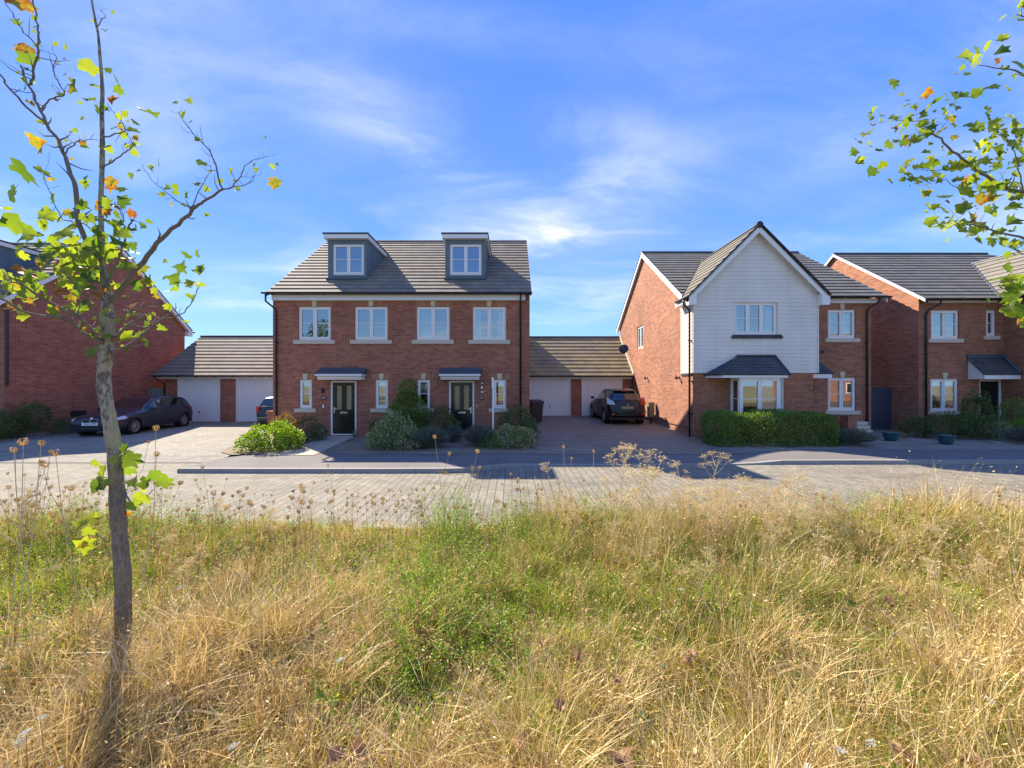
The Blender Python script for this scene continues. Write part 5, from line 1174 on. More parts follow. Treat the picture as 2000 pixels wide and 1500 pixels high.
def shrub(name, label, ells, n, size, mat, cat='shrub', group=None, asp=.5, upw=.3, deep=.35, lumps=.22, spiky=0, mats2=None):
    """ells: (x, y, zc, rx, ry, rz)"""
    base = (ells[0][0], ells[0][1], 0.0); R_ = empty(name, base, label, cat, group)
    V, Fc, off = [], [], 0; vol = np.array([e[3] * e[4] + e[4] * e[5] + e[3] * e[5] for e in ells]); vol = vol / vol.sum()
    for e, fr in zip(ells, vol):
        k = int(n * fr); D = runit(k); D = D[(e[2] + D[:, 2] * e[5]) > 0.0]; k = len(D)
        rad = (1 - deep * rng.random(k) ** 1.6) * lump(D, 5, lumps)
        Pp = np.array(e[:3]) + D * np.array(e[3:]) * rad[:, None]; Pp[:, 2] = np.maximum(Pp[:, 2], .015)
        dr_ = D * .7 + runit(k) * .8 + np.array([0, 0, upw]); dr_ /= np.linalg.norm(dr_, axis=1, keepdims=True)
        nn = runit(k) * .8 + D * .5 + np.array([0, 0, .4])
        v, f = rhomb(Pp, dr_, nn / np.linalg.norm(nn, axis=1, keepdims=True), size * rng.uniform(.6, 1.3, k), asp)
        V.append(v); Fc.append(f + off); off += len(v)
    npmesh('foliage', np.vstack(V), [np.vstack(Fc)], mat, R_, base)
    m = MB()
    for e in ells:
        for i in range(5):
            a = random.uniform(0, 6.28); r_ = random.uniform(.2, .7)
            m.tube([(e[0] + random.uniform(-.04, .04), e[1] + random.uniform(-.04, .04), -.02), (e[0] + r_ * .5 * e[3] * math.cos(a), e[1] + r_ * .5 * e[4] * math.sin(a), e[2] * .6), (e[0] + r_ * e[3] * math.cos(a), e[1] + r_ * e[4] * math.sin(a), e[2] + e[5] * .5)], [.015, .011, .005], 5)
    build('stems', m, 'twig', R_); return R_
shrub('rounded_shrub', 'bright glossy yellow-green shrub at the corner of the driveway', [(-7.25, 11.25, .38, .68, .6, .46), (-7.75, 11.1, .22, .42, .45, .3), (-6.75, 11.2, .25, .42, .42, .32)], 5200, .075, 'leaf_bright')
shrub('red_tipped_shrub', 'small shrub with pink and cream tips behind the bright shrub', [(-7.45, 12.1, .62, .36, .34, .38)], 1700, .06, 'leaf_red')
shrub('dark_bush', 'dark reddish-green bush left of the 108 door', [(-7.0, 12.6, .48, .44, .42, .46), (-6.75, 12.9, .3, .32, .3, .3)], 3000, .05, 'leaf_mid')
shrub('dark_bush', 'small round dark bush right of the 108 door', [(-4.9, 13.5, .36, .30, .28, .36)], 1500, .045, 'leaf_mid')
shrub('topiary_shrub', 'clipped two-tier topiary shrub with a ball on top', [(-3.72, 13.25, 1.0, .68, .5, .62), (-3.72, 13.25, .5, .64, .5, .55), (-3.72, 13.25, 1.86, .32, .28, .31), (-3.74, 13.25, 1.48, .40, .32, .28)], 13000, .06, 'leaf_hedge', deep=.3, lumps=.1)
shrub('variegated_shrub', 'grey-green variegated shrub in front of the topiary', [(-3.75, 11.5, .42, .62, .5, .52), (-3.2, 11.35, .26, .4, .4, .4), (-4.1, 11.3, .24, .36, .32, .34), (-3.75, 11.7, .78, .34, .3, .34), (-3.3, 11.6, .6, .25, .25, .3)], 6000, .075, 'leaf_pale')
shrub('dark_bush', 'large dark bush left of the 109 door path', [(-2.55, 13.1, .6, .52, .42, .6), (-2.1, 12.9, .4, .34, .3, .4)], 4200, .06, 'leaf_mid')
def lavender(label, x, yv, rx, ry, h, n=1500, mat='leaf_lav'):
    base = (x, yv, 0); R_ = empty('lavender_bush', base, label, 'shrub')
    a = rng.uniform(0, 6.283, n); r = np.sqrt(rng.random(n)); P0 = np.stack([x + .3 * rx * r * np.cos(a), yv + .3 * ry * r * np.sin(a), np.full(n, .02)], 1)
    D = np.stack([rx * r * np.cos(a), ry * r * np.sin(a), h * (1.05 - .45 * r * r) * rng.uniform(.7, 1.1, n)], 1); D[:, :2] += rng.normal(0, .05, (n, 2))
    t0 = rng.uniform(.35, .75, n)[:, None]; L_ = np.linalg.norm(D, axis=1, keepdims=True); d = D / L_
    v, f = rhomb(P0 + D * t0, d + runit(n) * .25, runit(n), (L_[:, 0] * .38), .09, .02)
    v2, f2 = rhomb(P0 + D * rng.uniform(.1, .95, n)[:, None], d + runit(n) * .6, runit(n), .06, .25, .05)
    npmesh('foliage', np.vstack([v, v2]), [np.vstack([f, f2 + len(v)])], mat, R_, base); return R_
lavender('grey lavender bush left of the 109 door path', -2.55, 11.45, .45, .42, .62, 2200)
lavender('low lavender clump just behind the larger lavender bush', -2.0, 12.5, .28, .3, .55, 900)
lavender('grey-green lavender bush right of the 109 door path', -1.05, 11.8, .4, .38, .66, 1900)
shrub('low_green_shrub', 'low green shrub at the foot of the agent sign post', [(-.68, 11.55, .2, .3, .3, .27)], 1300, .045, 'leaf_hedge')
shrub('variegated_shrub', 'pale variegated shrub right of the agent sign post', [(-.15, 11.6, .28, .42, .36, .42), (.35, 11.6, .25, .4, .34, .38)], 3400, .07, 'leaf_pale')
shrub('dark_bush', 'large dark bush at the right corner of the centre house', [(.15, 13.1, .58, .64, .5, .64), (.55, 12.6, .36, .36, .4, .42)], 5200, .06, 'leaf_mid')
shrub('seedling', 'tiny plant at the right foot of the 108 door', [(PX(694, 13.9), 13.8, .14, .08, .08, .16)], 180, .04, 'leaf_mid')
# box hedge
def hedge(label, x0, x1, y0, y1, h, n, size, mat):
    base = ((x0 + x1) / 2, (y0 + y1) / 2, 0); R_ = empty('box_hedge', base, label, 'hedge')
    A = [(x1 - x0) * (y1 - y0), (x1 - x0) * h, (x1 - x0) * h, (y1 - y0) * h, (y1 - y0) * h]; A = np.array(A) / sum(A); side = rng.choice(5, n, p=A)
    u, v = rng.random(n), rng.random(n); d = rng.random(n) ** 1.8 * .28
    Pp = np.zeros((n, 3)); Nn = np.zeros((n, 3))
    for k in range(5):
        q = side == k
        if k == 0: Pp[q] = np.stack([x0 + u[q] * (x1 - x0), y0 + v[q] * (y1 - y0), h - d[q]], 1); Nn[q] = (0, 0, 1)
        elif k < 3: Pp[q] = np.stack([x0 + u[q] * (x1 - x0), (y0 + d[q]) if k == 1 else (y1 - d[q]), v[q] * h], 1); Nn[q] = (0, -1 if k == 1 else 1, 0)
        else: Pp[q] = np.stack([(x0 + d[q]) if k == 3 else (x1 - d[q]), y0 + v[q] * (y1 - y0), u[q] * h], 1); Nn[q] = (-1 if k == 3 else 1, 0, 0)
    c = np.array([(x0 + x1) / 2, (y0 + y1) / 2, h * .45]); hs_ = np.array([(x1 - x0) / 2, (y1 - y0) / 2, h * .55]); q = (Pp - c) / hs_
    rd = (np.abs(q) ** 7).sum(1) ** (1 / 7); Pp = c + (Pp - c) / np.maximum(1, rd)[:, None]
    wob = .06 * (np.sin(Pp[:, 0] * 3.1) + np.sin(Pp[:, 0] * 7.3 + Pp[:, 2] * 5) * .6 + np.sin(Pp[:, 1] * 6 + Pp[:, 2] * 9) * .5); Pp += Nn * wob[:, None]; Pp[:, 2] = np.maximum(Pp[:, 2], .02)
    dr_ = Nn * .6 + runit(n) * .8; dr_ /= np.linalg.norm(dr_, axis=1, keepdims=True); nn = runit(n) + Nn * .4
    vv, f = rhomb(Pp, dr_, nn / np.linalg.norm(nn, axis=1, keepdims=True), size * rng.uniform(.6, 1.3, n), .55)
    npmesh('foliage', vv, [f], mat, R_, base); m = MB()
    for i in range(12): xx = x0 + .3 + (x1 - x0 - .6) * i / 11; m.tube([(xx, base[1], -.02), (xx + random.uniform(-.1, .1), base[1], h * .6)], [.02, .008], 5)
    build('stems', m, 'twig', R_)
hedge('clipped green box hedge under the bay window', 6.45, 10.45, 11.75, 12.65, 1.06, 24000, .058, 'leaf_hedge')
lavender('silvery low bush at the right end of the box hedge', 11.0, 12.1, .65, .45, .5, 2600)
shrub('low_green_shrub', 'dark spreading shrub below the right neighbour ground-floor window', [(15.9, 13.6, .42, .85, .5, .5), (16.8, 13.5, .45, .75, .5, .5), (15.2, 13.9, .35, .45, .4, .42)], 8000, .06, 'leaf_mid')
shrub('tall_shrub', 'dark shrub in front of the 111 door', [(17.6, 14.0, .8, .5, .4, .85)], 4200, .055, 'leaf_mid')
shrub('tall_shrub', 'green shrub right of the 111 door at the photo edge', [(18.6, 13.7, .8, .5, .4, .7), (19.1, 13.6, .6, .5, .4, .6)], 4600, .055, 'leaf_hedge')
shrub('variegated_shrub', 'pale low shrub in the bed in front of the 111 door', [(17.3, 13.15, .3, .42, .36, .38)], 2000, .05, 'leaf_pale')
shrub('rounded_shrub', 'yellow-green shrub at the extreme right edge', [(17.85, 12.9, .42, .26, .3, .36)], 1400, .055, 'leaf_bright')
lavender('grey lavender clump at the right photo edge', 17.2, 12.35, .5, .4, .5, 1900)
shrub('low_green_shrub', 'small brown-tinged plant between the two teal pots', [(14.15, 13.5, .1, .25, .2, .14)], 420, .04, 'leaf_red')
shrub('tall_shrub', 'tall leafy shrub at the front of the shaded gable wall', [(-18.35, 14.2, .75, .45, .42, .55), (-18.5, 13.6, .5, .6, .5, .5)], 4200, .07, 'leaf_mid')
shrub('low_green_shrub', 'dark shrub at the extreme left edge', [(-18.4, 12.9, .45, .7, .6, .55), (-18.2, 12.2, .3, .5, .4, .4)], 3600, .07, 'leaf_mid')
shrub('low_green_shrub', 'low dark shrub between the gable wall and the grey hatchback', [(-18.2, 15.5, .28, .6, .7, .36), (-18.4, 16.6, .3, .5, .6, .4), (-17.9, 14.8, .18, .4, .5, .24)], 4200, .06, 'leaf_mid')

# ------------------------------------------------------------------ plane trees
ang = [0, 16, 27, 40, 52, 66, 90]; LOBE = []
for a_, r_ in ((-80, .48), (-70, .70), (-60, .86), (-50, .66), (-40, .60), (-33, .76), (-24, .98), (-16, .76), (-10, .74), (-5, .92), (0, 1.12), (5, .92), (10, .74), (16, .76), (24, .98), (33, .76), (40, .60), (50, .66), (60, .86), (70, .70), (80, .48)):
    a = R(a_ * 1.55); LOBE.append((math.sin(a) * r_ * .56, .30 + math.cos(a) * r_ * .62))
LOBE = np.array([(0, 0)] + LOBE)            # base then outline, unit length about 1
def palms(P, D, N_, size, curl):
    n = len(P); k = len(LOBE); S_ = np.cross(D, N_); S_ /= np.linalg.norm(S_, axis=1, keepdims=True) + 1e-9; Nn = np.cross(S_, D)
    x = LOBE[:, 0][None] * rng.uniform(.8, 1.1, (n, 1)) + rng.normal(0, .02, (n, k)); y_ = LOBE[:, 1][None] + rng.normal(0, .02, (n, k))
    z = curl[:, None] * (np.abs(x) * 1.1 - .25) - curl[:, None] * .55 * (y_ - .4) ** 2 + rng.normal(0, .025, (n, k))
    V = P[:, None] + size[:, None, None] * (S_[:, None] * x[..., None] + D[:, None] * y_[..., None] + Nn[:, None] * z[..., None])
    C = P + size[:, None] * (D * .36 + Nn * (curl * -.22)[:, None]); V = np.concatenate([V, C[:, None]], 1)
    T = np.array([(k, i, (i + 1) % k) for i in range(k)]); return V.reshape(-1, 3), (np.arange(n)[:, None, None] * (k + 1) + T[None]).reshape(-1, 3)
def W3(x, y, Z): return (PX(x, Z), Z, PZ(y, Z))
def catmull(pts, rad, n=4):
    P = [Vector(p) for p in pts]; o, r = [], []
    for i in range(len(P) - 1):
        p0, p1, p2, p3 = P[max(0, i - 1)], P[i], P[i + 1], P[min(len(P) - 1, i + 2)]
        for j in range(n):
            t = j / n; o.append(.5 * ((2 * p1) + (p2 - p0) * t + (2 * p0 - 5 * p1 + 4 * p2 - p3) * t * t + (3 * p1 - p0 - 3 * p2 + p3) * t ** 3)); r.append(rad[i] + (rad[i + 1] - rad[i]) * t)
    o.append(P[-1]); r.append(rad[-1]); return o, r
def tree(name, label, Z0, trunk, branches, leaves, twigs, leafZ, sizef, seed, turnf, dense=()):
    rs = random.Random(seed); base = W3(trunk[0][0], trunk[0][1], Z0); base = (base[0], base[1], -.1)
    R_ = empty(name, base, label, 'tree'); K = Z0 / F; lat = math.sqrt(1 + ((trunk[0][0] - 1000) / F) ** 2)
    m = MB(); P, r_ = catmull([W3(x, y, Z0 + dz) for x, y, w, dz in trunk], [w / 2 * K for x, y, w, dz in trunk], 5)
    r_ = [v / lat * (1 + .05 * math.sin(i * 1.9) + .04 * math.sin(i * .73)) for i, v in enumerate(r_)]
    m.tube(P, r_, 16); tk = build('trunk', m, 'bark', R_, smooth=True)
    ends = []; allp = []
    for br in branches:
        pts = [W3(x, y, Z0 + dz) for x, y, dz in br['p']]; w0, w1 = br['w']; n = len(pts)
        P, rr_ = catmull(pts, [(w0 + (w1 - w0) * i / (n - 1)) / 2 * K for i in range(n)], 4); rr_ = [v / lat * 1.15 for v in rr_]
        P = [p + Vector((rs.uniform(-1, 1), rs.uniform(-1, 1), rs.uniform(-1, 1))) * .006 for p in P]
        m = MB(); m.tube(P, rr_, 8); m2 = MB()
        for i, p in enumerate(P):
            if i > 1: allp.append(p)
            if i > 2 and rs.random() < br.get('tw', .35):
                d = Vector((rs.uniform(-1, 1), rs.uniform(-.8, .8), rs.uniform(-.3, 1))).normalized(); L_ = rs.uniform(.05, .2) * br.get('tl', 1)
                q1 = p + d * L_ * .5 + Vector((rs.uniform(-.02, .02), 0, rs.uniform(-.02, .03))); q2 = q1 + (d + Vector((rs.uniform(-.6, .6), rs.uniform(-.6, .6), .5))).normalized() * L_ * .5
                m.tube([p, q1, q2], [rr_[i] * .5, rr_[i] * .35 + .0004, .0009], 5); allp += [q1, q2]
        build('branch', m, 'twig', R_, smooth=True)
    # leaves
    PP, SS, kinds = [], [], []
    for (x, y, s, k) in leaves:
        Zl = Z0 + rs.uniform(*leafZ); PP.append(W3(x, y, Zl)); SS.append(s * Zl / F * sizef); kinds.append(k)
    for i in range(twigs):
        p = rs.choice(allp); d = Vector((rs.uniform(-1, 1), rs.uniform(-1, 1), rs.uniform(-.7, .7))) * .07
        PP.append(tuple(p + d)); SS.append(rs.uniform(.03, .075)); kinds.append('o' if rs.random() < turnf else rs.choice('ggd'))
    for (cx_, cy_, sx_, sy_, n_, s0_, s1_) in dense:
        for i in range(n_):
            Zl = Z0 + rs.uniform(*leafZ); PP.append(W3(rs.gauss(cx_, sx_), rs.gauss(cy_, sy_), Zl)); SS.append(rs.uniform(s0_, s1_) * Zl / F); kinds.append('o' if rs.random() < turnf else 'g')
    PP = np.array(PP); SS = np.array(SS); kinds = np.array(kinds)
    n = len(PP); D = runit(n) * .75 + np.array([.4, 0, -.25]); D /= np.linalg.norm(D, axis=1, keepdims=True)
    Nn = runit(n) * .42 + np.array([0, -1.0, .3]); Nn -= D * (Nn * D).sum(1, keepdims=True); Nn /= np.linalg.norm(Nn, axis=1, keepdims=True)
    curl = rng.uniform(-.1, .6, n) * np.where(kinds == 'o', 1.6, 1); SS = SS * np.where(SS > .12, .82, .95)
    st = PP - D * SS[:, None] * .45; V, T = palms(st, D, Nn, SS, curl); nf = len(T) // n
    cr = npmesh('crown', V, [T], ['leaf_plane', 'leaf_turn'], R_, base)
    cr.data.polygons.foreach_set('material_index', np.repeat((kinds == 'o').astype(np.int32), nf))
    return R_
TR = [(243, 1345, 40, .02), (241, 1250, 37, .01), (240, 1135, 35, 0), (234, 1050, 34, 0), (230, 990, 34, 0), (224, 890, 32, 0), (214, 820, 30, 0), (205, 770, 30, 0), (203, 738, 30, 0), (206, 700, 30, 0), (211, 660, 31, .0), (209, 607, 27, .01), (209, 577, 22, .02),
      (202, 533, 15, .03), (200, 489, 13, .03), (198, 450, 12, .03), (197, 392, 11, .04), (199, 336, 11, .04), (200, 280, 10.5, .04), (199, 224, 9.5, .05), (200, 174, 8.5, .05), (196, 120, 7, .06), (192, 70, 6, .06), (188, 48, 5.5, .06), (179, 0, 5, .06), (172, -60, 4.5, .07), (170, -200, 3, .08)]
BR = [dict(p=[(212, 590, .02), (232, 570, 0), (263, 531, -.03), (294, 492, -.06), (314, 467, -.08), (356, 430, -.1), (378, 407, -.12), (398, 395, -.13), (434, 370, -.15)], w=(13, 4.5)),
      dict(p=[(434, 370, -.15), (420, 322, -.14), (406, 291, -.12), (367, 249, -.12), (347, 216, -.1)], w=(4, 1.2), tw=.6, tl=.6), dict(p=[(434, 370, -.15), (454, 364, -.17), (470, 344, -.18), (484, 319, -.2), (521, 304, -.2)], w=(3.5, 1), tw=.6, tl=.5),
      dict(p=[(434, 370, -.15), (487, 357, -.2), (498, 339, -.22)], w=(2.5, .9), tw=.6, tl=.5), dict(p=[(375, 406, -.12), (336, 386, -.05), (297, 350, 0), (274, 319, .04)], w=(2.6, .9), tw=.6, tl=.5), dict(p=[(375, 406, -.12), (389, 372, -.1), (400, 353, -.1), (414, 325, -.08)], w=(2.4, .9), tw=.6, tl=.5),
      dict(p=[(199, 510, .03), (165, 462, -.05), (151, 420, -.1), (146, 367, -.13), (134, 328, -.16), (120, 286, -.18), (92, 244, -.22), (76, 207, -.25), (56, 165, -.27), (42, 130, -.3)], w=(11, 3.5)),
      dict(p=[(92, 244, -.22), (50, 207, -.3), (20, 174, -.35), (0, 148, -.4), (-30, 100, -.45)], w=(5, 2.5)), dict(p=[(56, 165, -.27), (67, 154, -.27), (67, 129, -.28), (76, 90, -.3), (74, 56, -.3), (69, 25, -.3), (60, -30, -.3)], w=(5, 2.5), tw=.5),
      dict(p=[(76, 90, -.3), (48, 64, -.35), (28, 34, -.38), (8, 3, -.4)], w=(2.8, 1.5)), dict(p=[(126, 300, -.18), (140, 286, -.1), (157, 274, -.05), (190, 273, 0)], w=(3.4, 1.2), tw=.6, tl=.5), dict(p=[(82, 213, -.24), (104, 190, -.2), (126, 185, -.18), (109, 151, -.16), (105, 129, -.16), (108, 108, -.15), (78, 99, -.2)], w=(3.2, 1), tw=.6, tl=.5),
      dict(p=[(201, 268, .05), (225, 262, .02), (244, 252, 0), (224, 221, .0), (208, 200, 0)], w=(3.4, .9), tw=.6, tl=.5), dict(p=[(201, 327, .04), (235, 305, .0), (252, 291, -.02), (256, 274, -.02), (238, 252, 0)], w=(3.4, .9), tw=.6, tl=.5), dict(p=[(191, 53, .06), (197, 40, .05), (206, 31, .04), (196, 19, .04)], w=(2.5, .9), tw=.5, tl=.4),
      dict(p=[(200, 678, .0), (196, 668, -.05), (157, 646, -.15), (120, 621, -.3), (59, 614, -.45), (11, 589, -.6), (-20, 575, -.65)], w=(9, 2.5)), dict(p=[(200, 672, 0), (168, 632, -.2), (140, 612, -.3), (92, 587, -.45), (36, 554, -.6), (0, 548, -.7)], w=(7, 2.5)), dict(p=[(204, 650, -.02), (180, 600, -.15), (150, 560, -.25), (120, 530, -.3), (70, 500, -.35)], w=(5, 1.8)),
      dict(p=[(218, 688, -.0), (235, 682, -.05), (280, 654, -.15), (311, 626, -.2), (333, 612, -.22), (318, 604, -.22)], w=(9, 2)), dict(p=[(311, 626, -.2), (344, 618, -.2), (372, 596, -.2), (390, 560, -.2)], w=(3.5, 1), tw=.5, tl=.5), dict(p=[(219, 665, 0), (230, 655, -.05), (255, 632, -.1), (283, 615, -.12)], w=(8, 5), tw=.1),
      dict(p=[(213, 615, 0), (240, 605, -.1), (262, 616, -.12), (280, 610, -.14)], w=(3, 1.2)), dict(p=[(213, 622, 0), (250, 612, -.1), (268, 602, -.12), (310, 598, -.14)], w=(3, 1.2)), dict(p=[(205, 640, 0), (180, 648, -.1), (165, 640, -.15)], w=(3, 1.2)), dict(p=[(207, 590, 0), (180, 570, -.1), (150, 560, -.1), (128, 540, -.15)], w=(5, 1.5)),
      dict(p=[(204, 560, .02), (226, 520, .05), (240, 480, .05), (252, 440, .04), (262, 430, .03)], w=(6, 3)), dict(p=[(198, 470, .03), (170, 440, .1), (150, 435, .15), (120, 425, .2), (100, 380, .2), (85, 340, .2)], w=(4, 1.2)), dict(p=[(197, 400, .04), (228, 400, .05), (242, 430, .05), (228, 380, .05)], w=(2.5, 1)),
      dict(p=[(245, 960, -.02), (258, 990, -.05), (280, 975, -.08), (300, 955, -.1)], w=(4, 1.5), tl=.4), dict(p=[(222, 900, .0), (240, 890, -.05), (262, 880, -.06)], w=(3, 1), tl=.4), dict(p=[(222, 930, .0), (190, 935, -.05)], w=(3, 1), tl=.4), dict(p=[(226, 960, -.02), (236, 1000, -.05), (232, 1010, -.05)], w=(3, 1.5), tl=.3), dict(p=[(214, 1060, 0), (190, 1045, -.05), (170, 1025, -.06)], w=(2.5, 1), tl=.3)]
LT = '45,8,58,o 30,2,40,g 63,52,24,g 52,108,48,d 48,95,40,o 108,86,17,g 128,90,15,d 139,165,38,o 176,132,46,g 211,137,19,g 228,157,26,g 232,176,22,g 187,168,28,d 175,193,22,g 190,214,22,g 218,193,24,o 290,216,46,g 259,254,24,g 160,231,15,g 146,254,14,g 72,284,46,o 45,336,66,g 84,335,34,g 25,377,50,g 105,350,11,d 165,360,28,d 158,400,46,d 217,360,40,o 256,344,17,g 242,393,36,g 210,397,38,d 130,414,20,o 342,200,15,g 369,196,17,g 395,319,24,g 310,316,20,g 342,364,15,g 363,380,17,g 517,269,11,g 533,325,15,g 536,357,30,o 360,218,9,g 28,438,60,d 50,455,56,g 78,478,22,g 84,439,34,d 123,455,50,g 146,478,54,g 162,425,22,g 224,437,19,g 253,449,24,g 275,441,19,d 230,472,44,d 249,489,44,g 84,512,48,o 123,514,52,o 130,520,40,g 53,531,54,o 162,523,38,g 246,520,44,g 168,559,44,g 17,545,50,d 56,551,34,g 48,573,38,d 14,598,30,o 39,615,35,g 104,612,44,g 129,598,34,g 98,584,17,g 137,579,28,o 162,601,17,g 185,617,20,g 190,640,15,g 182,685,42,g 246,657,38,g 258,596,28,o 274,652,18,g 288,548,30,o 269,559,20,g 316,640,22,g 364,628,16,g 372,582,28,g 392,556,30,g 395,524,14,g 340,545,38,d 322,542,13,d 354,521,28,g 364,498,22,g 385,495,20,d 323,510,11,g 230,626,20,d 207,492,34,d 174,481,32,d 193,489,28,g 179,512,24,g 216,559,28,g 150,500,34,d 190,455,26,g 205,430,22,g 180,545,26,g 60,590,22,o 110,560,20,g 70,560,26,g 242,877,28,g 226,893,34,d 257,898,50,g 250,920,38,d 200,919,28,g 192,932,28,g 192,948,40,g 208,942,24,d 283,942,38,g 304,928,32,g 322,941,42,g 278,973,44,g 240,955,34,d 179,1012,34,g 161,1020,38,g 165,1065,50,g 175,1037,28,d 203,1072,28,d 258,940,30,d 186,905,20,g 262,985,30,g'
def parse(s): return [(float(a), float(b), float(c), d) for a, b, c, d in (t.split(',') for t in s.split())]
tree('plane_tree', 'young plane tree with mottled trunk in the grass at left', 2.95, TR, BR, parse(LT), 150, (-.3, .2), 1.05, 3, .15, dense=((150, 500, 62, 62, 60, 22, 46), (205, 470, 40, 60, 24, 20, 40), (70, 560, 45, 35, 14, 20, 36), (290, 560, 50, 40, 10, 14, 28)))
TR2 = [(2290, 1420, 44, 0), (2285, 1100, 40, 0), (2280, 800, 36, 0), (2282, 560, 30, 0), (2275, 400, 26, 0), (2270, 200, 20, .05), (2262, 0, 14, .05), (2260, -200, 8, .1)]
B2 = [dict(p=[(2276, 470, 0), (2120, 400, -.05), (1999, 374, -.1), (1979, 374, -.1), (1952, 359, -.12), (1900, 326, -.15), (1860, 295, -.18), (1829, 267, -.2), (1798, 264, -.22), (1759, 277, -.25)], w=(14, 2)),
      dict(p=[(1985, 374, -.1), (1940, 370, -.05), (1900, 382, 0), (1860, 360, .0), (1820, 335, .0)], w=(4, 1.2)), dict(p=[(1900, 326, -.15), (1860, 330, -.1), (1815, 332, -.1), (1780, 330, -.1)], w=(3, 1)), dict(p=[(1998, 374, -.1), (1990, 330, -.2), (1975, 285, -.25), (1945, 250, -.3)], w=(4, 1.2)),
      dict(p=[(2278, 600, 0), (2100, 520, -.1), (2010, 470, -.1), (1950, 452, -.12), (1900, 440, -.12), (1850, 440, -.12)], w=(11, 1.5)), dict(p=[(2272, 330, 0), (2120, 220, .05), (2010, 150, .1), (1960, 135, .1), (1900, 125, .1)], w=(10, 1.5)), dict(p=[(1829, 267, -.2), (1800, 240, -.2), (1760, 235, -.22), (1715, 240, -.22)], w=(2, .8)),
      dict(p=[(1829, 267, -.2), (1850, 235, -.2), (1870, 200, -.2)], w=(2, .8)), dict(p=[(2100, 520, -.1), (2030, 560, -.1), (1990, 580, -.1), (1968, 605, -.1)], w=(6, 1.5)), dict(p=[(2272, 250, 0), (2120, 90, 0), (2020, 40, 0), (1985, 30, 0)], w=(8, 2)), dict(p=[(1880, 385, -.1), (1890, 410, -.1), (1850, 440, -.1)], w=(2.5, 1)), dict(p=[(2010, 470, -.1), (1985, 485, -.1), (1940, 470, -.1)], w=(3, 1))]
L2 = '1990,35,34,g 1962,73,22,g 1890,110,34,g 1908,97,28,g 1882,119,26,g 1910,121,26,d 1928,90,22,g 1957,99,26,g 1948,119,14,o 1992,126,38,g 1996,145,26,g 1746,162,30,g 1811,181,24,o 1770,196,13,g 1832,194,30,g 1811,211,18,g 1882,187,26,g 1869,207,20,g 1851,225,22,d 1703,220,24,g 1706,241,16,o 1692,259,20,o 1677,275,24,g 1668,296,20,g 1700,282,16,g 1736,282,26,g 1718,293,16,d 1752,275,16,d 1772,238,24,g 1753,249,18,d 1804,241,26,g 1838,255,28,o 1814,260,16,g 1864,244,14,g 1864,268,16,o 1932,213,24,g 1930,227,28,g 1946,249,22,d 1908,282,32,g 1983,242,30,d 1952,295,36,g 1979,282,34,g 1990,260,28,g 1996,295,24,g 1704,335,30,g 1723,323,18,g 1770,335,34,g 1774,315,20,g 1740,353,14,g 1763,350,11,g 1807,324,26,g 1820,306,16,o 1836,348,30,g 1869,326,28,d 1917,332,38,g 1904,348,28,d 1930,357,36,g 1888,372,40,g 1937,383,32,o 1842,383,32,g 1810,378,16,o 1814,403,18,g 1882,405,30,g 1860,423,24,g 1825,443,28,g 1851,440,32,g 1886,434,28,d 1917,440,32,g 1979,403,30,d 1983,429,34,g 1988,383,28,g 1937,471,26,g 1961,471,22,d 1983,489,36,g 1969,497,24,g 1992,475,22,g 1849,471,12,g 1983,564,40,g 1974,581,40,g 1988,595,40,g 1966,608,28,g 1992,623,26,o 1960,578,26,g 1995,552,28,g 1988,612,28,g 1945,330,22,d 1960,360,24,g 1872,350,20,g'
tree('plane_tree', 'leafy plane tree reaching in from beyond the right edge', 3.3, TR2, B2, parse(L2), 190, (-.35, .25), 1.15, 5, .06, dense=((1900, 340, 70, 50, 26, 18, 36), (1960, 250, 40, 60, 20, 18, 34), (1890, 440, 60, 25, 14, 18, 32), (1985, 575, 18, 30, 12, 26, 44), (1760, 270, 60, 45, 14, 14, 26)))

# ------------------------------------------------------------------ across the green, behind the camera (seen only in window reflections)
for i, (x, yv, h, r_) in enumerate(((-30, -24, 10.5, 3.6), (-24.5, -26, 8.5, 3.2), (-20, -22, 6.5, 2.6), (-13, -25, 7.2, 3.0), (9, -30, 6.0, 3.2))):
    T_ = empty('background_tree', (x, yv, -.1), 'leafy tree across the green behind the photographer, number %s in the row' % ('one', 'two', 'three', 'four', 'five')[i], 'tree')
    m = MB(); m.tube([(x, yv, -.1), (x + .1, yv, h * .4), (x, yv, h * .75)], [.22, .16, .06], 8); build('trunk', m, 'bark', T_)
    V, Fc, off = [], [], 0
    for k in range(9):
        c = np.array([x + rng.normal(0, r_ * .4), yv + rng.normal(0, r_ * .4), h * .62 + rng.normal(0, h * .13)]); D = runit(700); Pp = c + D * r_ * .55 * (rng.random((700, 1)) ** .35)
        v, f = rhomb(Pp, runit(700), runit(700), rng.uniform(.2, .4, 700), .6); V.append(v); Fc.append(f + off); off += len(v)
    npmesh('crown', np.vstack(V), [np.vstack(Fc)], 'leaf_mid', T_, (x, yv, -.1))
hx, hy = 34.5, -15.0
HB = empty('house_across', (hx, hy, 0), 'brick house across the green behind the photographer', 'house')
m = MB(); m.face([(hx + 13, hy, -.1), (hx, hy, -.1), (hx, hy, 5.3), (hx + 13, hy, 5.3)]); m.face([(hx, hy, -.1), (hx, hy - 8, -.1), (hx, hy - 8, 5.3), (hx, hy - 4, 8.4), (hx, hy, 5.3)]); m.face([(hx + 13, hy - 8, -.1), (hx + 13, hy, -.1), (hx + 13, hy, 5.3), (hx + 13, hy - 4, 8.4), (hx + 13, hy - 8, 5.3)]); m.face([(hx, hy - 8, -.1), (hx + 13, hy - 8, -.1), (hx + 13, hy - 8, 5.3), (hx, hy - 8, 5.3)])
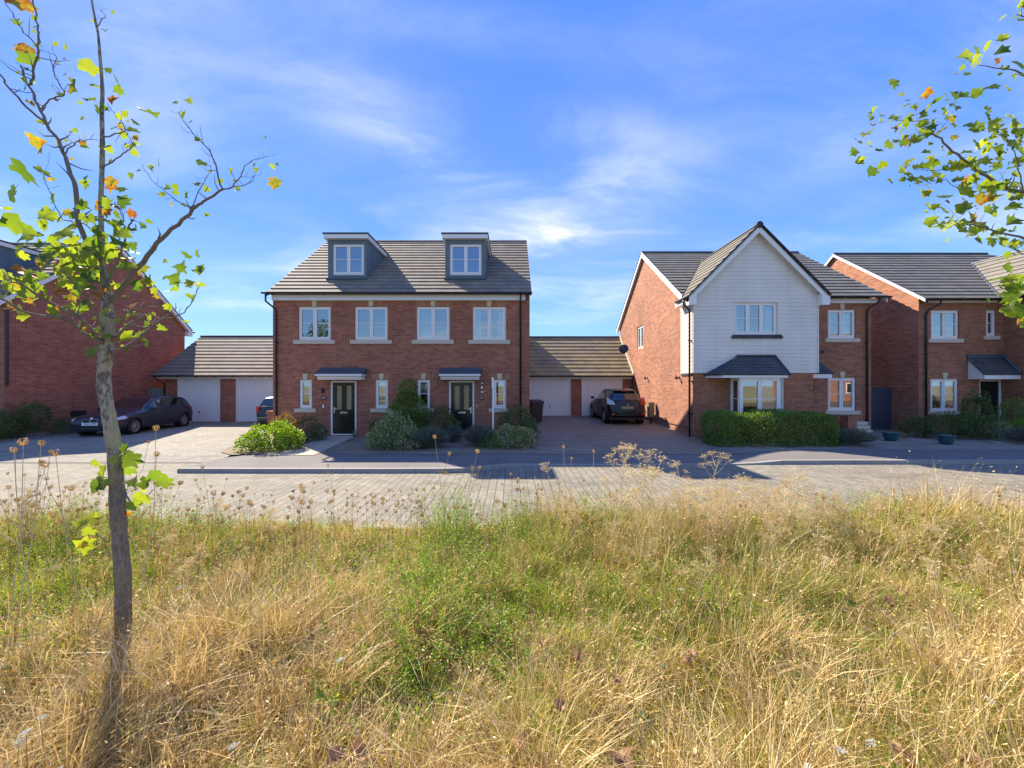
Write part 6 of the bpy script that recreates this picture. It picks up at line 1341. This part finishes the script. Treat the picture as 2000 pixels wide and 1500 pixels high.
build('wall', m, 'brick_b', HB); slope('roof', HB, 'tile', (hx + 13.2, hy + .3, 5.2), (hx - .2, hy + .3, 5.2), (hx + 13.2, hy - 4, 8.5), (hx - .2, hy - 4, 8.5))
slope('roof', HB, 'tile', (hx - .2, hy - 8.3, 5.2), (hx + 13.2, hy - 8.3, 5.2), (hx - .2, hy - 4, 8.5), (hx + 13.2, hy - 4, 8.5))
for a in (2, 6, 10):
    for z in (.9, 3.5): m = MB(); m.box(hx + a - .65, hx + a + .65, hy + .002, hy + .05, z, z + 1.25); wf_ = build('window', m, 'pvc', HB); m = MB(); m.box(hx + a - .55, hx + a + .55, hy + .051, hy + .06, z + .1, z + 1.15); build('pane', m, 'car_glass', wf_)

# ------------------------------------------------------------------ verge vegetation
def fbm(x, y, s, seed=0):
    r = np.random.default_rng(seed); v = 0; a = 1; tot = 0
    for o in range(4):
        for k in range(3):
            th = r.uniform(0, 6.28); ph = r.uniform(0, 6.28); v = v + a * np.sin((x * math.cos(th) + y * math.sin(th)) * s * 2 ** o + ph + 1.3 * np.sin((x * math.sin(th) - y * math.cos(th)) * s * 2 ** o * .7 + ph)); tot += a
        a *= .6
    return v / tot * 1.8
def vzn(x, y): return np.where(y < 5, -0.07 + 0.035 * np.sin(x * 1.7 + y) + 0.03 * np.sin(y * 2.3 - x * .6) + 0.02 * np.sin(x * 5.1), -.085)
def area(n, yr=(.9, 5.28), w=(1.42, 1.7), pw=1.0):
    y = yr[0] + (yr[1] - yr[0]) * rng.random(n * 2) ** pw; x = rng.uniform(-1, 1, n * 2) * (w[0] * yr[1] + w[1]); q = np.abs(x) < w[0] * y + w[1]
    return x[q][:n], y[q][:n]
def blades(n, hfun, lean, wid, yr=(.9, 5.28), keep=None, segs=3, curve=.6, z0=0.0, tuft=None):
    x, y = area(int(n * 1.5), yr)
    if tuft:
        k = len(x) // tuft[0]; cx, cy = x[:k], y[:k]; ta = rng.uniform(0, 6.28, k); i = rng.integers(0, k, len(x)); rx, ry = rng.normal(0, tuft[1], len(x)), rng.normal(0, tuft[1], len(x)); x = cx[i] + rx; y = np.minimum(cy[i] + ry, 5.3); base_a = ta[i]
    else: base_a = rng.uniform(0, 6.28, len(x))
    if keep is not None: q = rng.random(len(x)) < keep(x, y); x, y, base_a = x[q], y[q], base_a[q]
    x, y, base_a = x[:n], y[:n], base_a[:n]; k = len(x)
    h = hfun(x, y) * rng.uniform(.45, 1.15, k); a = base_a + rng.normal(0, .9, k); l = np.abs(rng.normal(lean, lean * .55, k)) * h
    z = vzn(x, y) + z0; t = np.linspace(0, 1, segs + 1); dx, dy = np.cos(a), np.sin(a)
    sx, sy = -np.sin(a + rng.normal(0, .8, k)), np.cos(a); ww = wid * rng.uniform(.6, 1.4, k) * (1 + .12 * (y - 2))
    bend = rng.normal(0, .12, k) * h; C = []
    for ti in t:
        off = l * (ti ** 1.7); hz = h * ti * (1 - curve * .35 * ti * (l / (h + 1e-6)))
        C.append(np.stack([x + dx * off + sx * bend * ti * (1 - ti) * 2, y + dy * off + sy * bend * ti * (1 - ti) * 2, z + hz], 1))
    V = []; 
    for i, c in enumerate(C[:-1]):
        wv = (ww * (1 - .55 * t[i]))[:, None] * np.stack([sx, sy, np.zeros(k)], 1) * .5; V += [c - wv, c + wv]
    V.append(C[-1]); V = np.stack(V, 1); m_ = V.shape[1]; b = np.arange(k)[:, None] * m_
    Q = np.concatenate([b + np.array([[2 * i, 2 * i + 1, 2 * i + 3, 2 * i + 2]]) for i in range(segs - 1)]); T = b + np.array([[m_ - 3, m_ - 2, m_ - 1]])
    return V.reshape(-1, 3), Q, T, C[-1], np.stack([dx, dy, .4 + 0 * dx], 1), h
def stuff(name, label, cat, parts, mat):
    V, Qs, Ts, off = [], [], [], 0
    for v, q, t in parts:
        V.append(v); off0 = off; off += len(v)
        if q is not None and len(q): Qs.append(q + off0)
        if t is not None and len(t): Ts.append(t + off0)
    fs = ([np.vstack(Qs)] if Qs else []) + ([np.vstack(Ts)] if Ts else [])
    return tag(npmesh(name, np.vstack(V), fs, mat), label, cat, kind='stuff')
right = lambda x, y: 1 / (1 + np.exp(-(x - .3 * y) * 1.2))
edge = lambda x, y: 1 - .6 * np.clip((y - 4.4) / .8, 0, 1) * np.exp(-((x + 2.9) / 2.1) ** 4) + .35 * np.clip((y - 3.8) / 1, 0, 1) * (1 - np.exp(-((x + 2.9) / 2.3) ** 4))
hdry = lambda x, y: np.maximum(.03, .16 + .13 * np.clip(fbm(x, y, 1.3, 4), -1, 1) + .07 * fbm(x, y, 4.5, 8) + .13 * right(x, y) + .05 * np.clip((-x - 2) / 3, 0, 1)) * edge(x, y)
greenmask = lambda x, y: np.clip(fbm(x, y, .9, 9) * 1.3 + .28 * np.clip((y - 2.4), -.6, 1.5) + .12, 0, 1)
EXP = 1.0
b1 = blades(int(120000 * EXP), hdry, .8, .0056, tuft=(44, .05), keep=lambda x, y: 1 - .35 * greenmask(x, y))
b2 = blades(int(80000 * EXP), lambda x, y: .7 * hdry(x, y) + .03, 1.7, .0056, z0=.01, tuft=(24, .06))
b3 = blades(int(30000 * EXP), lambda x, y: 1.7 * hdry(x, y) + .10, .42, .0042, tuft=(30, .05))
tx, ty = PX(243, 2.95), 2.95
b5 = blades(9000, lambda x, y: .34 - .22 * np.clip((np.hypot(x - tx - .12, (y - ty + .28) * .8) - .25) / .35, 0, 1), .45, .0052, yr=(1.9, 3.4), keep=lambda x, y: (np.hypot(x - tx - .12, (y - ty + .28) * .8) < .55) * 1.0)
def near_clumps(n, w):
    return blades(n, lambda x, y: .10 + 1.35 * hdry(x, y), .7, w, yr=(.9, 3.0), tuft=(60, .035))
b6 = near_clumps(26000, .0058)
tips, dirs = b3[3], b3[4]; k = len(tips)
i = rng.integers(0, k, int(46000 * EXP)); ps = tips[i] - dirs[i] * rng.uniform(0, .05, (len(i), 1)) * np.array([1, 1, 1.2]) + rng.normal(0, .004, (len(i), 3))
sv, sq = rhomb(ps, (dirs[i] + runit(len(i)) * .9) / 1.3, runit(len(i)), rng.uniform(.010, .026, len(i)), .4)
stuff('dry_grass', 'matted straw-coloured long grass covering the verge', 'grass', [(b1[0], b1[1], b1[2]), (b2[0], b2[1], b2[2]), (b3[0], b3[1], b3[2]), (b5[0], b5[1], b5[2]), (b6[0], b6[1], b6[2]), (sv, sq, None)], 'straw')
g1 = blades(int(125000 * EXP), lambda x, y: .12 + .75 * hdry(x, y), .65, .0040, keep=lambda x, y: .28 + greenmask(x, y), tuft=(20, .05))
stuff('green_grass', 'greener grass blades growing up through the dry verge grass', 'grass', [(g1[0], g1[1], g1[2])], 'green_blade')
# leafy weeds: plants with leaflets on several stems
spots = [(-.55, 4.3, .55, .6, 60), (-.8, 4.9, .4, .72, 40), (.2, 5.0, .4, .62, 34), (1.2, 5.0, .4, .62, 34), (2.4, 5.0, .5, .5, 30), (5.0, 5.0, 1.2, .58, 70), (-5.5, 4.9, 1.0, .55, 50), (-4.2, 4.9, .6, .4, 30), (-.35, 3.6, .5, .42, 50), (-.55, 3.0, .5, .36, 50), (-.75, 2.5, .5, .3, 45), (-.1, 2.7, .4, .3, 30), (.5, 4.4, .4, .5, 30), (1.6, 3.1, .4, .36, 45), (1.9, 2.7, .5, .26, 50), (2.3, 2.5, .6, .2, 50), (1.0, 3.4, .4, .4, 24),
         (4.2, 4.9, .5, .5, 50), (5.2, 4.8, .8, .42, 70), (6.2, 4.9, .8, .4, 60), (4.6, 4.0, .8, .3, 60), (3.2, 4.6, .5, .45, 40), (3.5, 3.2, .9, .22, 50), (4.2, 3.3, .7, .22, 40), (-3.6, 4.4, .8, .32, 60), (-4.8, 4.2, 1.0, .3, 70), (-5.6, 4.8, .8, .36, 50), (-2.2, 3.8, .6, .24, 40), (-1.9, 3.3, .5, .22, 36), (-2.6, 3.0, .7, .2, 40),
         (-3.4, 3.0, .8, .2, 40), (2.2, 5.0, .6, .5, 34), (1.3, 4.9, .5, .46, 30), (-1.6, 4.3, .7, .26, 34), (.3, 3.6, .6, .3, 36), (2.6, 3.8, .6, .3, 36), (5.6, 4.2, 1.0, .34, 70), (3.9, 2.8, .8, .2, 50), (2.0, 3.6, .6, .34, 50), (6.6, 4.4, .8, .4, 50), (-4.2, 3.6, .9, .28, 60), (-5.6, 4.2, .9, .34, 50), (-2.9, 4.5, .6, .32, 40), (-.9, 3.4, .5, .4, 40), (.1, 4.7, .5, .5, 34), (-1.2, 2.4, .5, .2, 26), (.8, 2.2, .5, .16, 26), (3.0, 2.2, .6, .14, 26)]
HP, HD, SP = [], [], []
for (cx_, cy_, r_, h_, n_) in spots:
    for _ in range(int(n_ * (2.2 if abs(cx_) < 1.3 else 2.9))):
        x, y = rng.normal(cx_, r_ * .55), min(5.25, rng.normal(cy_, r_ * .55)); h = h_ * rng.uniform(.45, 1.1); a = rng.uniform(0, 6.28); l = h * abs(rng.normal(.25, .15)); zz = float(vzn(np.array([x]), np.array([y]))[0])
        tt = np.sort(rng.uniform(.15, 1, int(12 + 70 * h))); c = np.stack([x + math.cos(a) * l * tt ** 1.5, y + math.sin(a) * l * tt ** 1.5, zz + h * tt], 1)
        br_ = rng.uniform(.01, .055, len(tt)) * (1.2 - tt); th = rng.uniform(0, 6.28, len(tt)); o_ = np.stack([np.cos(th), np.sin(th), .5 + 0 * th], 1)
        HP.append(c + o_ * br_[:, None]); HD.append(o_); SP.append([(x, y, zz), (x + math.cos(a) * l * .35, y + math.sin(a) * l * .35, zz + h * .5), (x + math.cos(a) * l, y + math.sin(a) * l, zz + h)])
x, y = area(int(5200 * EXP)); q = rng.random(len(x)) < greenmask(x, y) * .9 + .06
for x_, y_ in zip(x[q], y[q]):
    n_ = rng.integers(14, 40); zz = float(vzn(np.array([x_]), np.array([y_]))[0]); r_ = rng.uniform(.03, .1); hh = rng.uniform(.06, .22)
    c = np.stack([x_ + rng.normal(0, r_, n_), np.minimum(5.28, y_ + rng.normal(0, r_, n_)), zz + hh * rng.random(n_) + .02], 1); HP.append(c); HD.append(runit(n_) + np.array([0, 0, .6]))
HP = np.vstack(HP); HD = np.vstack(HD); HD /= np.linalg.norm(HD, axis=1, keepdims=True)
hv, hq = rhomb(HP, HD, runit(len(HP)) * .6 + np.array([0, 0, 1.0]), rng.uniform(.011, .028, len(HP)), .5)
stuff('green_weeds', 'clumps of small-leaved green weeds among the dry grass', 'weeds', [(hv, hq, None)], 'herb')
SPa = np.array(SP); w_ = .0012; off = np.array([w_, 0, 0]); sv = np.stack([SPa[:, 0] - off, SPa[:, 0] + off, SPa[:, 1] - off, SPa[:, 1] + off, SPa[:, 2]], 1).reshape(-1, 3); b = np.arange(len(SPa))[:, None] * 5
stuff('weed_stalks', 'thin stalks of the small-leaved weeds in the verge', 'weeds', [(sv, b + np.array([[0, 1, 3, 2]]), b + np.array([[2, 3, 4]]))], 'stem')

def strip(m, a, b, w):
    a, b = Vector(a), Vector(b); d = (b - a); s = d.cross(Vector((.3, -1, .1))).normalized() * w; m.face([a - s, a + s, b + s * .6, b - s * .6])
def seedhead(m, c, d, r, open_=False, mi=1, rs=random):
    """closed bird's-nest head of wild carrot: ring of curved ribs"""
    d = Vector(d).normalized(); q = d.to_track_quat('Z', 'Y'); n = 16; c = Vector(c)
    prof = [(.12, 0), (.75, .55), (1.0, 1.25), (.72, 1.8), (.45, 1.9)] if not open_ else [(.12, 0), (.8, .5), (1.5, .95), (1.9, 1.0), (1.3, 1.05)]
    ph = rs.uniform(0, 6.28); idx = []
    for (a, h) in prof: idx.append([m.pt(c + q @ Vector((r * a * math.cos(ph + 6.283 * k / n) * rs.uniform(.85, 1.12), r * a * math.sin(ph + 6.283 * k / n) * rs.uniform(.85, 1.12), r * h * rs.uniform(.9, 1.1)))) for k in range(n)])
    for i in range(len(prof) - 1):
        for k in range(n):
            if i > 0 and (k % 2 or rs.random() < .1): continue
            m.f.append([idx[i][k], idx[i][(k + 1) % n], idx[i + 1][(k + 1) % n], idx[i + 1][k]]); m.uv.append(None); m.mi.append(mi)
    for k in range(n):      # bracts under the head
        a = ph + 6.283 * k / n; p = c + q @ Vector((r * .1 * math.cos(a), r * .1 * math.sin(a), 0)); e = c + q @ Vector((r * 1.35 * math.cos(a), r * 1.35 * math.sin(a), r * rs.uniform(.1, 1.3))); s = Vector((r * .05, 0, r * .05))
        m.f.append([m.pt(p - s), m.pt(p + s), m.pt(e)]); m.uv.append(None); m.mi.append(mi)
def carrot(h, heads, r, rs):
    m = MB(); top = Vector((rs.uniform(-.12, .12) * h, rs.uniform(-.12, .12) * h, h)); mid = top * .55 + Vector((rs.uniform(-.03, .03), rs.uniform(-.03, .03), 0))
    def tb(pts, rad): m.tube(pts, rad, 5)
    tb([(0, 0, -.03), tuple(mid * .5), tuple(mid), tuple(top)], [.0022, .002, .0015, .001]); seedhead(m, top, (top - mid), r, rs=rs)
    for k in range(heads - 1):
        t_ = rs.uniform(.4, .85); p = mid + (top - mid) * (t_ - .4) if t_ > .55 else mid * (t_ / .55); a = rs.uniform(0, 6.28); L_ = rs.uniform(.14, .34) * h
        e = p + Vector((math.cos(a) * L_ * .5, math.sin(a) * L_ * .5, L_)); md = (p + e) / 2 + Vector((math.cos(a), math.sin(a), 0)) * L_ * .12
        tb([tuple(p), tuple(md), tuple(e)], [.0013, .001, .0008]); seedhead(m, e, e - md, r * rs.uniform(.55, .9), rs=rs)
        if rs.random() < .4: strip(m, md, md + Vector((rs.uniform(-.03, .03), rs.uniform(-.03, .03), .04)), .001)
    return m
def umbel(m, c, d, R0, rs, n=13, mi=1, sd=.005):
    d = Vector(d).normalized(); q = d.to_track_quat('Z', 'Y'); c = Vector(c)
    for k in range(n):
        a = 6.283 * k / n + rs.uniform(-.2, .2); rr_ = R0 * (rs.uniform(.7, 1.1) if k % 3 else rs.uniform(.2, .5)); e = c + q @ Vector((rr_ * math.cos(a), rr_ * math.sin(a), R0 * rs.uniform(.45, .75)))
        s = (e - c).cross(Vector((0.2, -1, .2))).normalized() * .0007; m.f.append([m.pt(c - s), m.pt(c + s), m.pt(e + s), m.pt(e - s)]); m.uv.append(None); m.mi.append(mi)
        for j in range(6):
            u = e + Vector((rs.uniform(-1, 1), rs.uniform(-1, 1), rs.uniform(.1, .9))) * R0 * .20; v_ = Vector((rs.uniform(-1, 1), rs.uniform(-1, 1), rs.uniform(-1, 1))).normalized(); w2 = v_.cross(Vector((.1, 1, .2))).normalized()
            m.f.append([m.pt(u - v_ * sd), m.pt(u + w2 * sd * .6), m.pt(u + v_ * sd), m.pt(u - w2 * sd * .6)]); m.uv.append(None); m.mi.append(mi)
def fennel(h, n, rs, R0=.055):
    m = MB(); lean = Vector((rs.uniform(-.35, .35), rs.uniform(-.2, .2), 1)); pts = [lean * (h * t) + Vector((rs.uniform(-.02, .02), rs.uniform(-.02, .02), 0)) for t in (0, .3, .6, .85, 1)]
    m.tube([tuple(p) for p in pts], [.0045, .004, .003, .0022, .0016], 5); umbel(m, pts[-1], lean, R0 * 1.2, rs)
    for k in range(n):
        t_ = rs.uniform(.4, .97); p = lean * (h * t_); a = rs.uniform(0, 6.28); L_ = rs.uniform(.12, .36) * h * (1.3 - t_); e = p + Vector((math.cos(a) * L_ * .75, math.sin(a) * L_ * .75, L_ * .9)); md = (p + e) / 2 + Vector((0, 0, -.01))
        m.tube([tuple(p), tuple(md), tuple(e)], [.0022, .0017, .0011], 5); umbel(m, e, e - md + Vector((0, 0, .05)), R0 * rs.uniform(.7, 1.15), rs)
    return m
rs = random.Random(21)
def proto(mbs, name, mats):
    out = []
    for m in mbs:
        o = build(name, m, mats, uv=False); out.append(o)
    return out
def scatter(protos, places, label, cat, group):
    for j, (x, y, s, rz, k) in enumerate(places):
        p = protos[k % len(protos)]; first = 'used' not in USED.get(p.name, '')
        if first: o = p; USED[p.name] = 'used'
        else: o = p.copy(); COL.objects.link(o)
        z = float(vzn(np.array([x]), np.array([y]))[0]); o.location = (x, y, z - .01); o.rotation_euler = (rs.uniform(-.06, .06), rs.uniform(-.06, .06), rz); o.scale = (s, s, s)
        px_ = 1000 + x / y * F
        where = ('left of the young trunk' if px_ < 225 else 'right of the young trunk' if px_ < 480 else 'below the 108 door' if px_ < 780 else 'below the 109 door' if px_ < 1040 else
                 'below the shaded driveway' if px_ < 1350 else 'below the box hedge' if px_ < 1690 else 'at the right end')
        near = 'nearest the camera' if y < 3.4 else 'mid-verge' if y < 4.3 else 'near the road edge'
        tag(o, '%s, %s, %s' % (label, near, where), cat, group)
USED = {}
brown = proto([carrot(rs.uniform(.62, .85), rs.choice([1, 2, 3, 4, 5]), rs.uniform(.019, .028), rs) for _ in range(9)], 'wild_carrot', ['brown_stem', 'seed'])
tall = proto([carrot(rs.uniform(.72, .8), rs.choice([2, 3, 4]), rs.uniform(.011, .015), rs) for _ in range(6)], 'wild_carrot', ['dry_stem', 'seed'])
green = proto([carrot(rs.uniform(.6, .78), rs.choice([1, 2, 3]), rs.uniform(.017, .024), rs) for _ in range(4)], 'wild_carrot', ['stem', 'seed_green'])
fen = proto([fennel(rs.uniform(.75, .95), rs.choice([6, 9, 12]), rs) for _ in range(9)], 'dried_umbel_plant', ['dry_stem', 'umbel'])
def px2(x, Z): return ((x - 1000) / F * Z, Z)
pl = []; plt_ = []
for _ in range(112): Z = rs.uniform(3.3, 5.1); pl.append((*px2(rs.uniform(-30, 640), Z), rs.uniform(.65, 1.02), rs.uniform(0, 6.3), rs.randrange(9)))
for _ in range(62): Z = rs.uniform(3.9, 5.1); pl.append((*px2(rs.uniform(640, 1200), Z), rs.uniform(.65, .98), rs.uniform(0, 6.3), rs.randrange(9)))
for _ in range(20): Z = rs.uniform(3.9, 5.1); pl.append((*px2(rs.uniform(1200, 2000), Z), rs.uniform(.7, .9), rs.uniform(0, 6.3), rs.randrange(9)))
for (x_, yh, Z) in ((10, 868, 2.9), (22, 878, 3.0), (70, 880, 3.1), (163, 868, 3.3), (297, 860, 3.6), (270, 858, 3.4), (875, 865, 4.4), (905, 868, 4.5), (935, 912, 4.8), (1123, 868, 4.7), (1143, 880, 4.6), (985, 922, 4.7), (430, 900, 4.6), (650, 915, 4.9)):
    zt_ = CAMH - (yh - 750) / F * Z; plt_.append((*px2(x_, Z), (zt_ + .07) / .76, rs.uniform(0, 6.3), rs.randrange(6)))
scatter(tall, plt_, 'tall pale seed-head plant', 'wildflower', 'tall wild carrot plants in the verge')
scatter(brown, pl, 'brown dried seed-head plant', 'wildflower', 'dried wild carrot plants in the verge')
pl = []
for (x_, Z) in ((660, 2.0), (70, 1.9), (20, 2.2), (345, 3.0), (1282, 2.1), (1780, 2.2), (1880, 2.6), (530, 2.3), (1240, 1.8), (1370, 4.9), (770, 3.4), (440, 3.6), (905, 3.9), (980, 4.4), (820, 4.6), (1700, 4.4), (1010, 4.8), (1530, 2.6)):
    pl.append((*px2(x_, Z), rs.uniform(.55, .95) if Z > 2.5 else rs.uniform(.5, .8), rs.uniform(0, 6.3), rs.randrange(4)))
scatter(green, pl, 'plant with grey-green heads', 'wildflower', 'green wild carrot plants in the verge')
pl = []
for _ in range(92): Z = rs.uniform(4.1, 5.15); xx = rs.triangular(1080, 1900, 1350); pl.append((*px2(xx, Z), rs.uniform(.6, .98) * (1 - .15 * (xx > 1600)), rs.uniform(0, 6.3), rs.randrange(9)))
for _ in range(22): Z = rs.uniform(3.0, 4.4); pl.append((*px2(rs.uniform(1200, 2000), Z), rs.uniform(.5, .8), rs.uniform(0, 6.3), rs.randrange(9)))
for _ in range(22): Z = rs.uniform(3.4, 5.0); pl.append((*px2(rs.uniform(0, 700), Z), rs.uniform(.5, .75), rs.uniform(0, 6.3), rs.randrange(9)))
pl += [(*px2(1190, 4.3), 1.62, 1.0, 2), (*px2(1228, 4.4), 1.5, 2.0, 5), (*px2(1390, 4.4), 1.35, 4, 3), (*px2(1110, 4.6), 1.2, 3, 4), (*px2(1540, 4.7), 1.25, 5, 6), (*px2(1300, 4.8), 1.25, 2.6, 1)]
scatter(fen, pl, 'straw-coloured plant with open umbels', 'wildflower', 'dried umbel plants in the verge')
# white flower heads
wf = []
for _ in range(3):
    m = MB(); h = rs.uniform(.34, .46); m.tube([(0, 0, -.03), (.01, 0, h * .5), (.02, .01, h)], [.002, .0018, .0012], 5); umbel(m, (.02, .01, h), (.15, -.35, 1), .019, rs, 16, 1, .004); wf.append(m)
wf = proto(wf, 'white_flower', ['stem', 'white_flower'])
pl = [(*px2(a, Z), 1.0, rs.uniform(0, 6.3), i) for i, (a, Z) in enumerate(((25, 1.75), (58, 1.8), (95, 1.85), (1830, 3.3), (1975, 3.4), (1980, 3.55), (1700, 1.75), (1935, 1.9), (1640, 1.65), (1570, 1.6), (130, 1.65), (480, 1.75), (1335, 3.0), (1110, 4.6), (350, 3.0), (670, 2.2)))]
scatter(wf, pl, 'small white flower head on thin stem', 'wildflower', 'white wildflowers in the verge')
# fallen leaves caught in the grass
DL = [(1125, 1280, .11), (1385, 1190, .10), (1740, 1175, .12), (1350, 1270, .09), (1060, 1250, .10), (1495, 1075, .12), (1700, 1160, .08), (650, 1480, .13), (700, 1470, .12), (1215, 1480, .13), (1015, 1445, .10), (1095, 1375, .10), (1960, 1400, .1), (550, 1150, .11), (545, 1130, .08), (1340, 1290, .08), (1420, 1120, .08), (1740, 1450, .1), (1775, 1480, .1), (1910, 1490, .12), (420, 1100, .07), (1205, 1330, .07)]
for i, (x_, y_, s_) in enumerate(DL):
    zl_ = .15; Z = (CAMH - zl_) * F / (y_ - 750); s_ *= .9; D = runit(1) * np.array([1, 1, .3]); D /= np.linalg.norm(D); Nn = np.array([[rs.uniform(-.4, .4), -.3, 1.0]]); Nn -= D * (Nn * D).sum(); Nn /= np.linalg.norm(Nn)
    p = np.array([W3(x_, y_, Z)]); V, T = palms(p - D * s_ * .4, D, Nn, np.array([s_]), np.array([rs.uniform(.8, 1.6)]))
    tag(npmesh('fallen_leaf', V, [T], 'dead_leaf', loc=tuple(float(v) for v in p[0])), 'curled dry brown plane leaf caught in the verge grass', 'fallen leaf', 'fallen leaves in the verge grass')
for (x_, y_) in ((1655, 1180), (612, 1360)):
    Z = (CAMH - .2) * F / (y_ - 750); p = np.array([W3(x_, y_, Z)]); V, T = palms(p, np.array([[.8, -.2, .2]]), np.array([[0, -.6, .8]]), np.array([.09]), np.array([.4]))
    tag(npmesh('fallen_leaf', V, [T], 'leaf_plane', loc=tuple(float(v) for v in p[0])), 'green leaf lying on the grass at right' if x_ > 1000 else 'dark green leaf lying in the grass at bottom left of centre', 'fallen leaf')
